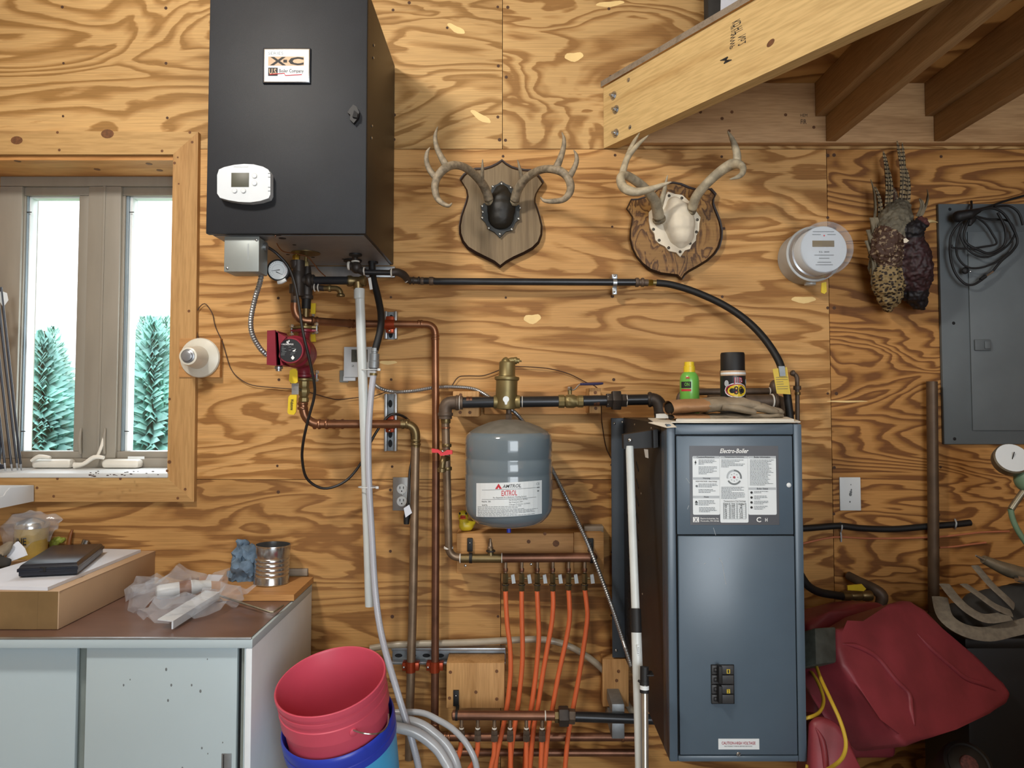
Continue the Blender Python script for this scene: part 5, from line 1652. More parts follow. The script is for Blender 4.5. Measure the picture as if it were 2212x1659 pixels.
b = MB(); b.cyl(T(1231, 852), T(1231, 841), 0.007, 'brass', 12); b.hexnut(T(1231, 843), T(1231, 836), 0.0085, 'steel_bolt'); b.build('stem', bv)
b = MB(); b.tube([T(1226, 842), T(1240, 842), T(1250, 832), T(1258, 829)], 0.0042, 'galvanised', 8, 3, flat=0.5); b.tube([T(1253, 830), T(1290, 829), T(1303, 828)], [0.0045, 0.005, 0.0035], 'handle_blue', 8, 3); b.build('lever', bv)

b = MB()
b.slab(1046, 846, 1298, 895, 0.001, 0.040, 'pine_block', 0.002)
b.build('backing_board', None, 'long pine board on the wall behind the brass separator', 'board')
def block(x0, y0, x1, y1, d0, d1, lab, holes=(), m='pine_block_b'):
    b = MB(); b.slab(x0, y0, x1, y1, d0, d1, m, 0.003)
    for hx, hy in holes: b.disc(P(hx, hy, d1 + 0.0003), 0.006, 'knot_brown', seg=8, h=0.0006)
    return b.build('wood_block', None, lab, 'wood block', 'pine blocks behind the pipes')
block(978, 845, 1035, 900, 0.001, 0.155, 'pine block on the wall behind the elbow left of the separator', ((995, 853), (994, 891), (1015, 891)))
block(1273, 838, 1298, 893, 0.041, 0.158, 'pine block at the right end of the board behind the blue-lever valve', ((1286, 848), (1287, 882)))
block(964, 1432, 1090, 1530, 0.001, 0.10, 'large pine block beneath the horizontal steel channel', ((973, 1452), (1073, 1450), (1073, 1510), (1028, 1495), (971, 1508)))
block(1302, 1424, 1358, 1527, 0.001, 0.06, 'pine block half hidden behind the white pole', ((1336, 1450), (1332, 1470)))

# left drop to the upper manifold with red-handled drain valve
um = thing('upper_manifold', P(1130, 1215, .13), 'copper heating manifold with six small valves below the tank', 'manifold')
MD = 0.13
def U(px, py, d=MD): return P(px, py, d)
b = MB()
b.tube(elbow_path(T(962, 900, TD), U(970, 1202, MD), U(1010, 1206, MD), 0.036, 8), 0.0135, 'copper_grey', 20, 0)
collar(b, T(963, 908), Z, 0.0165, 'bronze', 0.02); collar(b, T(963, 924), Z, 0.0155, 'copper', 0.006)
collar(b, T(965, 962, .17), Z, 0.0165, 'bronze', 0.012); collar(b, U(966, 1012, .16), Z, 0.0165, 'bronze', 0.012); collar(b, U(969, 1183), Z, 0.0165, 'thread_white', 0.008); collar(b, U(994, 1206), X, 0.0165, 'thread_white', 0.004)
b.build('drop_pipe', um)
b = MB()
b.tube([U(996, 1206), U(1088, 1206)], 0.0155, 'bronze', 20, 0)
b.tube([U(1060, 1204), U(1060, 1186)], [0.012, 0.010], 'bronze', 14, 0)
collar(b, U(1060, 1190), Z, 0.016, 'black_iron', 0.006)
b.lathe(U(1059, 1186), Z, [(0.010, 0), (0.011, 0.006), (0.008, 0.010), (0.008, 0.018), (0.005, 0.026), (0.004, 0.036)], 'copper_grey', 14)
b.build('tee', um)
b = MB(); b.tube([U(1084, 1205), U(1280, 1204)], 0.0160, 'copper_dull', 22, 0); b.lathe(U(1278, 1204), X, [(0.0165, 0), (0.0165, 0.012), (0.004, 0.020)], 'copper_dull', 18); collar(b, U(1084, 1205), X, 0.0175, 'thread_white', 0.003); b.build('trunk', um)
for px in (1015, 1276):
    b = MB(); b.slab(px - 6, 1163, px + 6, 1192, 0.092, 0.104, 'rubber_black', 0.002)
    c = U(px + 2, 1205); b.lathe(c - X * 0.005, X, [(0.0165, 0), (0.0185, 0), (0.0185, 0.010), (0.0165, 0.010)], 'rubber_black', 20); b.ball(P(px, 1173, .105), 0.003, 'tin', seg=8); b.build('pipe_hanger', um)
rv = thing('drain_valve', U(960, 1022, .19), 'small drain valve with red butterfly handle on the left drop pipe', 'valve')
b = MB()
b.tube(elbow_path(U(966, 990, .17), U(957, 990, .215), U(954, 1020, .215), 0.02), 0.0105, 'bronze', 16, 0)
b.lathe(U(954, 1010, .215), (0, 0, -1), [(0.0105, 0), (0.015, 0.003), (0.015, 0.014), (0.012, 0.015)], 'bronze', 18); b.tube([U(958, 988, .2), U(958, 974, .2)], 0.008, 'brass', 12, 0)
b.build('body', rv)
b = MB()
b.prism([U(x, y, .21) for x, y in ((932, 969), (946, 971), (956, 978), (966, 972), (977, 973), (977, 981), (964, 983), (952, 985), (946, 978), (933, 978))], (0, 0.014, 0), 'handle_red')
b.ball(U(956, 975, .205), 0.005, 'tin', seg=10)
b.build('handle', rv)
mbd = MB()
mbd.slab(986, 1152, 1303, 1239, 0.001, 0.09, 'pine_block', 0.003)
for hx, hy in ((1005, 1222), (1147, 1219), (1281, 1222)):
    mbd.ball(P(hx, hy, .0905), 0.005, 'tin', (1, .5, 1), 8)
for hx, hy, r_ in ((1142, 1170, .007), (1201, 1174, .012), (1177, 1153, .006)):
    mbd.disc(P(hx, hy, .0903), r_, 'knot_brown', seg=9, h=0.0005)
mbd.build('manifold_board', None, 'thick pine board below the tank carrying the upper manifold', 'board')
b = MB(); b.slab(1262, 1137, 1304, 1158, 0.001, 0.05, 'grey_scrap', 0.002); b.slab(1240, 1150, 1304, 1238, 0.0905, 0.098, 'ply_scrap', 0.001); b.build('scrap_board', None, 'small plywood scrap at the right end of the manifold board', 'board')
OUTX = (1092, 1127, 1160.5, 1194, 1228, 1263)
for i, px in enumerate(OUTX):
    b = MB()
    y2 = 1276 - (2 if i > 3 else 0)
    b.tube([U(px, 1212), U(px, 1237)], 0.0062, 'copper_grey', 14, 0)
    collar(b, U(px, 1231), Z, 0.0085, 'copper_dull', 0.012)
    b.hexnut(U(px, 1239), U(px, 1258), 0.0105, 'bronze'); b.hexnut(U(px, 1260), U(px, y2), 0.0112, 'bronze'); collar(b, U(px, 1263), Z, 0.0125, 'black_iron', 0.003)
    b.cyl(U(px + 3, 1249), U(px + 14, 1249), 0.004, 'bronze', 10)
    v = b.build('outlet_valve', um)
    b = MB(); b.prism([U(px + dx, 1252 + dy, MD + .012) for dx, dy in ((12, -9), (19, -11), (22, 8), (14, 9))], (0, 0.009, 0), 'label_grey'); b.build('valve_handle', v)
TUB = [
 [(1092, 1274), (1093, 1306), (1096, 1352), (1101, 1390), (1103, 1430), (1102, 1466), (1095, 1528), (1086, 1575), (1072, 1640), (1066, 1720)],
 [(1127, 1274), (1127, 1306), (1128, 1360), (1129, 1400), (1127, 1450), (1118, 1530), (1110, 1580), (1102, 1650), (1098, 1720)],
 [(1160, 1274), (1162, 1317), (1164, 1368), (1162, 1405), (1157, 1460), (1147, 1533), (1138, 1590), (1130, 1720)],
 [(1194, 1274), (1195, 1306), (1192, 1345), (1183, 1396), (1172, 1460), (1161, 1533), (1152, 1580), (1140, 1720)],
 [(1228, 1272), (1230, 1302), (1230, 1340), (1221, 1392), (1206, 1460), (1193, 1533), (1184, 1580), (1172, 1720)],
 [(1263, 1272), (1267, 1302), (1269, 1334), (1262, 1390), (1251, 1460), (1238, 1530), (1226, 1600), (1216, 1720)]]
ORD = ('first', 'second', 'third', 'fourth', 'fifth', 'sixth')
for i, ps in enumerate(TUB):
    b = MB(); b.tube([P(x, y, MD) for x, y in ps], 0.0083, 'pex_orange', 14, 5)
    b.build('heating_tube', None, 'orange plastic tube on the %s valve from the left of the upper manifold' % ORD[i], 'tube', 'orange tubes of the upper manifold')
lm = thing('lower_manifold', P(1080, 1557, .2), 'brown copper manifold low on the wall with six outlets', 'manifold')
LD = 0.20
b = MB()
b.tube([P(984, 1545, LD), P(1200, 1546, LD)], 0.0150, 'copper_dull', 22, 0); b.lathe(P(986, 1545, LD), -X, [(0.016, 0), (0.016, 0.012), (0.006, 0.016)], 'copper_dull', 18)
collar(b, P(1178, 1546, LD), X, 0.0165, 'thread_white', 0.004); b.build('trunk', lm)
b = MB()
b.hexnut(P(1198, 1547, LD), P(1208, 1547, LD), 0.021, 'bronze'); b.hexnut(P(1207, 1547, LD), P(1228, 1547, LD), 0.032, 'black_iron'); b.hexnut(P(1227, 1547, LD), P(1242, 1548, LD), 0.024, 'iron_brown'); b.build('union', lm)
b = MB(); b.tube([P(1238, 1548, LD), P(1418, 1554, LD)], 0.0165, 'black_pipe', 20, 0); b.build('nipple', lm)
b = MB()
b.slab(979, 1492, 991, 1526, 0.10, 0.108, 'rubber_black', 0.001); b.ball(P(985, 1503, .109), 0.003, 'tin', seg=8)
c = P(985, 1545, LD); b.box((c.x - 0.006, -0.104, P(985, 1524, .108).z - 0.01), (c.x + 0.004, -LD + 0.016, P(985, 1524, .108).z), 'rubber_black'); b.lathe(c - X * 0.002, X, [(0.0155, 0), (0.0172, 0), (0.0172, 0.008), (0.0155, 0.008)], 'rubber_black', 20)
b.build('pipe_hanger', lm)
b = MB(); b.slab(1322, 1521, 1349, 1546, 0.004, 0.185, 'galv_dull', 0.002); b.slab(1322, 1560, 1349, 1596, 0.004, 0.17, 'galv_dull', 0.002); b.build('pipe_hanger', lm)
LOW = [[(997, 1596), (994, 1620), (986, 1646), (974, 1675), (962, 1740)], [(1032, 1598), (1031, 1622), (1024, 1645), (1010, 1672), (1000, 1740)], [(1068, 1598), (1067, 1630), (1060, 1660), (1050, 1740)],
       [(1102, 1598), (1103, 1640), (1102, 1740)], [(1137, 1598), (1137, 1640), (1136, 1740)], [(1171, 1598), (1169, 1640), (1166, 1740)]]
for i, ps in enumerate(LOW):
    px = ps[0][0]
    b = MB()
    b.tube([P(px, 1550, LD), P(px, 1580, LD)], 0.0062, 'copper_grey', 14, 0)
    collar(b, P(px, 1573, LD), Z, 0.0082, 'thread_white', 0.004); b.hexnut(P(px, 1577, LD), P(px, 1587, LD), 0.0115, 'iron_brown'); b.hexnut(P(px, 1587, LD), P(px, 1600, LD), 0.0125, 'iron_brown')
    b.build('outlet', lm)
    b = MB(); b.tube([P(x, y, LD) for x, y in ps], 0.0083, 'pex_orange', 14, 5)
    b.build('heating_tube', None, 'orange plastic tube on the %s outlet from the left of the lower manifold' % ORD[i], 'tube', 'orange tubes of the lower manifold')
b = MB()
b.tube(pts([(800, 1401), (840, 1394), (892, 1391), (1004, 1388), (1102, 1383), (1158, 1381), (1200, 1386), (1242, 1402), (1284, 1430), (1312, 1458), (1340, 1497), (1366, 1538)], .035), 0.0118, 'hose_milky', 16, 5)
b.build('milky_hose', None, 'cloudy plastic hose arching along the wall behind the orange tubes', 'hose')
for i, (ps, r_, lab) in enumerate(((((826, 1548, .30), (898, 1561, .30), (937, 1584, .30), (971, 1620, .31), (990, 1675, .32), (996, 1800, .32)), 0.0150, 'thick clear hose, upper of the two thick ones beside the blue bucket'),
                                   (((826, 1566, .36), (892, 1580, .36), (935, 1609, .36), (959, 1640, .37), (974, 1680, .38), (980, 1800, .38)), 0.0160, 'thick clear hose, lower of the two thick ones beside the blue bucket'),
                                   (((830, 1540, .22), (906, 1539, .22), (948, 1556, .23), (982, 1578, .25), (1013, 1615, .27), (1031, 1668, .28), (1036, 1800, .28)), 0.0100, 'thin clear hose curving over the two thick ones'))):
    b = MB(); b.tube([P(*q) for q in ps], r_, 'hose_clear', 18, 6); b.build('coiled_hose', None, lab, 'hose', 'clear hoses coiled by the buckets')

# ---------------------------------------------------------------- pipes behind the things on the electric boiler
bp = thing('rear_pipes', P(1600, 905, .15), 'brown iron pipes with elbows behind the cans on the boiler', 'pipe')
b = MB()
b.tube(elbow_path(P(1466, 905, .12), P(1468, 847, .12), P(1664, 845, .12), 0.03, 6), 0.012, 'iron_brown', 18, 0); collar(b, P(1478, 846, .12), X, 0.016, 'iron_brown', 0.012); collar(b, P(1662, 845, .12), X, 0.0135, 'thread_white', 0.004); b.ball(P(1672, 838, .12), 0.020, 'iron_brown', (0.8, 1, 1.4))
b.build('small_pipe', bp)
b = MB()
b.tube(elbow_path(P(1530, 866, .20), P(1694, 866, .20), P(1700, 912, .20), 0.035, 7), 0.021, 'iron_brown', 20, 0); collar(b, P(1668, 866, .2), X, 0.0245, 'thread_white', 0.005); collar(b, P(1675, 866, .2), X, 0.026, 'iron_brown', 0.012); collar(b, P(1699, 892, .2), Z, 0.027, 'iron_brown', 0.012)
b.build('large_pipe', bp)
vp = thing('gauge_riser', P(1723, 905, .3), 'thin brown riser pipe with a bent top at the right rear of the boiler', 'pipe')
b = MB()
b.tube(elbow_path(P(1708, 806, .24), P(1722, 808, .24), P(1723, 915, .24), 0.02, 6), 0.0072, 'iron_brown', 14, 0); collar(b, P(1722, 838, .24), Z, 0.0125, 'iron_brown', 0.014); collar(b, P(1723, 850, .24), Z, 0.0095, 'bronze', 0.010); collar(b, P(1713, 806, .24), X, 0.010, 'iron_brown', 0.008)
b.build('riser', vp)
yt = thing('yellow_tag', P(1688, 853, .31), 'yellow paper tag clipped onto the black hose', 'tag')
b = MB(); b.prism([P(x, y, .30) for x, y in ((1669, 797), (1700, 793), (1708, 852), (1678, 850))], (0, 0.0012, 0), 'tag_yellow')
rr = random.Random(2)
for k in range(6):
    y = 815 + k * 5
    b.cyl(P(1676 + k * 0.6, y, .3016), P(1676 + k * 0.6 + rr.uniform(14, 26), y - 0.8, .3016), 0.0006, 'print_grey', 4)
b.build('sheet', yt)
b = MB(); b.prism([P(x, y, .306) for x, y in ((1682, 791), (1695, 791), (1697, 812), (1685, 813))], (0, 0.008, 0), 'galv_dull'); b.build('clip', yt)
# ================================================================ WALL-HUNG SMALL THINGS
# keyless lamp socket on its wood block
ls_ = thing('lamp_socket', P(430, 815, .03), 'round white porcelain lamp socket on a wood block by the window', 'lamp')
b = MB()
c = P(433, 773, .028)
b.lathe(c, (0, -1, 0), [(0.072, 0), (0.073, 0.004), (0.070, 0.010), (0.050, 0.020), (0.042, 0.026), (0.038, 0.05), (0.034, 0.085), (0.031, 0.098), (0.025, 0.100), (0.024, 0.096)], 'porcelain', 40)
b.build('base', ls_)
b = MB(); b.lathe(c, (0, -1, 0), [(0.0235, 0.09), (0.0235, 0.099), (0.018, 0.101), (0.018, 0.108), (0.014, 0.110)], 'socket_grey', 24); b.build('socket', ls_)
b = MB(); b.slab(386, 731, 476, 815, 0.0225, 0.0275, 'pine_block', 0.0); b.slab(437, 731, 476, 815, 0.0005, 0.0225, 'pine_block', 0.0); b.build('mounting_block', None, 'square pine block behind the porcelain lamp socket', 'wood block')
def wire(name, ps, d, r, m, lab, cat='wire', group=None, sm=5):
    b = MB(); b.tube([P(*(q if len(q) > 2 else (q[0], q[1], d))) for q in ps], r, m, 8, sm)
    return b.build(name, None, lab, cat, group)
wire('thin_wire', [(428, 735), (424, 700), (426, 672), (442, 656), (458, 676), (465, 705), (480, 738), (488, 765), (498, 795), (515, 816), (545, 832), (600, 838), (650, 843), (700, 857), (730, 863), (770, 859), (800, 858), (835, 846)], .010, .0016, 'wire_brown', 'thin brown wire running from the lamp socket across the wall')
wire('thin_wire', [(976, 834), (990, 815), (1010, 812), (1040, 812), (1062, 806), (1090, 795), (1110, 792), (1150, 793), (1190, 797), (1230, 808), (1262, 824), (1290, 838), (1298, 870, .165), (1300, 910), (1308, 960), (1320, 990), (1350, 1040)], .012, .0017, 'wire_brown', 'thin dark wire arching over the brass separator')
# outlet, cover plate
ol = thing('power_outlet', P(868, 1103, 0), 'metal duplex outlet plate beneath the copper pipes', 'outlet')
b = MB(); b.slab(848, 1031, 888, 1103, 0.0005, 0.006, 'outlet_plate', 0.002); b.ball(P(868, 1068, .0065), 0.003, 'tin', (1, .5, 1), 8); b.build('plate', ol)
for py in (1056, 1083):
    b = MB(); c = P(868, py, .006)
    b.lathe(c, (0, -1, 0), [(0.0185, 0), (0.018, 0.0025)], 'plastic_white', 24)
    for dx in (-0.0065, 0.0065): b.box((c.x + dx - 0.0013, c.y - 0.0022, c.z), (c.x + dx + 0.0013, c.y - 0.0032, c.z + 0.009), 'gap_black')
    b.ball((c.x, c.y - 0.0022, c.z - 0.008), 0.0028, 'gap_black', (1, .4, 1), 8)
    b.build('receptacle', ol)
b = MB(); b.slab(1815, 1031, 1859, 1103, 0.0005, 0.006, 'label_white', 0.002)
for px, py, r_ in ((1838, 1063, .006), (1837, 1068, .007), (1839, 1058, .004), (1838, 1047, .003), (1836, 1084, .004)):
    b.ball(P(px, py, .0058), r_, 'print_grey', (0.8, .12, 1), 10)
b.build('switch_plate', None, 'blank white cover plate with dark smudges right of the electric boiler', 'cover plate')
# rubber duck standing on the manifold board
dz = P(1006, 1152, .089).z
dp = Vector((P(1006, 1150, .055).x, -.052, dz))
dk_ = thing('toy_duck', dp, 'small yellow toy duck with open orange beak under the grey tank', 'toy')
def dv(x, y, z): return dp + Vector((x, y, z)) * 1.5
blob('body', [([dv(-.004, 0, .0135), dv(.006, .002, .0135), dv(.020, .004, .020)], [0.020, 0.020, 0.007], 'duck_yellow'), ([dv(-.006, -.002, .026), dv(-.006, -.003, .0385)], [0.016, 0.0195], 'duck_yellow')], dk_, 0.004)
b = MB(); b.ball(dv(-.006, -.0155, .0335), 0.0125, 'duck_beak', (1.1, .7, .26), 12); b.ball(dv(-.006, -.0150, .0385), 0.0110, 'duck_beak', (1.05, .7, .26), 12); b.ball(dv(-.006, -.0150, .0360), 0.009, 'crimson', (1.0, .6, .3), 10); b.build('beak', dk_)
for sx in (-1, 1):
    b = MB(); b.ball(dv(-.006 + sx * .0075, -.0130, .0445), 0.0034, 'gap_black', (1, .6, 1.4), 8); b.build('eye', dk_)

# ---------------------------------------------------------------- deer antler mounts
def mount(name, lab, outline, centre, face_m, cover, cover_m, dome, tacks, tack_m, beams, ant_m, burrs, sh=0.955):
    c0 = P(*centre, 0.03)
    t = thing(name, Vector((c0.x, 0, P(centre[0], max(y for x, y in outline), 0).z)), lab, 'antler mount')
    b = MB()
    b.prism([P(x, y, 0.002) for x, y in outline], (0, -0.018, 0), 'plaque_edge')
    cx, cy = centre
    inner = [P(cx + (x - cx) * sh, cy + (y - cy) * sh - 2, 0.030) for x, y in outline]
    o2 = [P(x, y, 0.020) for x, y in outline]
    A = [b.bm.verts.new(v) for v in o2]; B = [b.bm.verts.new(v) for v in inner]
    fs = [b.bm.faces.new((A[k], A[(k + 1) % len(A)], B[(k + 1) % len(B)], B[k])) for k in range(len(A))]
    b._set(fs, 'plaque_edge')
    b._set([b.bm.faces.new([b.bm.verts.new(v - Y * 0.0004) for v in inner])], face_m)
    b.build('plaque', t)
    b = MB()
    b.prism([P(x, y, 0.042) for x, y in cover], (0, 0.011, 0), cover_m[0])
    b.build('skin_trim', t)
    blob('skull_cover', [([P(*q) for q in ch], rs, cover_m[1]) for ch, rs in dome], t, 0.005, 0.0008, 40)
    for x, y in tacks:
        b = MB(); b.ball(P(x, y, 0.0425), 0.0055, tack_m, (1, .6, 1), 12); b.build('tack', t)
    for bs in beams:
        b = MB()
        for ps, rs in bs:
            b.tube([P(*q) for q in ps], [r * 0.00192 for r in rs], ant_m, 14, 5)
        a = b.build('antler', t, smooth=180)
    for q, q2, r_ in burrs:
        b = MB()
        p0_, p1_ = P(*q), P(*q2); u = (p1_ - p0_).normalized()
        b.lathe(p0_, u, [(r_ * .8, -0.006), (r_ * 1.12, -0.003), (r_ * 1.15, 0.004), (r_ * .9, 0.010)], 'antler_burr', 20)
        b.build('antler_burr', t)
    return t
def z5(l): return [(880 + x / 4.7405, 250 + y / 4.7405, *r) for x, y, *r in l]
def z6(l): return [(1280 + x / 4.485, 250 + y / 4.485, *r) for x, y, *r in l]
ol1 = z5([(970, 460), (1010, 495), (1070, 530), (1130, 548), (1200, 560), (1265, 562), (1320, 590), (1360, 635), (1396, 690), (1355, 745), (1325, 800), (1312, 850), (1312, 900), (1335, 960), (1360, 1040), (1383, 1140), (1380, 1230), (1350, 1310), (1290, 1370), (1200, 1420), (1090, 1470), (1010, 1515), (950, 1562),
          (890, 1515), (800, 1470), (700, 1420), (610, 1365), (560, 1300), (532, 1220), (530, 1140), (548, 1040), (575, 960), (600, 890), (612, 830), (600, 760), (570, 710), (538, 660), (575, 610), (630, 565), (700, 548), (790, 545), (860, 525), (920, 495)])
cov1 = z5([(965, 670), (1010, 700), (1075, 725), (1085, 760), (1100, 800), (1110, 880), (1160, 930), (1145, 985), (1152, 1050), (1105, 1095), (1075, 1170), (1010, 1185), (945, 1248), (890, 1190), (830, 1160), (800, 1095), (755, 1050), (768, 985), (750, 920), (800, 885), (840, 850), (848, 790), (870, 720), (920, 702)])
mount('antler_mount', 'grey oak shield with antlers and a black leather skull cover', ol1, (1085, 465), 'plaque_oak_grey', cov1, ('leather_trim', 'leather_black'),
      [(z5([(965, 790, .036), (965, 880, .034), (963, 960, .034), (958, 1040, .034), (953, 1110, .034)]), [.030, .047, .0545, .050, .024]), (z5([(870, 870, .038), (1065, 870, .038)]), [.024, .024])],
      z5([(965, 695), (876, 725), (1060, 735), (1152, 942), (1140, 1055), (1070, 1163), (948, 1212), (833, 1150), (768, 1045), (768, 925), (772, 985)]), 'tack',
      [[(z5([(835, 860, .07), (795, 745, .10), (722, 640, .15), (605, 540, .21), (485, 505, .26), (385, 540, .29), (312, 620, .30), (282, 720, .31), (300, 830, .32), (350, 890, .33), (420, 922, .34), (458, 893, .34)]), [9, 8.5, 8, 7, 7, 7.5, 7, 6.5, 5.5, 4.5, 3.2, .8]),
        (z5([(405, 525, .28), (345, 420, .28), (297, 310, .27), (285, 205, .27), (312, 110, .26)]), [7, 5.5, 4.6, 3.5, .6]),
        (z5([(295, 640, .30), (222, 545, .30), (195, 450, .30), (203, 375, .30), (233, 322, .30)]), [6, 5, 4.2, 3.2, .6]),
        (z5([(765, 660, .14), (768, 560, .17), (770, 445, .19)]), [4.2, 3.2, .7])],
       [(z5([(1100, 865, .07), (1128, 765, .10), (1205, 650, .15), (1330, 568, .21), (1440, 545, .26), (1560, 565, .29), (1640, 630, .30), (1672, 720, .31), (1655, 800, .32), (1590, 862, .33), (1480, 876, .34), (1400, 868, .34), (1362, 833, .34)]), [9, 8.5, 8, 7, 7, 7.5, 7, 7, 6.2, 5, 4.4, 3, .8]),
        (z5([(1520, 545, .28), (1565, 440, .28), (1598, 330, .27), (1604, 240, .27), (1582, 170, .26)]), [7, 5.5, 4.5, 3.3, .6]),
        (z5([(1655, 630, .30), (1702, 550, .30), (1732, 470, .30), (1730, 405, .30), (1703, 350, .30)]), [6, 5, 4.2, 3.2, .6]),
        (z5([(1178, 670, .14), (1155, 560, .17), (1128, 450, .19)]), [4.2, 3.2, .7])]],
      'antler', [(z5([(840, 880, .06)])[0], z5([(815, 800, .09)])[0], .0155), (z5([(1095, 885, .06)])[0], z5([(1118, 800, .09)])[0], .0155)])
ol2 = z6([(775, 652), (850, 665), (930, 700), (1010, 722), (1080, 722), (1142, 714), (1168, 742), (1190, 770), (1168, 815), (1165, 855), (1178, 895), (1205, 960), (1232, 1030), (1250, 1110), (1248, 1190), (1225, 1280), (1180, 1350), (1110, 1415), (1020, 1470), (930, 1520), (890, 1552), (862, 1595),
          (825, 1560), (760, 1552), (660, 1540), (560, 1505), (480, 1445), (420, 1375), (378, 1290), (357, 1200), (360, 1110), (375, 1030), (378, 985), (350, 940), (322, 905), (345, 860), (365, 818), (430, 815), (510, 792), (590, 755), (650, 700), (700, 665)])
cov2 = z6([(730, 735), (800, 758), (870, 768), (905, 800), (950, 840), (1000, 920), (1047, 985), (1035, 1045), (1032, 1110), (1005, 1160), (1000, 1210), (960, 1250), (945, 1290), (895, 1305), (850, 1368), (810, 1325), (740, 1310), (700, 1265), (640, 1235), (610, 1200), (600, 1140), (560, 1085), (548, 1010), (550, 930), (590, 890), (640, 850), (690, 810)])
mount('antler_mount', 'tilted swirly oak shield with antlers and a pale bone skull cap', ol2, (1455, 500), 'plaque_oak_swirl', cov2, ('bone_white', 'bone_white'),
      [(z6([(790, 870, .030), (812, 960, .026), (830, 1060, .024), (845, 1150, .026), (850, 1230, .030)]), [.034, .056, .064, .054, .028]), (z6([(690, 985, .034), (915, 930, .032)]), [.028, .032])],
      z6([(742, 775), (865, 797), (1015, 1008), (1007, 1126), (945, 1236), (848, 1318), (737, 1279), (645, 1206), (590, 1100)]), 'tack_dark',
      [[(z6([(640, 985, .08), (615, 860, .12), (560, 765, .16), (480, 680, .20), (385, 610, .24), (310, 575, .28), (272, 605, .31), (290, 680, .33), (350, 725, .35), (440, 738, .36), (560, 712, .37), (680, 670, .375), (765, 640, .38)]), [11, 10, 9, 8.5, 8, 7.5, 7.5, 8, 8, 7, 5.5, 3.5, .8]),
        (z6([(285, 600, .29), (305, 500, .28), (345, 400, .26), (440, 280, .24), (547, 185, .22)]), [7, 5.8, 5, 4, .7]),
        (z6([(318, 450, .27), (365, 330, .24), (410, 240, .22), (457, 165, .20)]), [5.2, 4.5, 3.5, .6]),
        (z6([(650, 880, .11), (690, 755, .14), (708, 660, .16), (727, 575, .17)]), [6, 4.5, 3, .6])],
       [(z6([(965, 900, .07), (1008, 780, .11), (1100, 665, .15), (1225, 550, .18), (1340, 475, .21), (1410, 470, .24), (1455, 500, .27), (1452, 555, .30), (1410, 592, .32), (1328, 616, .33)]), [9, 9, 8.5, 9, 10, 8, 6, 5, 4, .7]),
        (z6([(1395, 475, .22), (1400, 380, .22), (1380, 300, .21), (1350, 225, .20), (1310, 150, .19)]), [8, 7, 6, 4.5, 1.0])]],
      'antler_pale', [(z6([(645, 1005, .06)])[0], z6([(632, 930, .09)])[0], .021), (z6([(955, 925, .055)])[0], z6([(985, 840, .09)])[0], .0155)], 0.965)

# ---------------------------------------------------------------- electricity meter
MZ = P(1715, 565, 0)
mt = thing('electric_meter', MZ, 'round electric meter under a clear dome on the wall', 'meter')
mc = P(1735, 560, 0)
b = MB(); b.lathe((mc.x, -0.002, mc.z), (0, -1, 0), [(0.096, 0), (0.096, 0.075), (0.100, 0.078), (0.100, 0.092), (0.094, 0.095)], 'meter_grey', 48); b.build('base_ring', mt)
b = MB(); b.lathe((mc.x, -0.002, mc.z), (0, -1, 0), [(0.094, 0.094), (0.090, 0.10), (0.088, 0.112), (0.082, 0.114), (0.082, 0.165), (0.080, 0.168)], 'galvanised', 48, mats=['galvanised', 'galvanised', 'tin', 'label_white', 'plastic_cool', 'plastic_cool'])
b.build('housing', mt)
b = MB(); b.lathe((mc.x, -0.002, mc.z), (0, -1, 0), [(0.079, 0.1685), (0.079, 0.1695)], 'plastic_cool', 48); mfc = b.build('face', mt)
mu = -0.1725
def mface(u, v): return Vector((mc.x + u, mu, mc.z + v))
b = MB()
b.poly([mface(-.040, .008), mface(.036, .008), mface(.036, .030), mface(-.040, .030)], 'bronze')
b.build('display', mfc)
b = MB()
for s, x0, y0, x1, y1 in (('ITRON', -.040, .048, -.010, .053), ('CENTRON', .012, .048, .042, .053), ('CL 200', -.018, -.012, .018, -.007), ('EASTERN ELECTRIC', -.034, -.027, .034, -.022), ('UTILITY', -.018, -.038, .018, -.033)):
    if s in ('CL 200',):
        b.text(s, lambda u, v: mface(u, v), 'print_black', 0.005, 0, (x0, y0, x1, y1))
rr = random.Random(6)
for x0, x1, y in ((-.040, -.010, .050), (.012, .042, .050), (-.038, .036, .060), (-.034, .034, -.022), (-.018, .018, -.033), (-.030, .030, -.056), (-.024, .024, -.047)):
    b.poly([mface(x0, y), mface(x1, y), mface(x1, y + .0024), mface(x0, y + .0024)], 'print_grey')
b.poly([mface(-.001, .045), mface(.004, .045), mface(.004, .050), mface(-.001, .050)], 'print_red')
b.build('lettering', mfc)
b = MB(); b.lathe((mc.x, -0.002, mc.z), (0, -1, 0), [(0.0935, 0.096), (0.0935, 0.185), (0.090, 0.197), (0.080, 0.202)], 'meter_glass', 48); b.build('glass_dome', mt)
for px, py in ((1726, 545), (1752, 580)):
    b = MB(); c = P(px, py, .14); b.box(c - Vector((.007, .001, .007)), c + Vector((.007, .001, .007)), 'gap_black'); b.build('side_window', mfc) if False else b.bm.free()
b = MB(); b.lathe((mc.x + 0.0, -.055, mc.z - .094), (0, 0, -1), [(0.020, 0), (0.020, 0.012), (0.014, 0.014)], 'meter_grey', 18); b.build('hub', mt)
b = MB(); b.tube([P(1772, 600, .09), P(1785, 598, .10), P(1795, 590, .10)], 0.003, 'copper', 8); b.prism([P(x, y, .10) for x, y in ((1775, 611), (1785, 609), (1786, 630), (1781, 635), (1774, 632))], (0, 0.004, 0), 'handle_yellow'); b.build('seal_tag', mt, 'yellow seal tag')

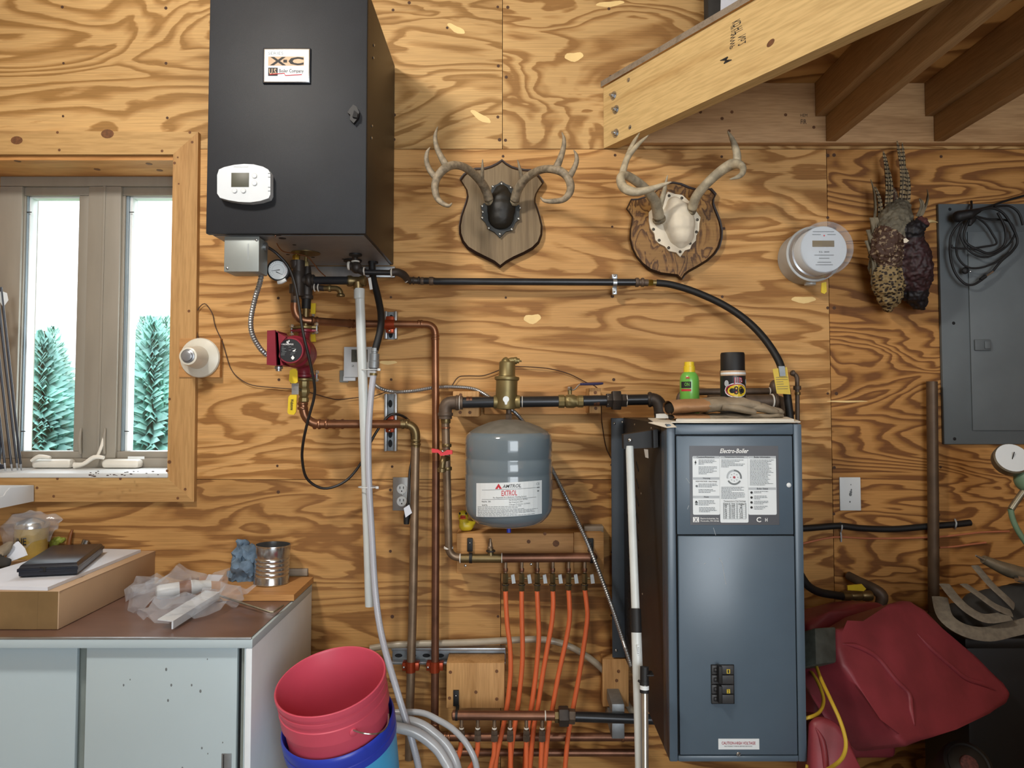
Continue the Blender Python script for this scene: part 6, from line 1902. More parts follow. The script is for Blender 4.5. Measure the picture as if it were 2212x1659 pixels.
# ---------------------------------------------------------------- pheasant
def z8(l): return [(1640 + x / 3.867, 300 + y / 3.867, *r) for x, y, *r in l]
def zp(l): return [P(*q) for q in z8(l)]
ph = thing('mounted_pheasant', Vector((P(1940, 670, 0).x, 0, P(1940, 672, 0).z)), 'stuffed pheasant hanging tail-up on the wall beside the grey panel', 'stuffed bird')
k_ = 1 / 3.867 * S(.1)
def R(l): return [r * k_ for r in l]
body = blob('body', [
    (zp([(1150, 600, .05), (1130, 700, .10), (1110, 780, .12)]), R([105, 140, 135]), 'feather_sage'),
    (zp([(1075, 830, .12), (1060, 930, .12), (1080, 1020, .11)]), R([135, 135, 115]), 'feather_chestnut'),
    (zp([(1060, 1120, .10), (1075, 1220, .09), (1090, 1310, .08), (1080, 1390, .06)]), R([125, 128, 98, 58]), 'wing_scalloped'),
    (zp([(1340, 715, .16), (1290, 770, .17)]), R([58, 78]), 'feather_black'),
    (zp([(1280, 860, .15), (1285, 960, .13), (1300, 1080, .12), (1300, 1180, .10)]), R([95, 130, 140, 132]), 'feather_purple'),
    (zp([(1300, 1270, .09), (1330, 1350, .07), (1350, 1400, .05)]), R([108, 74, 36]), 'feather_black'),
    (zp([(1355, 700, .17), (1395, 700, .175)]), R([46, 26]), 'face_red'),
    (zp([(1370, 730, .17), (1405, 730, .172)]), R([34, 14]), 'feather_black')], ph, 0.0045, 0.007, 70)
b = MB(); b.tube(zp([(1398, 694, .175), (1440, 688, .18), (1492, 698, .175)]), R([20, 14, 3]), 'beak_horn', 10); b.build('beak', ph)
def feather(base, tip, w0, w1, m, name='tail_feather', bend=0.02, th=0.002):
    p0_, p1_ = P(*base), P(*tip)
    u = (p1_ - p0_).normalized(); s_ = u.cross(Y).normalized()
    if s_.x < 0: s_ = -s_
    b = MB(); n = 9
    L_, R2 = [], []
    for k in range(n + 1):
        t = k / n
        c = p0_.lerp(p1_, t) - Y * bend * math.sin(t * math.pi)
        w_ = (w0 + (w1 - w0) * t) * (1 if t < .9 else (1 - (t - .9) * 7))
        L_.append(c - s_ * w_); R2.append(c + s_ * w_)
    b.prism(L_ + R2[::-1], (0, -th, 0), m)
    mid = [p0_.lerp(p1_, k / n) - Y * (bend * math.sin(k / n * math.pi) + th) for k in range(n + 1)]
    b.tube(mid, [0.0012] * n + [0.0005], 'feather_grey', 6, 0)
    return b.build(name, ph)
for (bx, by), (tx, ty), w0, w1, m, nm in (((1185, 600), (1150, 20), 24, 13, 'tail_barred', 'tail_feather'), ((1170, 600), (1192, 30), 26, 10, 'tail_barred', 'tail_feather'), ((1220, 590), (1215, 225), 30, 12, 'tail_barred', 'tail_feather'),
                                      ((1070, 610), (1035, 105), 30, 14, 'tail_barred', 'tail_feather'), ((1075, 610), (1075, 250), 26, 12, 'tail_barred', 'tail_feather'), ((1005, 680), (965, 400), 24, 10, 'tail_barred', 'tail_feather'),
                                      ((960, 700), (930, 340), 12, 5, 'feather_grey', 'tail_feather'), ((1355, 640), (1400, 420), 12, 3, 'feather_grey', 'tail_feather'), ((1330, 650), (1340, 500), 26, 16, 'feather_grey', 'tail_feather'),
                                      ((1120, 600), (1110, 400), 22, 14, 'feather_chestnut', 'tail_feather')):
    (qx, qy), (rx, ry) = z8([(bx, by)])[0], z8([(tx, ty)])[0]
    feather((qx, qy, .06), (rx, ry, .05), w0 * k_, w1 * k_, m)
for ps, w_ in ((((950, 660), (925, 950)), 42), (((920, 760), (930, 1120)), 40), (((970, 900), (990, 1280)), 40), (((900, 850), (950, 1240)), 30), (((990, 1000), (1010, 1330)), 30)):
    (qx, qy), (rx, ry) = z8([ps[0]])[0], z8([ps[1]])[0]
    feather((qx, qy, .10), (rx, ry, .07), w_ * .8 * k_, w_ * k_, 'feather_grey', 'wing_feather', 0.03, 0.006)
b = MB(); b.poly(zp([(1205, 835, .196), (1225, 828, .197), (1252, 850, .197), (1230, 868, .197), (1208, 868, .196)]), 'bone_white'); b.build('neck_patch', ph)

# ---------------------------------------------------------------- electrical panel and cable coil
ep = thing('electrical_panel', P(2150, 960, 0), 'grey flush electrical panel on the wall at the right', 'electrical panel')
b = MB(); b.slab(2040, 440, 2330, 960, 0.0005, 0.016, 'panel_grey', 0.003)
for px, py in ((2060, 698), (2062, 948), (2052, 452)): b.ball(P(px, py, .0165), 0.006, 'gap_black', (1, .4, 1), 8)
b.build('cover', ep)
b = MB(); b.slab(2102, 500, 2300, 930, 0.016, 0.022, 'panel_grey_b', 0.002); pd = b.build('door', ep)
b = MB(); b.slab(2107, 733, 2141, 757, 0.022, 0.030, 'panel_grey', 0.003); b.slab(2128, 737, 2140, 753, 0.030, 0.034, 'panel_grey_b', 0.002); b.build('door_latch', pd)
cc = thing('cable_coil', P(2120, 600, .05), 'coiled black cable hanging in front of the grey electrical panel', 'cable')
def z9(l): return [P(2020 + x / 7.54, 420 + y / 7.54, d) for x, y, d in l]
b = MB()
b.tube(z9([(1448, 20, .03), (1100, 120, .04), (850, 210, .06), (600, 280, .06), (420, 450, .06), (270, 650, .05), (240, 850, .05), (260, 1080, .05), (340, 1300, .05), (480, 1450, .05), (620, 1470, .05), (760, 1390, .05), (830, 1330, .05)]), 0.0042, 'rubber_black', 10, 6)
b.tube(z9([(940, 1250, .05), (1080, 1080, .05), (1250, 930, .05), (1340, 760, .05), (1250, 520, .06), (1100, 300, .07), (900, 220, .07), (700, 280, .07), (560, 420, .06), (470, 640, .05), (520, 800, .05), (700, 900, .05), (900, 960, .05), (1120, 830, .05), (1140, 560, .06), (1020, 300, .07)]), 0.0045, 'rubber_black', 10, 6)
b.tube(z9([(640, 350, .06), (820, 480, .05), (930, 640, .05), (1000, 800, .05), (800, 850, .05), (560, 880, .05), (300, 870, .05), (270, 820, .05)]), 0.0036, 'rubber_black', 10, 6)
b.tube(z9([(620, 340, .06), (850, 400, .05), (1180, 430, .05), (1300, 620, .05), (1160, 850, .05), (850, 1020, .05), (580, 940, .05), (420, 700, .05), (440, 480, .06)]), 0.0036, 'rubber_black', 10, 6)
b.tube(z9([(420, 520, .06), (350, 800, .05), (370, 1020, .05), (520, 1180, .05), (760, 1190, .05), (1060, 1070, .05), (1200, 940, .05)]), 0.0036, 'rubber_black', 10, 6)
b.tube(z9([(960, 200, .06), (1200, 190, .05), (1360, 300, .05), (1430, 500, .05)]), 0.0042, 'rubber_black', 10, 6)
b.tube(z9([(590, 110, .018), (590, 220, .045), (560, 300, .06)]), 0.004, 'rubber_black', 8, 4)
b.build('cable', cc)
b = MB(); b.tube(z9([(820, 1330, .05), (740, 1390, .05)]), 0.007, 'rubber_black', 10, 0); b.tube(z9([(935, 1255, .05), (825, 1325, .05)]), 0.0055, 'tin', 10, 0); b.build('connector', cc)
blob('wound_bundle', [(z9([(380, 360, .06), (560, 320, .07), (720, 260, .07)]), [0.022, 0.018, 0.010], 'rubber_black'), (z9([(560, 480, .06), (650, 400, .06)]), [0.010, 0.007], 'rubber_black')], cc, 0.005)
b = MB(); b.ball(z9([(490, 1240, .04)])[0], 0.012, 'rubber_black', (1, .7, 1.1), 12); b.ball(z9([(570, 1255, .045)])[0], 0.004, 'tin', seg=8); b.build('plug', cc)

# ---------------------------------------------------------------- pipes and cables low on the right wall
b = MB(); b.tube([P(2013, 824, .035), P(2016, 1100, .035), P(2017, 1350, .035), P(2019, 1560, .035)], 0.0185, 'conduit_brown', 20, 0)
b.build('standing_pipe', None, 'brown pipe standing upright against the wall right of the cover plate', 'pipe')
bc = thing('black_cable', P(1900, 1143, .02), 'thick black cable clipped level along the wall behind the standing pipe', 'cable')
b = MB(); b.tube([P(1728, 1142, .015), P(1770, 1139, .012), P(1815, 1136, .012), (P(1860, 1141, .012)), P(1930, 1143, .011), P(2005, 1137, .011), P(2060, 1133, .011), P(2096, 1129, .011)], 0.0115, 'rubber_black', 14, 5); b.build('cable', bc)
for px, py in ((1816, 1140), (2063, 1133)):
    b = MB(); b.tube([P(px, py + 9, .004), P(px + 2, py + 4, .022), P(px + 3, py - 3, .024), P(px + 1, py - 9, .010), P(px, py - 11, .002)], 0.003, 'label_grey', 8, 4); b.build('cable_clip', bc)
wire('orange_wire', [(1728, 1176), (1760, 1168), (1790, 1162), (1815, 1160), (1870, 1163), (1930, 1163), (2004, 1161), (2050, 1158), (2120, 1150), (2180, 1148)], .006, .0035, 'cable_orange', 'thin orange wire just below the thick black cable', 'wire', 'orange wires on the wall')
wire('orange_wire', [(2030, 1183), (2060, 1181), (2090, 1177), (2130, 1172)], .005, .0035, 'cable_orange', 'short faded orange wire right of the standing pipe', 'wire', 'orange wires on the wall')
b = MB(); b.tube([P(1816, 1150, .003), P(1817, 1160, .010), P(1817, 1170, .003)], 0.003, 'label_grey', 8, 3); b.build('cable_clip', None, 'small white clip over the orange wire', 'clip')
sv = thing('shutoff_valve', P(1850, 1300, .12), 'brass shut-off valve with yellow handle low on the wall behind the red can', 'valve')
b = MB(); b.tube([P(1728, 1240, .2), P(1745, 1265, .19), P(1770, 1279, .17), P(1800, 1285, .15), P(1822, 1288, .13)], 0.0135, 'rubber_black', 16, 5); b.build('hose', sv)
b = MB(); b.lathe(P(1818, 1287, .13), P(1892, 1286, .11) - P(1818, 1287, .13), [(0.014, 0), (0.017, 0.002), (0.017, 0.03), (0.013, 0.034), (0.017, 0.05), (0.017, 0.07), (0.014, 0.074), (0.018, 0.08), (0.018, 0.11), (0.014, 0.112)], 'bronze', 14); b.build('body', sv)
b = MB(); b.prism([P(x, y, .15) for x, y in ((1831, 1265), (1862, 1262), (1871, 1272), (1866, 1277), (1831, 1275))], (0, 0.006, 0), 'handle_yellow'); b.build('handle', sv)
b = MB(); b.tube([P(1832, 1243, .02), P(1856, 1256, .06), P(1888, 1272, .10), P(1905, 1288, .11), P(1900, 1310, .11)], [0.015, 0.016, 0.018, 0.021, 0.018], 'iron_brown', 16); b.build('iron_elbow', sv)
# ================================================================ THINGS ON THE CABINET
fr_b = PZ(126, 1360, CT + .001)
h_ = (P(131, 1277, -fr_b.y).z - fr_b.z)
br_t = PZ(333, 1190, CT + h_)
BX1, BY0, BY1 = fr_b.x, fr_b.y, max(-br_t.y * -1, -9)
BY1 = br_t.y
BZ = CT + .001 + h_
cb = thing('cardboard_box', (BX1 - .2, (BY0 + BY1) / 2, CT + .001), 'long flat cardboard box with taped end on the white cabinet', 'box')
b = MB(); b.box((BX1 - .42, BY0, CT + .001), (BX1, BY1, BZ - .002), 'cardboard', 0.002); b.build('carton', cb)
b = MB(); b.prism([(BX1 - .42, BY0 - .001, BZ - .002), (BX1 + .0015, BY0 - .001, BZ - .002), (BX1 + .0015, BY1, BZ - .002), (BX1 - .42, BY1, BZ - .002)], (0, 0, 0.002), 'cardboard'); b.build('flap', cb)
b = MB(); b.box((BX1 - .17, BY0 - .0012, CT + .002), (BX1 - .003, BY0 - .0004, BZ - .001), 'packing_tape')
b.box((BX1 - .11, BY0 - .0018, CT + .002), (BX1 - .06, BY0 - .0012, BZ - .001), 'packing_tape'); b.build('packing_tape', cb)
def stack_prism(b, px, z, h, m, sh=None):
    b.prism([PZ(x, y, z) for x, y in px], (0, 0, h), m)
b = MB(); stack_prism(b, ((-120, 1272), (103, 1276), (304, 1193), (150, 1190)), BZ + .0005, 0.010, 'paper'); b.build('paper_stack', None, 'stack of white paper under the black case on the cardboard box', 'paper')
PZ0 = BZ + .011
c_fl, c_fr, c_br = PZ(40, 1249, PZ0), PZ(167, 1243, PZ0), PZ(222, 1197, PZ0)
c_bl = c_fl + (c_br - c_fr)
bc_ = thing('tool_case', (c_fl + c_br) / 2, 'closed black plastic case lying on the white paper', 'case')
mid_ = (c_fl + c_br) / 2
def ring(k, z): return [mid_ + (v - mid_) * k + Z * z for v in (c_fl, c_fr, c_br, c_bl)]
def frustum(b, levels, m):
    rs = []
    for k, z in levels: rs.append([b.bm.verts.new(v) for v in ring(k, z)])
    fs = [b.bm.faces.new(rs[0][::-1]), b.bm.faces.new(rs[-1])]
    for a, c in zip(rs, rs[1:]):
        for k in range(4): fs.append(b.bm.faces.new((a[k], a[(k + 1) % 4], c[(k + 1) % 4], c[k])))
    b._set(fs, m)
b = MB(); frustum(b, [(.93, 0), (1.0, .006), (1.0, .018), (1.04, .019), (1.04, .023)], 'case_black'); b.build('lower_shell', bc_)
b = MB(); frustum(b, [(1.04, .0235), (1.04, .028), (1.0, .029), (0.97, .036), (.93, .039)], 'case_black'); b.build('lid', bc_)
b = MB(); m_ = c_fl.lerp(c_fr, .42) + Z * .024; b.box(m_ - Vector((.010, .006, .008)), m_ + Vector((.010, -.001, .007)), 'gap_black', 0.002); b.build('latch', bc_)
# tub of something in a clear bag behind the case
tp_ = PZ(66, 1202, BZ + .001)
tb = thing('yellow_tub', tp_, 'round yellow tub with silver lid in a clear bag behind the black case', 'tub')
r_t = 32 * S(-tp_.y)
b = MB(); b.lathe(tp_, (0.02, 0, 1), [(r_t * .9, 0), (r_t * .94, .02), (r_t * .98, .10), (r_t, .105)], 'tub_yellow', 30)
b.build('tub', tb)
b = MB(); b.lathe(tp_, (0.02, 0, 1), [(r_t * 1.02, .103), (r_t * 1.02, .112), (r_t * .9, .122), (r_t * .4, .132), (.004, .136)], 'tin', 30); b.build('lid', tb)
b = MB()
b.text('LINE', lambda u, v: tp_ + Vector(((r_t + .0015) * math.sin(u), -(r_t + .0015) * math.cos(u), v)), 'print_black', 0.02, 0, (-.55, .050, .35, .075))
b.build('lettering', tb)
blob('plastic_bag', [([tp_ + Vector((-.02, 0, .085)), tp_ + Vector((0, 0, .09)), tp_ + Vector((.06, .0, .115)), tp_ + Vector((.10, .0, .125))], [r_t * 1.35, r_t * 1.25, r_t * .7, .012], 'poly_bag')], None, 0.007, 0.014, 25, facet=0.06, smooth=20,
     label='clear bag wrapped around the yellow tub', cat='bag')
pf = PZ(30, 1222, BZ + .001)
b = MB()
A_ = [PZ(8, 1224, BZ + .002), PZ(20, 1222, BZ + .002) + Z * .012, P(56, 1200, -pf.y), P(50, 1185, -pf.y - .01), P(36, 1170, -pf.y - .02), P(20, 1184, -pf.y - .01)]
b.prism(A_, (0.002, 0.006, 0), 'paper'); b.build('paper_scrap', None, 'folded scrap of white paper leaning beside the yellow tub', 'paper')
pb = PZ(4, 1228, BZ + .001)
blob('pouch', [([pb + Vector((-.03, 0, .02)), pb + Vector((.01, 0, .018))], [.026, .018], 'canvas_dark'), ([pb + Vector((-.02, .03, .05)), pb + Vector((0, .03, .07))], [.02, .014], 'leather_grey')], None, 0.006, 0.004, 40, label='small dark pouch at the left edge of the cardboard box', cat='pouch')
q = PZ(122, 1190, BZ + .001)
blob('candy_wrapper', [([q + Vector((-.012, 0, .014)), q + Vector((0, 0, .036)), q + Vector((.016, .0, .040))], [.014, .015, .012], 'green_bits')], None, 0.004, 0.008, 70, label='crumpled yellow-green wrapper behind the black case', cat='wrapper')
q = PZ(146, 1192, BZ + .001)
b = MB(); b.tube([q, q + Vector((.004, .004, .05)), q + Vector((.010, .008, .078))], [.010, .007, .004], 'brown_bits', 10); b.build('brown_bottle', None, 'slim brown bottle standing behind the black case', 'bottle')
q = PZ(162, 1192, BZ + .001)
b = MB(); b.ball(q + Z * .010, .010, 'plastic_white', (1.2, 1, 1), 10); b.build('white_bead', None, 'small white bead between the brown bottle and the metal tube', 'bead')
q = PZ(176, 1192, BZ + .001)
b = MB(); b.tube([q, q + Vector((.012, .006, .042))], .0115, 'tin', 16, 0); b.build('metal_tube', None, 'short shiny metal tube leaning behind the black case', 'tube')
# white holder jutting out at the left edge under the window
hx, hz0, hz1 = P(73, 1083, .03).x, P(73, 1083, .03).z, P(73, 1048, .03).z
hd_ = thing('wall_holder', (hx - .1, -.02, hz0), 'white plastic holder with a scooped side under the window', 'holder')
b = MB()
yv = lambda px: -PX(px, 1060, hx).y * -1
def hp(px, py): return PX(px, py, hx)
b.prism([hp(73, 1048), hp(73, 1083), hp(0, 1098), hp(-40, 1106), hp(-40, 1078), hp(0, 1074), hp(9, 1071), hp(14, 1062), hp(22, 1054)], (-0.004, 0, 0), 'plastic_cool')
b.build('side', hd_)
b = MB(); b.box((hx - .22, -.026, hz0 + .002), (hx - .0045, -.032, hz1), 'plastic_cool', .001); b.box((hx - .22, -.032, hz0 + .001), (hx - .0045, -.20, hz0 + .005), 'plastic_cool'); b.box((hx - .10, -.012, hz0 + .01), (hx - .02, -.0255, hz1 - .01), 'plastic_cool'); b.build('tray', hd_)
# board, can, rag, scrap wood
bz_ = CT + .001
b = MB(); b.prism([PZ(430, 1298, bz_), PZ(635, 1298, bz_), PZ(677, 1258, bz_), PZ(430, 1258, bz_)], (0, 0, .020), 'pine_block', 'pine_block'); b.build('wood_board', None, 'flat offcut of plank lying under the tin can', 'board')
bt2 = bz_ + .0205
q = PZ(586, 1259, bt2)
can = thing('tin_can', q, 'open ribbed silver tin can on the wooden offcut', 'can')
rc = 36 * S(-q.y)
hc = (P(586, 1176, -q.y).z - q.z)
b = MB()
pr = [(rc * .98, 0), (rc * 1.02, .003), (rc, .006)]
for k in range(5):
    z0 = hc * (.24 + .115 * k)
    pr += [(rc, z0 - .006), (rc * .965, z0 - .003), (rc, z0)]
pr += [(rc, hc - .004), (rc * 1.025, hc - .002), (rc * 1.02, hc), (rc * .97, hc), (rc * .97, hc - .01), (rc * .96, .01), (.001, .009)]
b.lathe(q, (.03, .02, 1), pr, 'tin', 40); b.build('can', can)
q = PZ(526, 1254, bt2)
blob('rag', [([q + Vector((-.03, .0, .02)), q + Vector((.0, .0, .018)), q + Vector((.03, 0, .02))], [.024, .026, .022], 'rag_blue'), ([q + Vector((-.02, .01, .03)), q + Vector((-.022, .015, .08)), q + Vector((-.015, .02, .125))], [.024, .022, .020], 'rag_blue'),
             ([q + Vector((.025, .01, .04)), q + Vector((.02, .015, .10))], [.026, .024], 'rag_blue'), ([q + Vector((-.015, -.015, .055)), q + Vector((.02, -.018, .045)), q + Vector((.035, -.02, .02))], [.020, .020, .012], 'rag_blue')], None, 0.004, 0.018, 34, facet=0.12, smooth=50, label='crumpled blue-grey rag leaning against the tin can', cat='rag')
q = PZ(650, 1243, bt2)
b = MB(); b.box((P(606, 1, -q.y).x, q.y - .01, bt2), (P(680, 1, -q.y).x, q.y + .035, bt2 + .026), 'grey_scrap', .003); b.build('wood_scrap', None, 'weathered grey stick of wood behind the tin can', 'wood scrap')
q = PZ(462, 1254, CT + .023)
b = MB(); b.prism([P(444, 1254, -q.y), P(472, 1256, -q.y), P(482, 1243, -q.y - .0), P(450, 1241, -q.y)], (0, .003, 0), 'paper'); b.build('paper_label', None, 'small white paper slip behind the clear bag', 'paper')
# clear bag with parts in it
zb = CT + .002
def on(px, py, h): return PZ(px, py, zb) + Z * h
blob('parts_bag', [([on(318, 1348, .034), on(360, 1346, .042), on(420, 1338, .042), on(480, 1318, .038), on(540, 1296, .034)], [.024, .036, .036, .030, .018], 'poly_bag'),
                   ([on(305, 1320, .045), on(350, 1312, .06), on(410, 1304, .058), on(470, 1290, .040)], [.038, .052, .050, .034], 'poly_bag'),
                   ([on(296, 1296, .030), on(330, 1290, .05)], [.028, .04], 'poly_bag')], None, 0.005, 0.034, 20, facet=0.018, smooth=12,
     label='big crumpled clear plastic bag full of parts on the cabinet', cat='bag')
bo = thing('white_bottle', on(400, 1316, .03), 'white plastic bottle with a brown label inside the clear bag', 'bottle')
a_q, b_q = on(335, 1308, .040), on(455, 1292, .045)
u = (b_q - a_q)
b = MB(); b.lathe(a_q, u, [(.004, 0), (.020, .004), (.024, .012), (.024, u.length * .7), (.018, u.length * .8), (.016, u.length)], 'plastic_white', 22); b.build('bottle', bo)
b = MB(); b.lathe(a_q, u, [(.0244, u.length * .42), (.0246, u.length * .43), (.0246, u.length * .62), (.0244, u.length * .63)], 'brown_bits', 22); b.build('label', bo)
wb = thing('white_bracket', on(410, 1350, .005), 'white angled metal bracket with a bent rod sticking out of the clear bag', 'bracket')
b = MB()
g0, g1 = on(374, 1362, .004), on(474, 1302, .012)
b.prism([g0, g1, g1 + Z * .020, g0 + Z * .020], (-.004, -.002, 0), 'plastic_cool')
b.prism([g0 + Z * .020, g1 + Z * .020, g1 + Z * .022 + Vector((-.05, .01, 0)), g0 + Z * .022 + Vector((-.05, .01, 0))], (0, 0, .003), 'plastic_cool')
b.build('bracket', wb)
b = MB(); b.tube([on(470, 1300, .022), on(585, 1330, .010), on(589, 1330, .010), on(612, 1316, .012)], .0034, 'metal_worn', 10, 0); b.build('rod', wb)

# ================================================================ BUCKETS
RC = Vector((-.506, -.593, .7735))
RN = Vector((-.108, -.261, 1)).normalized()
rb_ = thing('red_bucket', RC - RN * .37, 'open red plastic bucket leaning inside the blue one', 'bucket', 'nested plastic buckets')
b = MB()
b.lathe(RC, RN, [(.001, -.362), (.124, -.362), (.130, -.36), (.143, -.13), (.1445, -.095), (.150, -.093), (.150, -.055), (.1475, -.053), (.1475, -.040), (.150, -.038), (.150, -.028), (.1475, -.026), (.1475, -.016), (.1525, -.014), (.1525, -.002), (.1505, 0), (.1480, -.001), (.1455, -.006), (.139, -.13), (.126, -.355), (.001, -.356)], 'bucket_red', 72)
b.build('pail', rb_, smooth=40)
b = MB()
ru = RN.cross(Vector((0, 1, 0))).normalized(); rv_ = RN.cross(ru).normalized()
def onb(px, py, r, h):
    """point on the bucket wall nearest the pixel ray"""
    best = None
    for k in range(360):
        t = math.radians(k)
        p = RC + RN * h + (ru * math.cos(t) + rv_ * math.sin(t)) * r
        dr = ray(px, py); v = p - CAM
        dist = (v - dr * (v.dot(dr) / dr.dot(dr))).length
        if best is None or dist < best[0]: best = (dist, p, t)
    return best
_, ear, et = onb(763, 1577, .152, -.075)
if (ear - CAM).y > 2.0: pass
rad = (ear - (RC - RN * .075)).normalized()
tan = RN.cross(rad).normalized()
if tan.x < 0: tan = -tan
b.lathe(ear - rad * .002, rad, [(.011, 0), (.011, .004), (.007, .006)], 'bucket_red', 14); b.build('ear', rb_)
b = MB()
de = -ear.y
hw = [P(763, 1577, de + .004), P(786, 1584, de + .012), P(812, 1585, de), P(829, 1577, de - .03), P(838, 1562, de - .05), P(839, 1542, de - .07)]
b.tube(hw, .0022, 'tin', 8, 5); b.build('bail', rb_)
bb = thing('blue_bucket', RC - RN * .49, 'glossy blue bucket with pale blue lower wall holding the red bucket', 'bucket', 'nested plastic buckets')
BC = RC - RN * .128
b = MB()
b.lathe(BC, RN, [(.155, -.062), (.1575, -.060), (.1575, -.040), (.1555, -.038), (.1555, -.030), (.1585, -.028), (.1585, -.012), (.1560, -.002), (.1535, 0), (.1510, -.004), (.1470, -.06)], 'bucket_blue', 72, caps=False); b.build('rim', bb, smooth=40)
b = MB(); b.lathe(BC, RN, [(.001, -.355), (.130, -.355), (.136, -.352), (.1545, -.060), (.1475, -.060), (.132, -.345), (.001, -.346)], 'bucket_sky', 72); b.build('pail', bb)
cz_ = (BC - RN * .355 - Vector((RN.x, RN.y, 0)).normalized() * -.13).z - .045
b = MB()
for k in range(4): b.box((-.68, -.80 + .095 * k, cz_ - .02), (-.28, -.72 + .095 * k, cz_), 'pine_block')
for x in (-.68, -.30): b.box((x, -.80, 0), (x + .02, -.435, cz_ - .0205), 'pine_block_b')
b.build('added_crate', None, 'low wooden crate added out of view under the buckets as their support', 'crate')  # unseen support, added so the tilted buckets do not float

# ================================================================ ON THE ELECTRIC BOILER
ET = ez1
def oe(px, d, h=0.0): return Vector((P(px, 900, d).x, -d, ET + h))
b = MB()
npx = [oe(1412, .70, .003), oe(1450, .776, .0032), oe(1500, .786, .0034), oe(1560, .790, .0034), oe(1620, .786, .0034), oe(1680, .776, .0034), oe(1729, .760, .0034), oe(1722, .62, .0034), oe(1700, .40, .0034), oe(1400, .40, .0034)]
b.prism(npx, (0, 0, .003), 'newsprint')
b.prism([oe(1412, .70, .003), oe(1450, .776, .003), oe(1462, .787, -.008), oe(1440, .775, -.010), oe(1400, .68, .0)], (0, -.001, .001), 'newsprint')
b.prism([oe(1460, .780, .0065), oe(1715, .764, .0065), oe(1700, .50, .0065), oe(1470, .50, .0065)], (0, 0, .006), 'newsprint')
b.build('newspaper', None, 'folded old newspaper spread on top of the electric boiler', 'newspaper')
q = oe(1455, .45, .012)
b = MB(); b.prism([oe(1417, .56, .010), oe(1460, .60, .010), oe(1475, .52, .010), oe(1425, .50, .010)], (0, 0, .012), 'label_white'); b.prism([oe(1425, .565, .012), oe(1455, .59, .012), oe(1458, .592, .018), oe(1428, .567, .018)], (0, -.001, 0), 'crimson'); b.build('leaflet', None, 'red and white printed leaflet under the left end of the gloves', 'leaflet')
def glove(lab, cuff, hand, fingers, base, fl):
    t = thing('work_glove', base, lab, 'glove', 'leather work gloves on the boiler')
    def soft(b, k):
        for v in b.bm.verts: v.co += Vector((mnoise.noise(v.co * 30), mnoise.noise(v.co * 30 + Vector((7, 0, 0))), mnoise.noise(v.co * 34 + Vector((0, 9, 0))))) * k
    b = MB(); b.tube([P(*q_[:3]) for q_ in cuff], [q_[3] for q_ in cuff], 'leather_tan', 28, 5, caps=False, flat=fl)
    c0 = cuff[0]; b.tube([P(c0[0] + 4, c0[1], c0[2]), P(c0[0] + 5, c0[1], c0[2])], c0[3] * .93, 'gap_black', 24, 0, flat=fl)
    soft(b, .003); b.build('cuff', t, 'tan leather cuff', smooth=180)
    b = MB(); b.tube([P(*q_[:3]) for q_ in hand], [q_[3] for q_ in hand], 'leather_grey', 28, 5, flat=fl); soft(b, .005); b.build('palm', t, smooth=180)
    for fg in fingers:
        b = MB(); b.tube([P(*q_[:3]) for q_ in fg], [q_[3] for q_ in fg], 'leather_grey', 16, 4, flat=.55); soft(b, .003); b.build('finger', t, smooth=180)
glove('upper grey leather work glove with tan cuff on top of its pair',
      [(1443, 881, .62, .070), (1470, 878, .62, .074), (1520, 876, .62, .074)], [(1516, 876, .62, .075), (1555, 874, .62, .076), (1595, 874, .62, .072), (1632, 878, .62, .054)],
      [[(1600, 876, .66, .022), (1645, 882, .66, .020), (1678, 890, .65, .014)], [(1605, 876, .62, .022), (1650, 881, .62, .021), (1688, 890, .61, .013)], [(1605, 877, .58, .021), (1645, 882, .57, .020), (1676, 889, .57, .013)], [(1560, 878, .68, .019), (1600, 884, .69, .018), (1632, 890, .69, .013)]],
      oe(1560, .62, .03), .27)
glove('lower grey leather work glove under its pair',
      [(1446, 900, .62, .062), (1475, 901, .62, .066), (1525, 901, .62, .066)], [(1520, 901, .62, .067), (1580, 900, .62, .064), (1630, 899, .62, .050)],
      [[(1620, 899, .66, .014), (1650, 899, .66, .014), (1684, 897, .66, .010)], [(1620, 899, .62, .014), (1690, 897, .62, .010)], [(1620, 899, .58, .014), (1680, 897, .58, .010)]],
      oe(1560, .62, .016), .15)
q = oe(1490, .36, .0105)
sb_ = thing('spray_bottle', q, 'green spray bottle with yellow cap behind the gloves', 'bottle')
kq = S(.36)
hq = (P(1490, 804, .36).z - q.z)
rq = 20.5 * kq
b = MB(); b.lathe(q, Z, [(rq * .9, 0), (rq, .006), (rq, hq * .80), (rq * .94, hq * .90), (rq * .75, hq * .97), (rq * .58, hq)], 'spray_green', 32); b.build('bottle', sb_)
b = MB(); ht = P(1490, 782, .36).z - q.z
b.lathe(q, Z, [(rq * .60, hq), (rq * .60, hq + (ht - hq) * .55), (rq * .52, hq + (ht - hq) * .6), (rq * .50, ht)], 'handle_yellow', 24); b.build('cap', sb_)
b = MB()
def cyl_text(b, s, c, r, x0, y0, x1, y1, m, bold=0.02):
    d_ = -c.y
    b.text(s, lambda u, v: Vector((c.x + r * math.sin(u), c.y - r * math.cos(u), v)), m, bold, 0, (x0, y0, x1, y1))
zq_ = lambda py: P(1490, py, .40).z
for k in range(4):
    t0, t1 = -1.2 + .28 * k, -1.2 + .28 * (k + 1)
    for (ya_, yb_, m) in ((838, 824, 'print_black'), (845, 840, 'print_red')):
        pt = lambda t, z: Vector((q.x + (rq + .0006) * math.sin(t), q.y - (rq + .0006) * math.cos(t), z))
        b.poly([pt(t0, zq_(ya_)), pt(t1, zq_(ya_)), pt(t1, zq_(yb_)), pt(t0, zq_(yb_))], m)
cyl_text(b, 'ON', q, rq + .0012, -.75, zq_(834), -.25, zq_(826), 'spray_green')
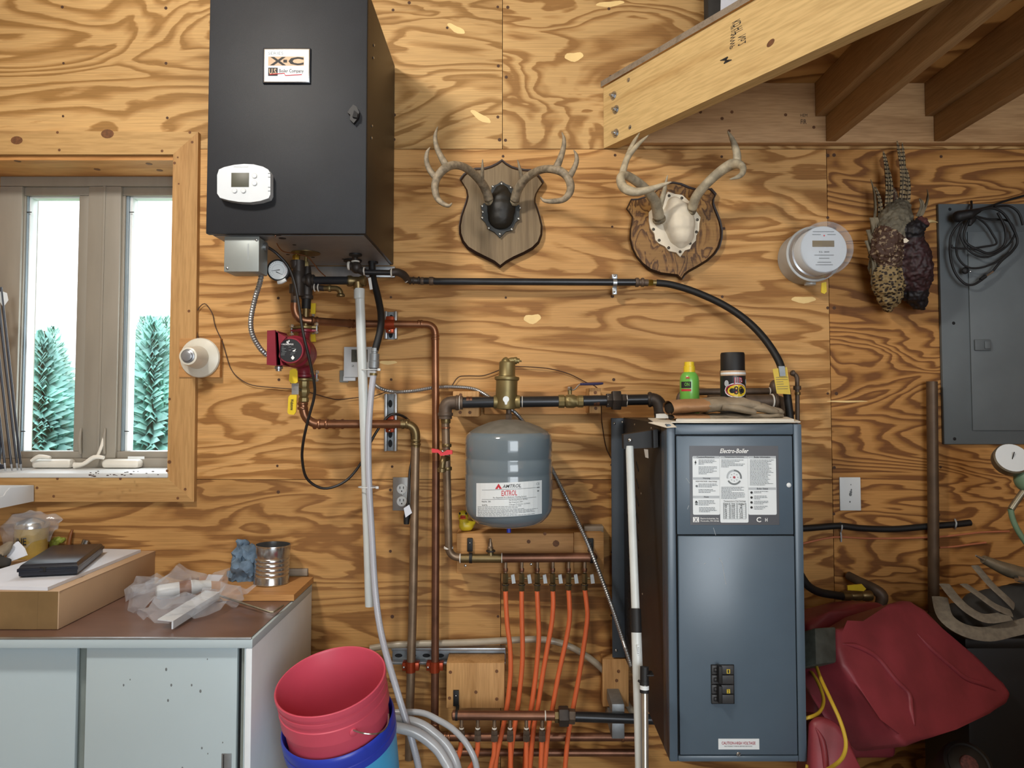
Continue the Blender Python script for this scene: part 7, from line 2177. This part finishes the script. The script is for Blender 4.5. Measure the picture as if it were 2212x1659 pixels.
cyl_text(b, '3M', q, rq + .0012, -.65, zq_(818), -.25, zq_(813), 'print_red')
b.build('label', sb_)
q = oe(1584, .44, .0105)
ae = thing('aerosol_can', q, 'black aerosol can with colourful label marked 80', 'aerosol can')
rq = 26.5 * S(.44)
def zc(py): return P(1584, py, .48).z
b = MB(); b.lathe(q, Z, [(rq * .95, 0), (rq, .004), (rq, zc(799) - q.z)], 'label_black', 40); b.build('can', ae)
b = MB(); b.lathe((q.x, q.y, 0), Z, [(rq * .96, zc(799)), (rq * .95, zc(764)), (rq * .90, zc(760)), (.001, zc(759))], 'rubber_black', 40); b.build('cap', ae)
b = MB()
def band(py0, py1, t0, t1, m, e=.0006, n=14):
    for k in range(n):
        a0, a1 = t0 + (t1 - t0) * k / n, t0 + (t1 - t0) * (k + 1) / n
        p_ = lambda t, y: Vector((q.x + (rq + e) * math.sin(t), q.y - (rq + e) * math.cos(t), zc(y)))
        b.poly([p_(a0, py1), p_(a1, py1), p_(a1, py0), p_(a0, py0)], m)
band(800, 804, -1.5, 1.5, 'print_tan'); band(804, 808, -1.5, 1.5, 'label_white'); band(808, 811, -1.5, 1.5, 'print_tan')
def oval(cx, cy, rx, ry, m, e):
    p_ = lambda u, v: Vector((q.x + (rq + e) * math.sin((cx + u - 1584) / 27.5), q.y - (rq + e) * math.cos((cx + u - 1584) / 27.5), zc(cy + v)))
    for k in range(16):
        a0, a1 = 2 * math.pi * k / 16, 2 * math.pi * (k + 1) / 16
        b.poly([p_(0, 0), p_(rx * math.cos(a0), ry * math.sin(a0)), p_(rx * math.cos(a1), ry * math.sin(a1))], m)
oval(1584, 843, 27, 16, 'label_white', .0008); oval(1584, 843, 25, 14, 'crimson', .0012); oval(1586, 844, 22, 13, 'handle_yellow', .0016)
cyl_text(b, '80', q, rq + .0022, -.24, zc(852), .50, zc(834), 'print_black', 0.006)
cyl_text(b, 'JIB', q, rq + .0020, -.30, zc(831), .46, zc(815), 'label_white', 0.03)
cyl_text(b, 'JIB', q, rq + .0026, -.30, zc(831), .46, zc(815), 'crimson', 0.0)
oval(1562, 828, 5, 7, 'label_grey', .0014); oval(1611, 824, 4, 6, 'label_grey', .0014)
b.build('label', ae)

# ---------------------------------------------------------------- tools leaning on the boiler
sq = thing('squeegee', P(1370, 1700, .90), 'white telescopic pole with black angled head leaning on the electric boiler', 'squeegee')
b = MB()
sd = .66
b.prism([P(x, y, sd) for x, y in ((1347, 939), (1412, 929), (1413, 967), (1348, 970))], (0, .035, 0), 'rubber_black')
b.prism([P(x, y, sd + .02) for x, y in ((1411, 929), (1421, 927), (1422, 966), (1412, 968))], (0, .05, 0), 'bin_black')
b.ball(P(1361, 951, sd + .002), .006, 'tin', (1, .6, 1), 10)
b.build('head', sq)
b = MB(); b.tube([P(1360, 964, .655), P(1366, 1140, .70), P(1373, 1320, .76)], .0108, 'pvc_white', 18, 0); b.build('upper_pole', sq)
b = MB(); b.tube([P(1373, 1314, .76), P(1374.5, 1366, .775)], .0138, 'rubber_black', 18, 0); b.build('grip', sq)
b = MB(); b.tube([P(1374.5, 1364, .775), P(1381, 1560, .83), P(1386, 1760, .87)], .0130, 'pvc_white', 18, 0)
u0 = P(1374, 1376, .787)
b.build('lower_pole', sq)
b = MB(); b.slab(1376, 1394, 1381, 1428, .800, .8013, 'label_white'); b.text('Reach & Twist', lambda u, v: P(1378.5, 1396, .8022) + X * (v * S(.8)) - Z * (u * S(.8)), 'print_grey', 0, 0, (2, -1.2, 28, 1.4)); b.build('label', sq)
ap = thing('aluminium_pole', P(1392, 1760, .87), 'short aluminium pole with black tip beside the white pole', 'pole')
b = MB(); b.tube([P(1392, 1468, .84), P(1393, 1780, .90)], .0092, 'aluminium', 18, 0); b.build('tube', ap)
b = MB(); b.tube([P(1392, 1440, .835), P(1392, 1474, .842)], .0105, 'rubber_black', 16, 0); b.box(P(1396, 1462, .85) , P(1408, 1448, .82), 'rubber_black', .002); b.build('tip', ap)
b = MB(); b.tube([P(1392, 1472, .842), P(1392, 1480, .844)], .0115, 'rubber_black', 16, 0); b.tube([P(1392, 1480, .844), P(1392, 1489, .845)], .0112, 'label_white', 16, 0); b.tube([P(1392, 1489, .845), P(1392, 1496, .846)], .0115, 'rubber_black', 16, 0); b.tube([P(1379, 1470, .84), P(1384, 1474, .845)], .003, 'rubber_black', 8, 0); b.build('clamp', ap)

# ================================================================ LOWER RIGHT CORNER
def zr(l): return [(1720 + x / 3.463, 1180 + y / 3.463) for x, y in l]
def plane3(a, b_, c):
    n = (b_ - a).cross(c - a).normalized()
    return a, n
def onpl(px, py, pl):
    r = ray(px, py); return CAM + r * ((pl[0] - CAM).dot(pl[1]) / r.dot(pl[1]))
def jerry(name, lab, outline, pl, thick, cap, ridges, m='jerry_red', bev=.02, scuff=()):
    n = pl[1] if pl[1].y < 0 else -pl[1]
    ps = [onpl(x, y, pl) for x, y in outline]
    c = sum(ps, Vector()) / len(ps)
    t = thing(name, Vector((c.x, c.y, min(p.z for p in ps))), lab, 'fuel can', 'red fuel cans')
    b = MB()
    b.prism(ps, -n * thick, m)
    g = bmesh.ops.bevel(b.bm, geom=list(b.bm.edges), offset=bev, segments=3, profile=.5, affect='EDGES', clamp_overlap=True)
    big = sorted(b.bm.faces, key=lambda f: -f.calc_area())[:2]
    bmesh.ops.inset_individual(b.bm, faces=big, thickness=.010)
    b._set(b.bm.faces, m)
    b.build('body', t, smooth=60)
    for rd_ in ridges:
        b = MB(); qs = [onpl(x, y, (pl[0] + n * .000, pl[1])) for x, y in rd_]
        b.tube(qs, [.001] + [.0075] * (len(qs) - 2) + [.001], m, 10, 4); b.build('ridge', t, smooth=180)
    for sc_ in scuff:
        b = MB(); qs = [onpl(x, y, (pl[0] - n * .010, pl[1])) for x, y in sc_]; b.tube(qs, [.002] + [.0105] * (len(qs) - 2) + [.002], 'jerry_scuff', 10, 4); b.build('scuffed_edge', t, smooth=180)
    if cap:
        b = MB(); b.prism([onpl(x, y, (pl[0] + n * .004, pl[1])) for x, y in cap], -n * .085, 'jerry_cap')
        bmesh.ops.bevel(b.bm, geom=list(b.bm.edges), offset=.006, segments=2, profile=.5, affect='EDGES', clamp_overlap=True)
        b._set(b.bm.faces, 'jerry_cap'); b.build('cap', t)
    return t
pl1 = plane3(P(1815, 1360, .62), P(1978, 1302, .44), P(1955, 1612, .72))
jerry('fuel_can', 'big red plastic fuel can lying on its side with a black cap', zr([(305, 605), (400, 600), (500, 560), (600, 495), (700, 430), (800, 398), (870, 400), (960, 480), (1100, 620), (1350, 830), (1560, 1010), (1625, 1110), (1590, 1180), (1450, 1250), (1200, 1370), (980, 1440), (830, 1505), (760, 1440), (650, 1270), (450, 1030), (350, 900), (310, 760)]),
      pl1, .17, zr([(140, 610), (300, 600), (305, 870), (150, 885)]),
      [zr([(345, 730), (440, 745), (540, 790), (620, 850), (740, 1000), (840, 1105), (858, 1230), (885, 1345)]), zr([(905, 655), (1010, 770), (1170, 910), (1270, 990), (1390, 1030), (1495, 1082)])], bev=.026)
pl2 = (P(1850, 1330, .30), Vector((0.15, -1, .25)).normalized())
jerry('fuel_can', 'dark red fuel can standing against the wall behind the big one', [(1745, 1346), (1790, 1322), (1850, 1304), (1905, 1300), (1925, 1318), (1940, 1400), (1940, 1640), (1760, 1640)], pl2, .16, None, [], bev=.02)
pl3 = (P(1790, 1600, .80), Vector((-.2, -1, .35)).normalized())
jerry('fuel_can', 'red fuel can at the bottom corner under the big one', [(1750, 1556), (1778, 1548), (1812, 1562), (1838, 1600), (1862, 1665), (1885, 1760), (1752, 1760)], pl3, .2, None, [[(1762, 1572), (1776, 1600), (1784, 1650), (1786, 1720)]], bev=.024)
for ps, lab in (([(1738, 1437, .52), (1756, 1456, .60), (1772, 1485, .66), (1779, 1515, .70), (1768, 1540, .74), (1742, 1551, .76), (1720, 1552, .70)], 'shorter yellow cable looping back behind the electric boiler'),
                ([(1762, 1436, .66), (1774, 1468, .74), (1796, 1515, .82), (1816, 1560, .86), (1827, 1602, .88), (1822, 1632, .88), (1804, 1652, .86), (1775, 1665, .80), (1740, 1655, .78)], 'longer yellow cable hanging from the fuel can cap')):
    b = MB(); b.tube([P(*q_) for q_ in ps], .0046, 'cord_yellow', 10, 6); b.build('yellow_cable', None, lab, 'cable', 'yellow cables by the fuel can')
# tool bag with loose webbing straps
tbg = thing('tool_bag', P(2150, 1400, .3), 'dark tool bag with grey webbing straps behind the red can', 'bag')
blob('body', [([P(2070, 1330, .28), P(2120, 1350, .30), P(2200, 1330, .32), P(2260, 1330, .32)], [.045, .055, .06, .06], 'canvas_dark'), ([P(2110, 1305, .28), P(2200, 1290, .30)], [.04, .05], 'canvas_dark')], tbg, .012, .006, 20)
def strap(ps, w_):
    b = MB(); qs = [P(*q_) for q_ in ps]
    b.tube(qs, [w_] * len(qs), 'webbing', 10, 5, flat=.16)
    return b.build('strap', tbg)
strap([(2106, 1222, .34), (2140, 1262, .40), (2170, 1290, .44), (2190, 1310, .44)], .014)
strap([(2082, 1262, .36), (2115, 1285, .42), (2150, 1310, .45), (2185, 1325, .45)], .014)
strap([(2040, 1262, .34), (2062, 1290, .40), (2092, 1318, .44), (2130, 1336, .46), (2180, 1330, .46)], .016)
strap([(2030, 1290, .36), (2042, 1332, .42), (2080, 1360, .46), (2130, 1370, .47), (2180, 1360, .46), (2230, 1348, .46)], .022)
at = thing('air_chuck', P(2160, 1245, .3), 'worn metal air fitting lying above the tool bag straps', 'air fitting')
b = MB(); b.tube([P(2108, 1200, .34), P(2126, 1209, .34)], [.003, .006], 'tin', 10, 0); b.tube([P(2124, 1208, .34), P(2150, 1220, .34), P(2180, 1232, .34), P(2230, 1246, .34)], [.013, .017, .022, .022], 'metal_worn', 16, 3); b.tube([P(2196, 1250, .37), P(2225, 1256, .37)], .010, 'tin', 14, 0); b.build('fitting', at)
rg = thing('air_regulator', P(2200, 1060, .3), 'white dial gauge with green knob at the right edge below the grey panel', 'gauge')
c = P(2186, 990, .30)
b = MB(); b.lathe(c, (-.25, -1, .55), [(.050, -.03), (.052, -.026), (.052, 0), (.048, .004)], 'metal_worn', 32); b.build('case', rg)
b = MB(); axg = Vector((-.25, -1, .55)).normalized(); b.lathe(c, axg, [(.048, .0042), (.048, .0052)], 'label_white', 32); b.tube([c + axg * .0062 + Vector((-.004, 0, -.012)), c + axg * .0062 + Vector((.006, 0, .018))], .0016, 'print_black', 6, 0); b.build('dial', rg)
b = MB(); b.ball(P(2216, 1035, .30), .034, 'hose_green', (1, 1, 1.2), 18); b.tube([P(2196, 1008, .29), P(2212, 1020, .30)], .012, 'metal_worn', 12, 0); b.build('knob', rg)
b = MB(); b.tube([P(2212, 1060, .30), P(2192, 1088, .30), P(2184, 1100, .30)], .010, 'metal_worn', 12, 3); b.build('stem', rg)
b = MB(); b.tube([P(2183, 1100, .30), P(2188, 1122, .30), P(2200, 1148, .30), P(2225, 1185, .30), P(2260, 1230, .30)], .0085, 'hose_green', 12, 5); b.build('green_hose', None, 'pale green hose below the white dial gauge', 'hose')
# dark bin and round black thing below the big can
bn = MB()
bt0 = P(2150, 1375, .40).z
bx_ = P(2088, 1400, .40).x
bn.box((bx_, -.40, 0), (XR - .05, -.16, bt0 - .02), 'bin_black', .012)
bn.box((bx_ - .012, -.412, bt0 - .035), (XR - .04, -.15, bt0), 'bin_black', .01)
bn.build('black_bin', None, 'large black bin standing against the wall behind and right of the big red can', 'bin')
ln = thing('black_case', P(2100, 1660, .60), 'black round-ended case with dull red disc under the big red can', 'case')
c = P(2092, 1652, .60)
axc = Vector((-.15, -1, .9)).normalized()
b = MB(); b.lathe(c, axc, [(.058, -.25), (.066, -.02), (.062, 0), (.054, .004), (.050, 0), (.040, .004)], 'bin_black', 36); b.build('shell', ln)
b = MB(); b.lathe(c + axc * .0045, axc, [(.024, 0), (.022, .004), (.001, .006)], 'face_red', 28); b.build('disc', ln)
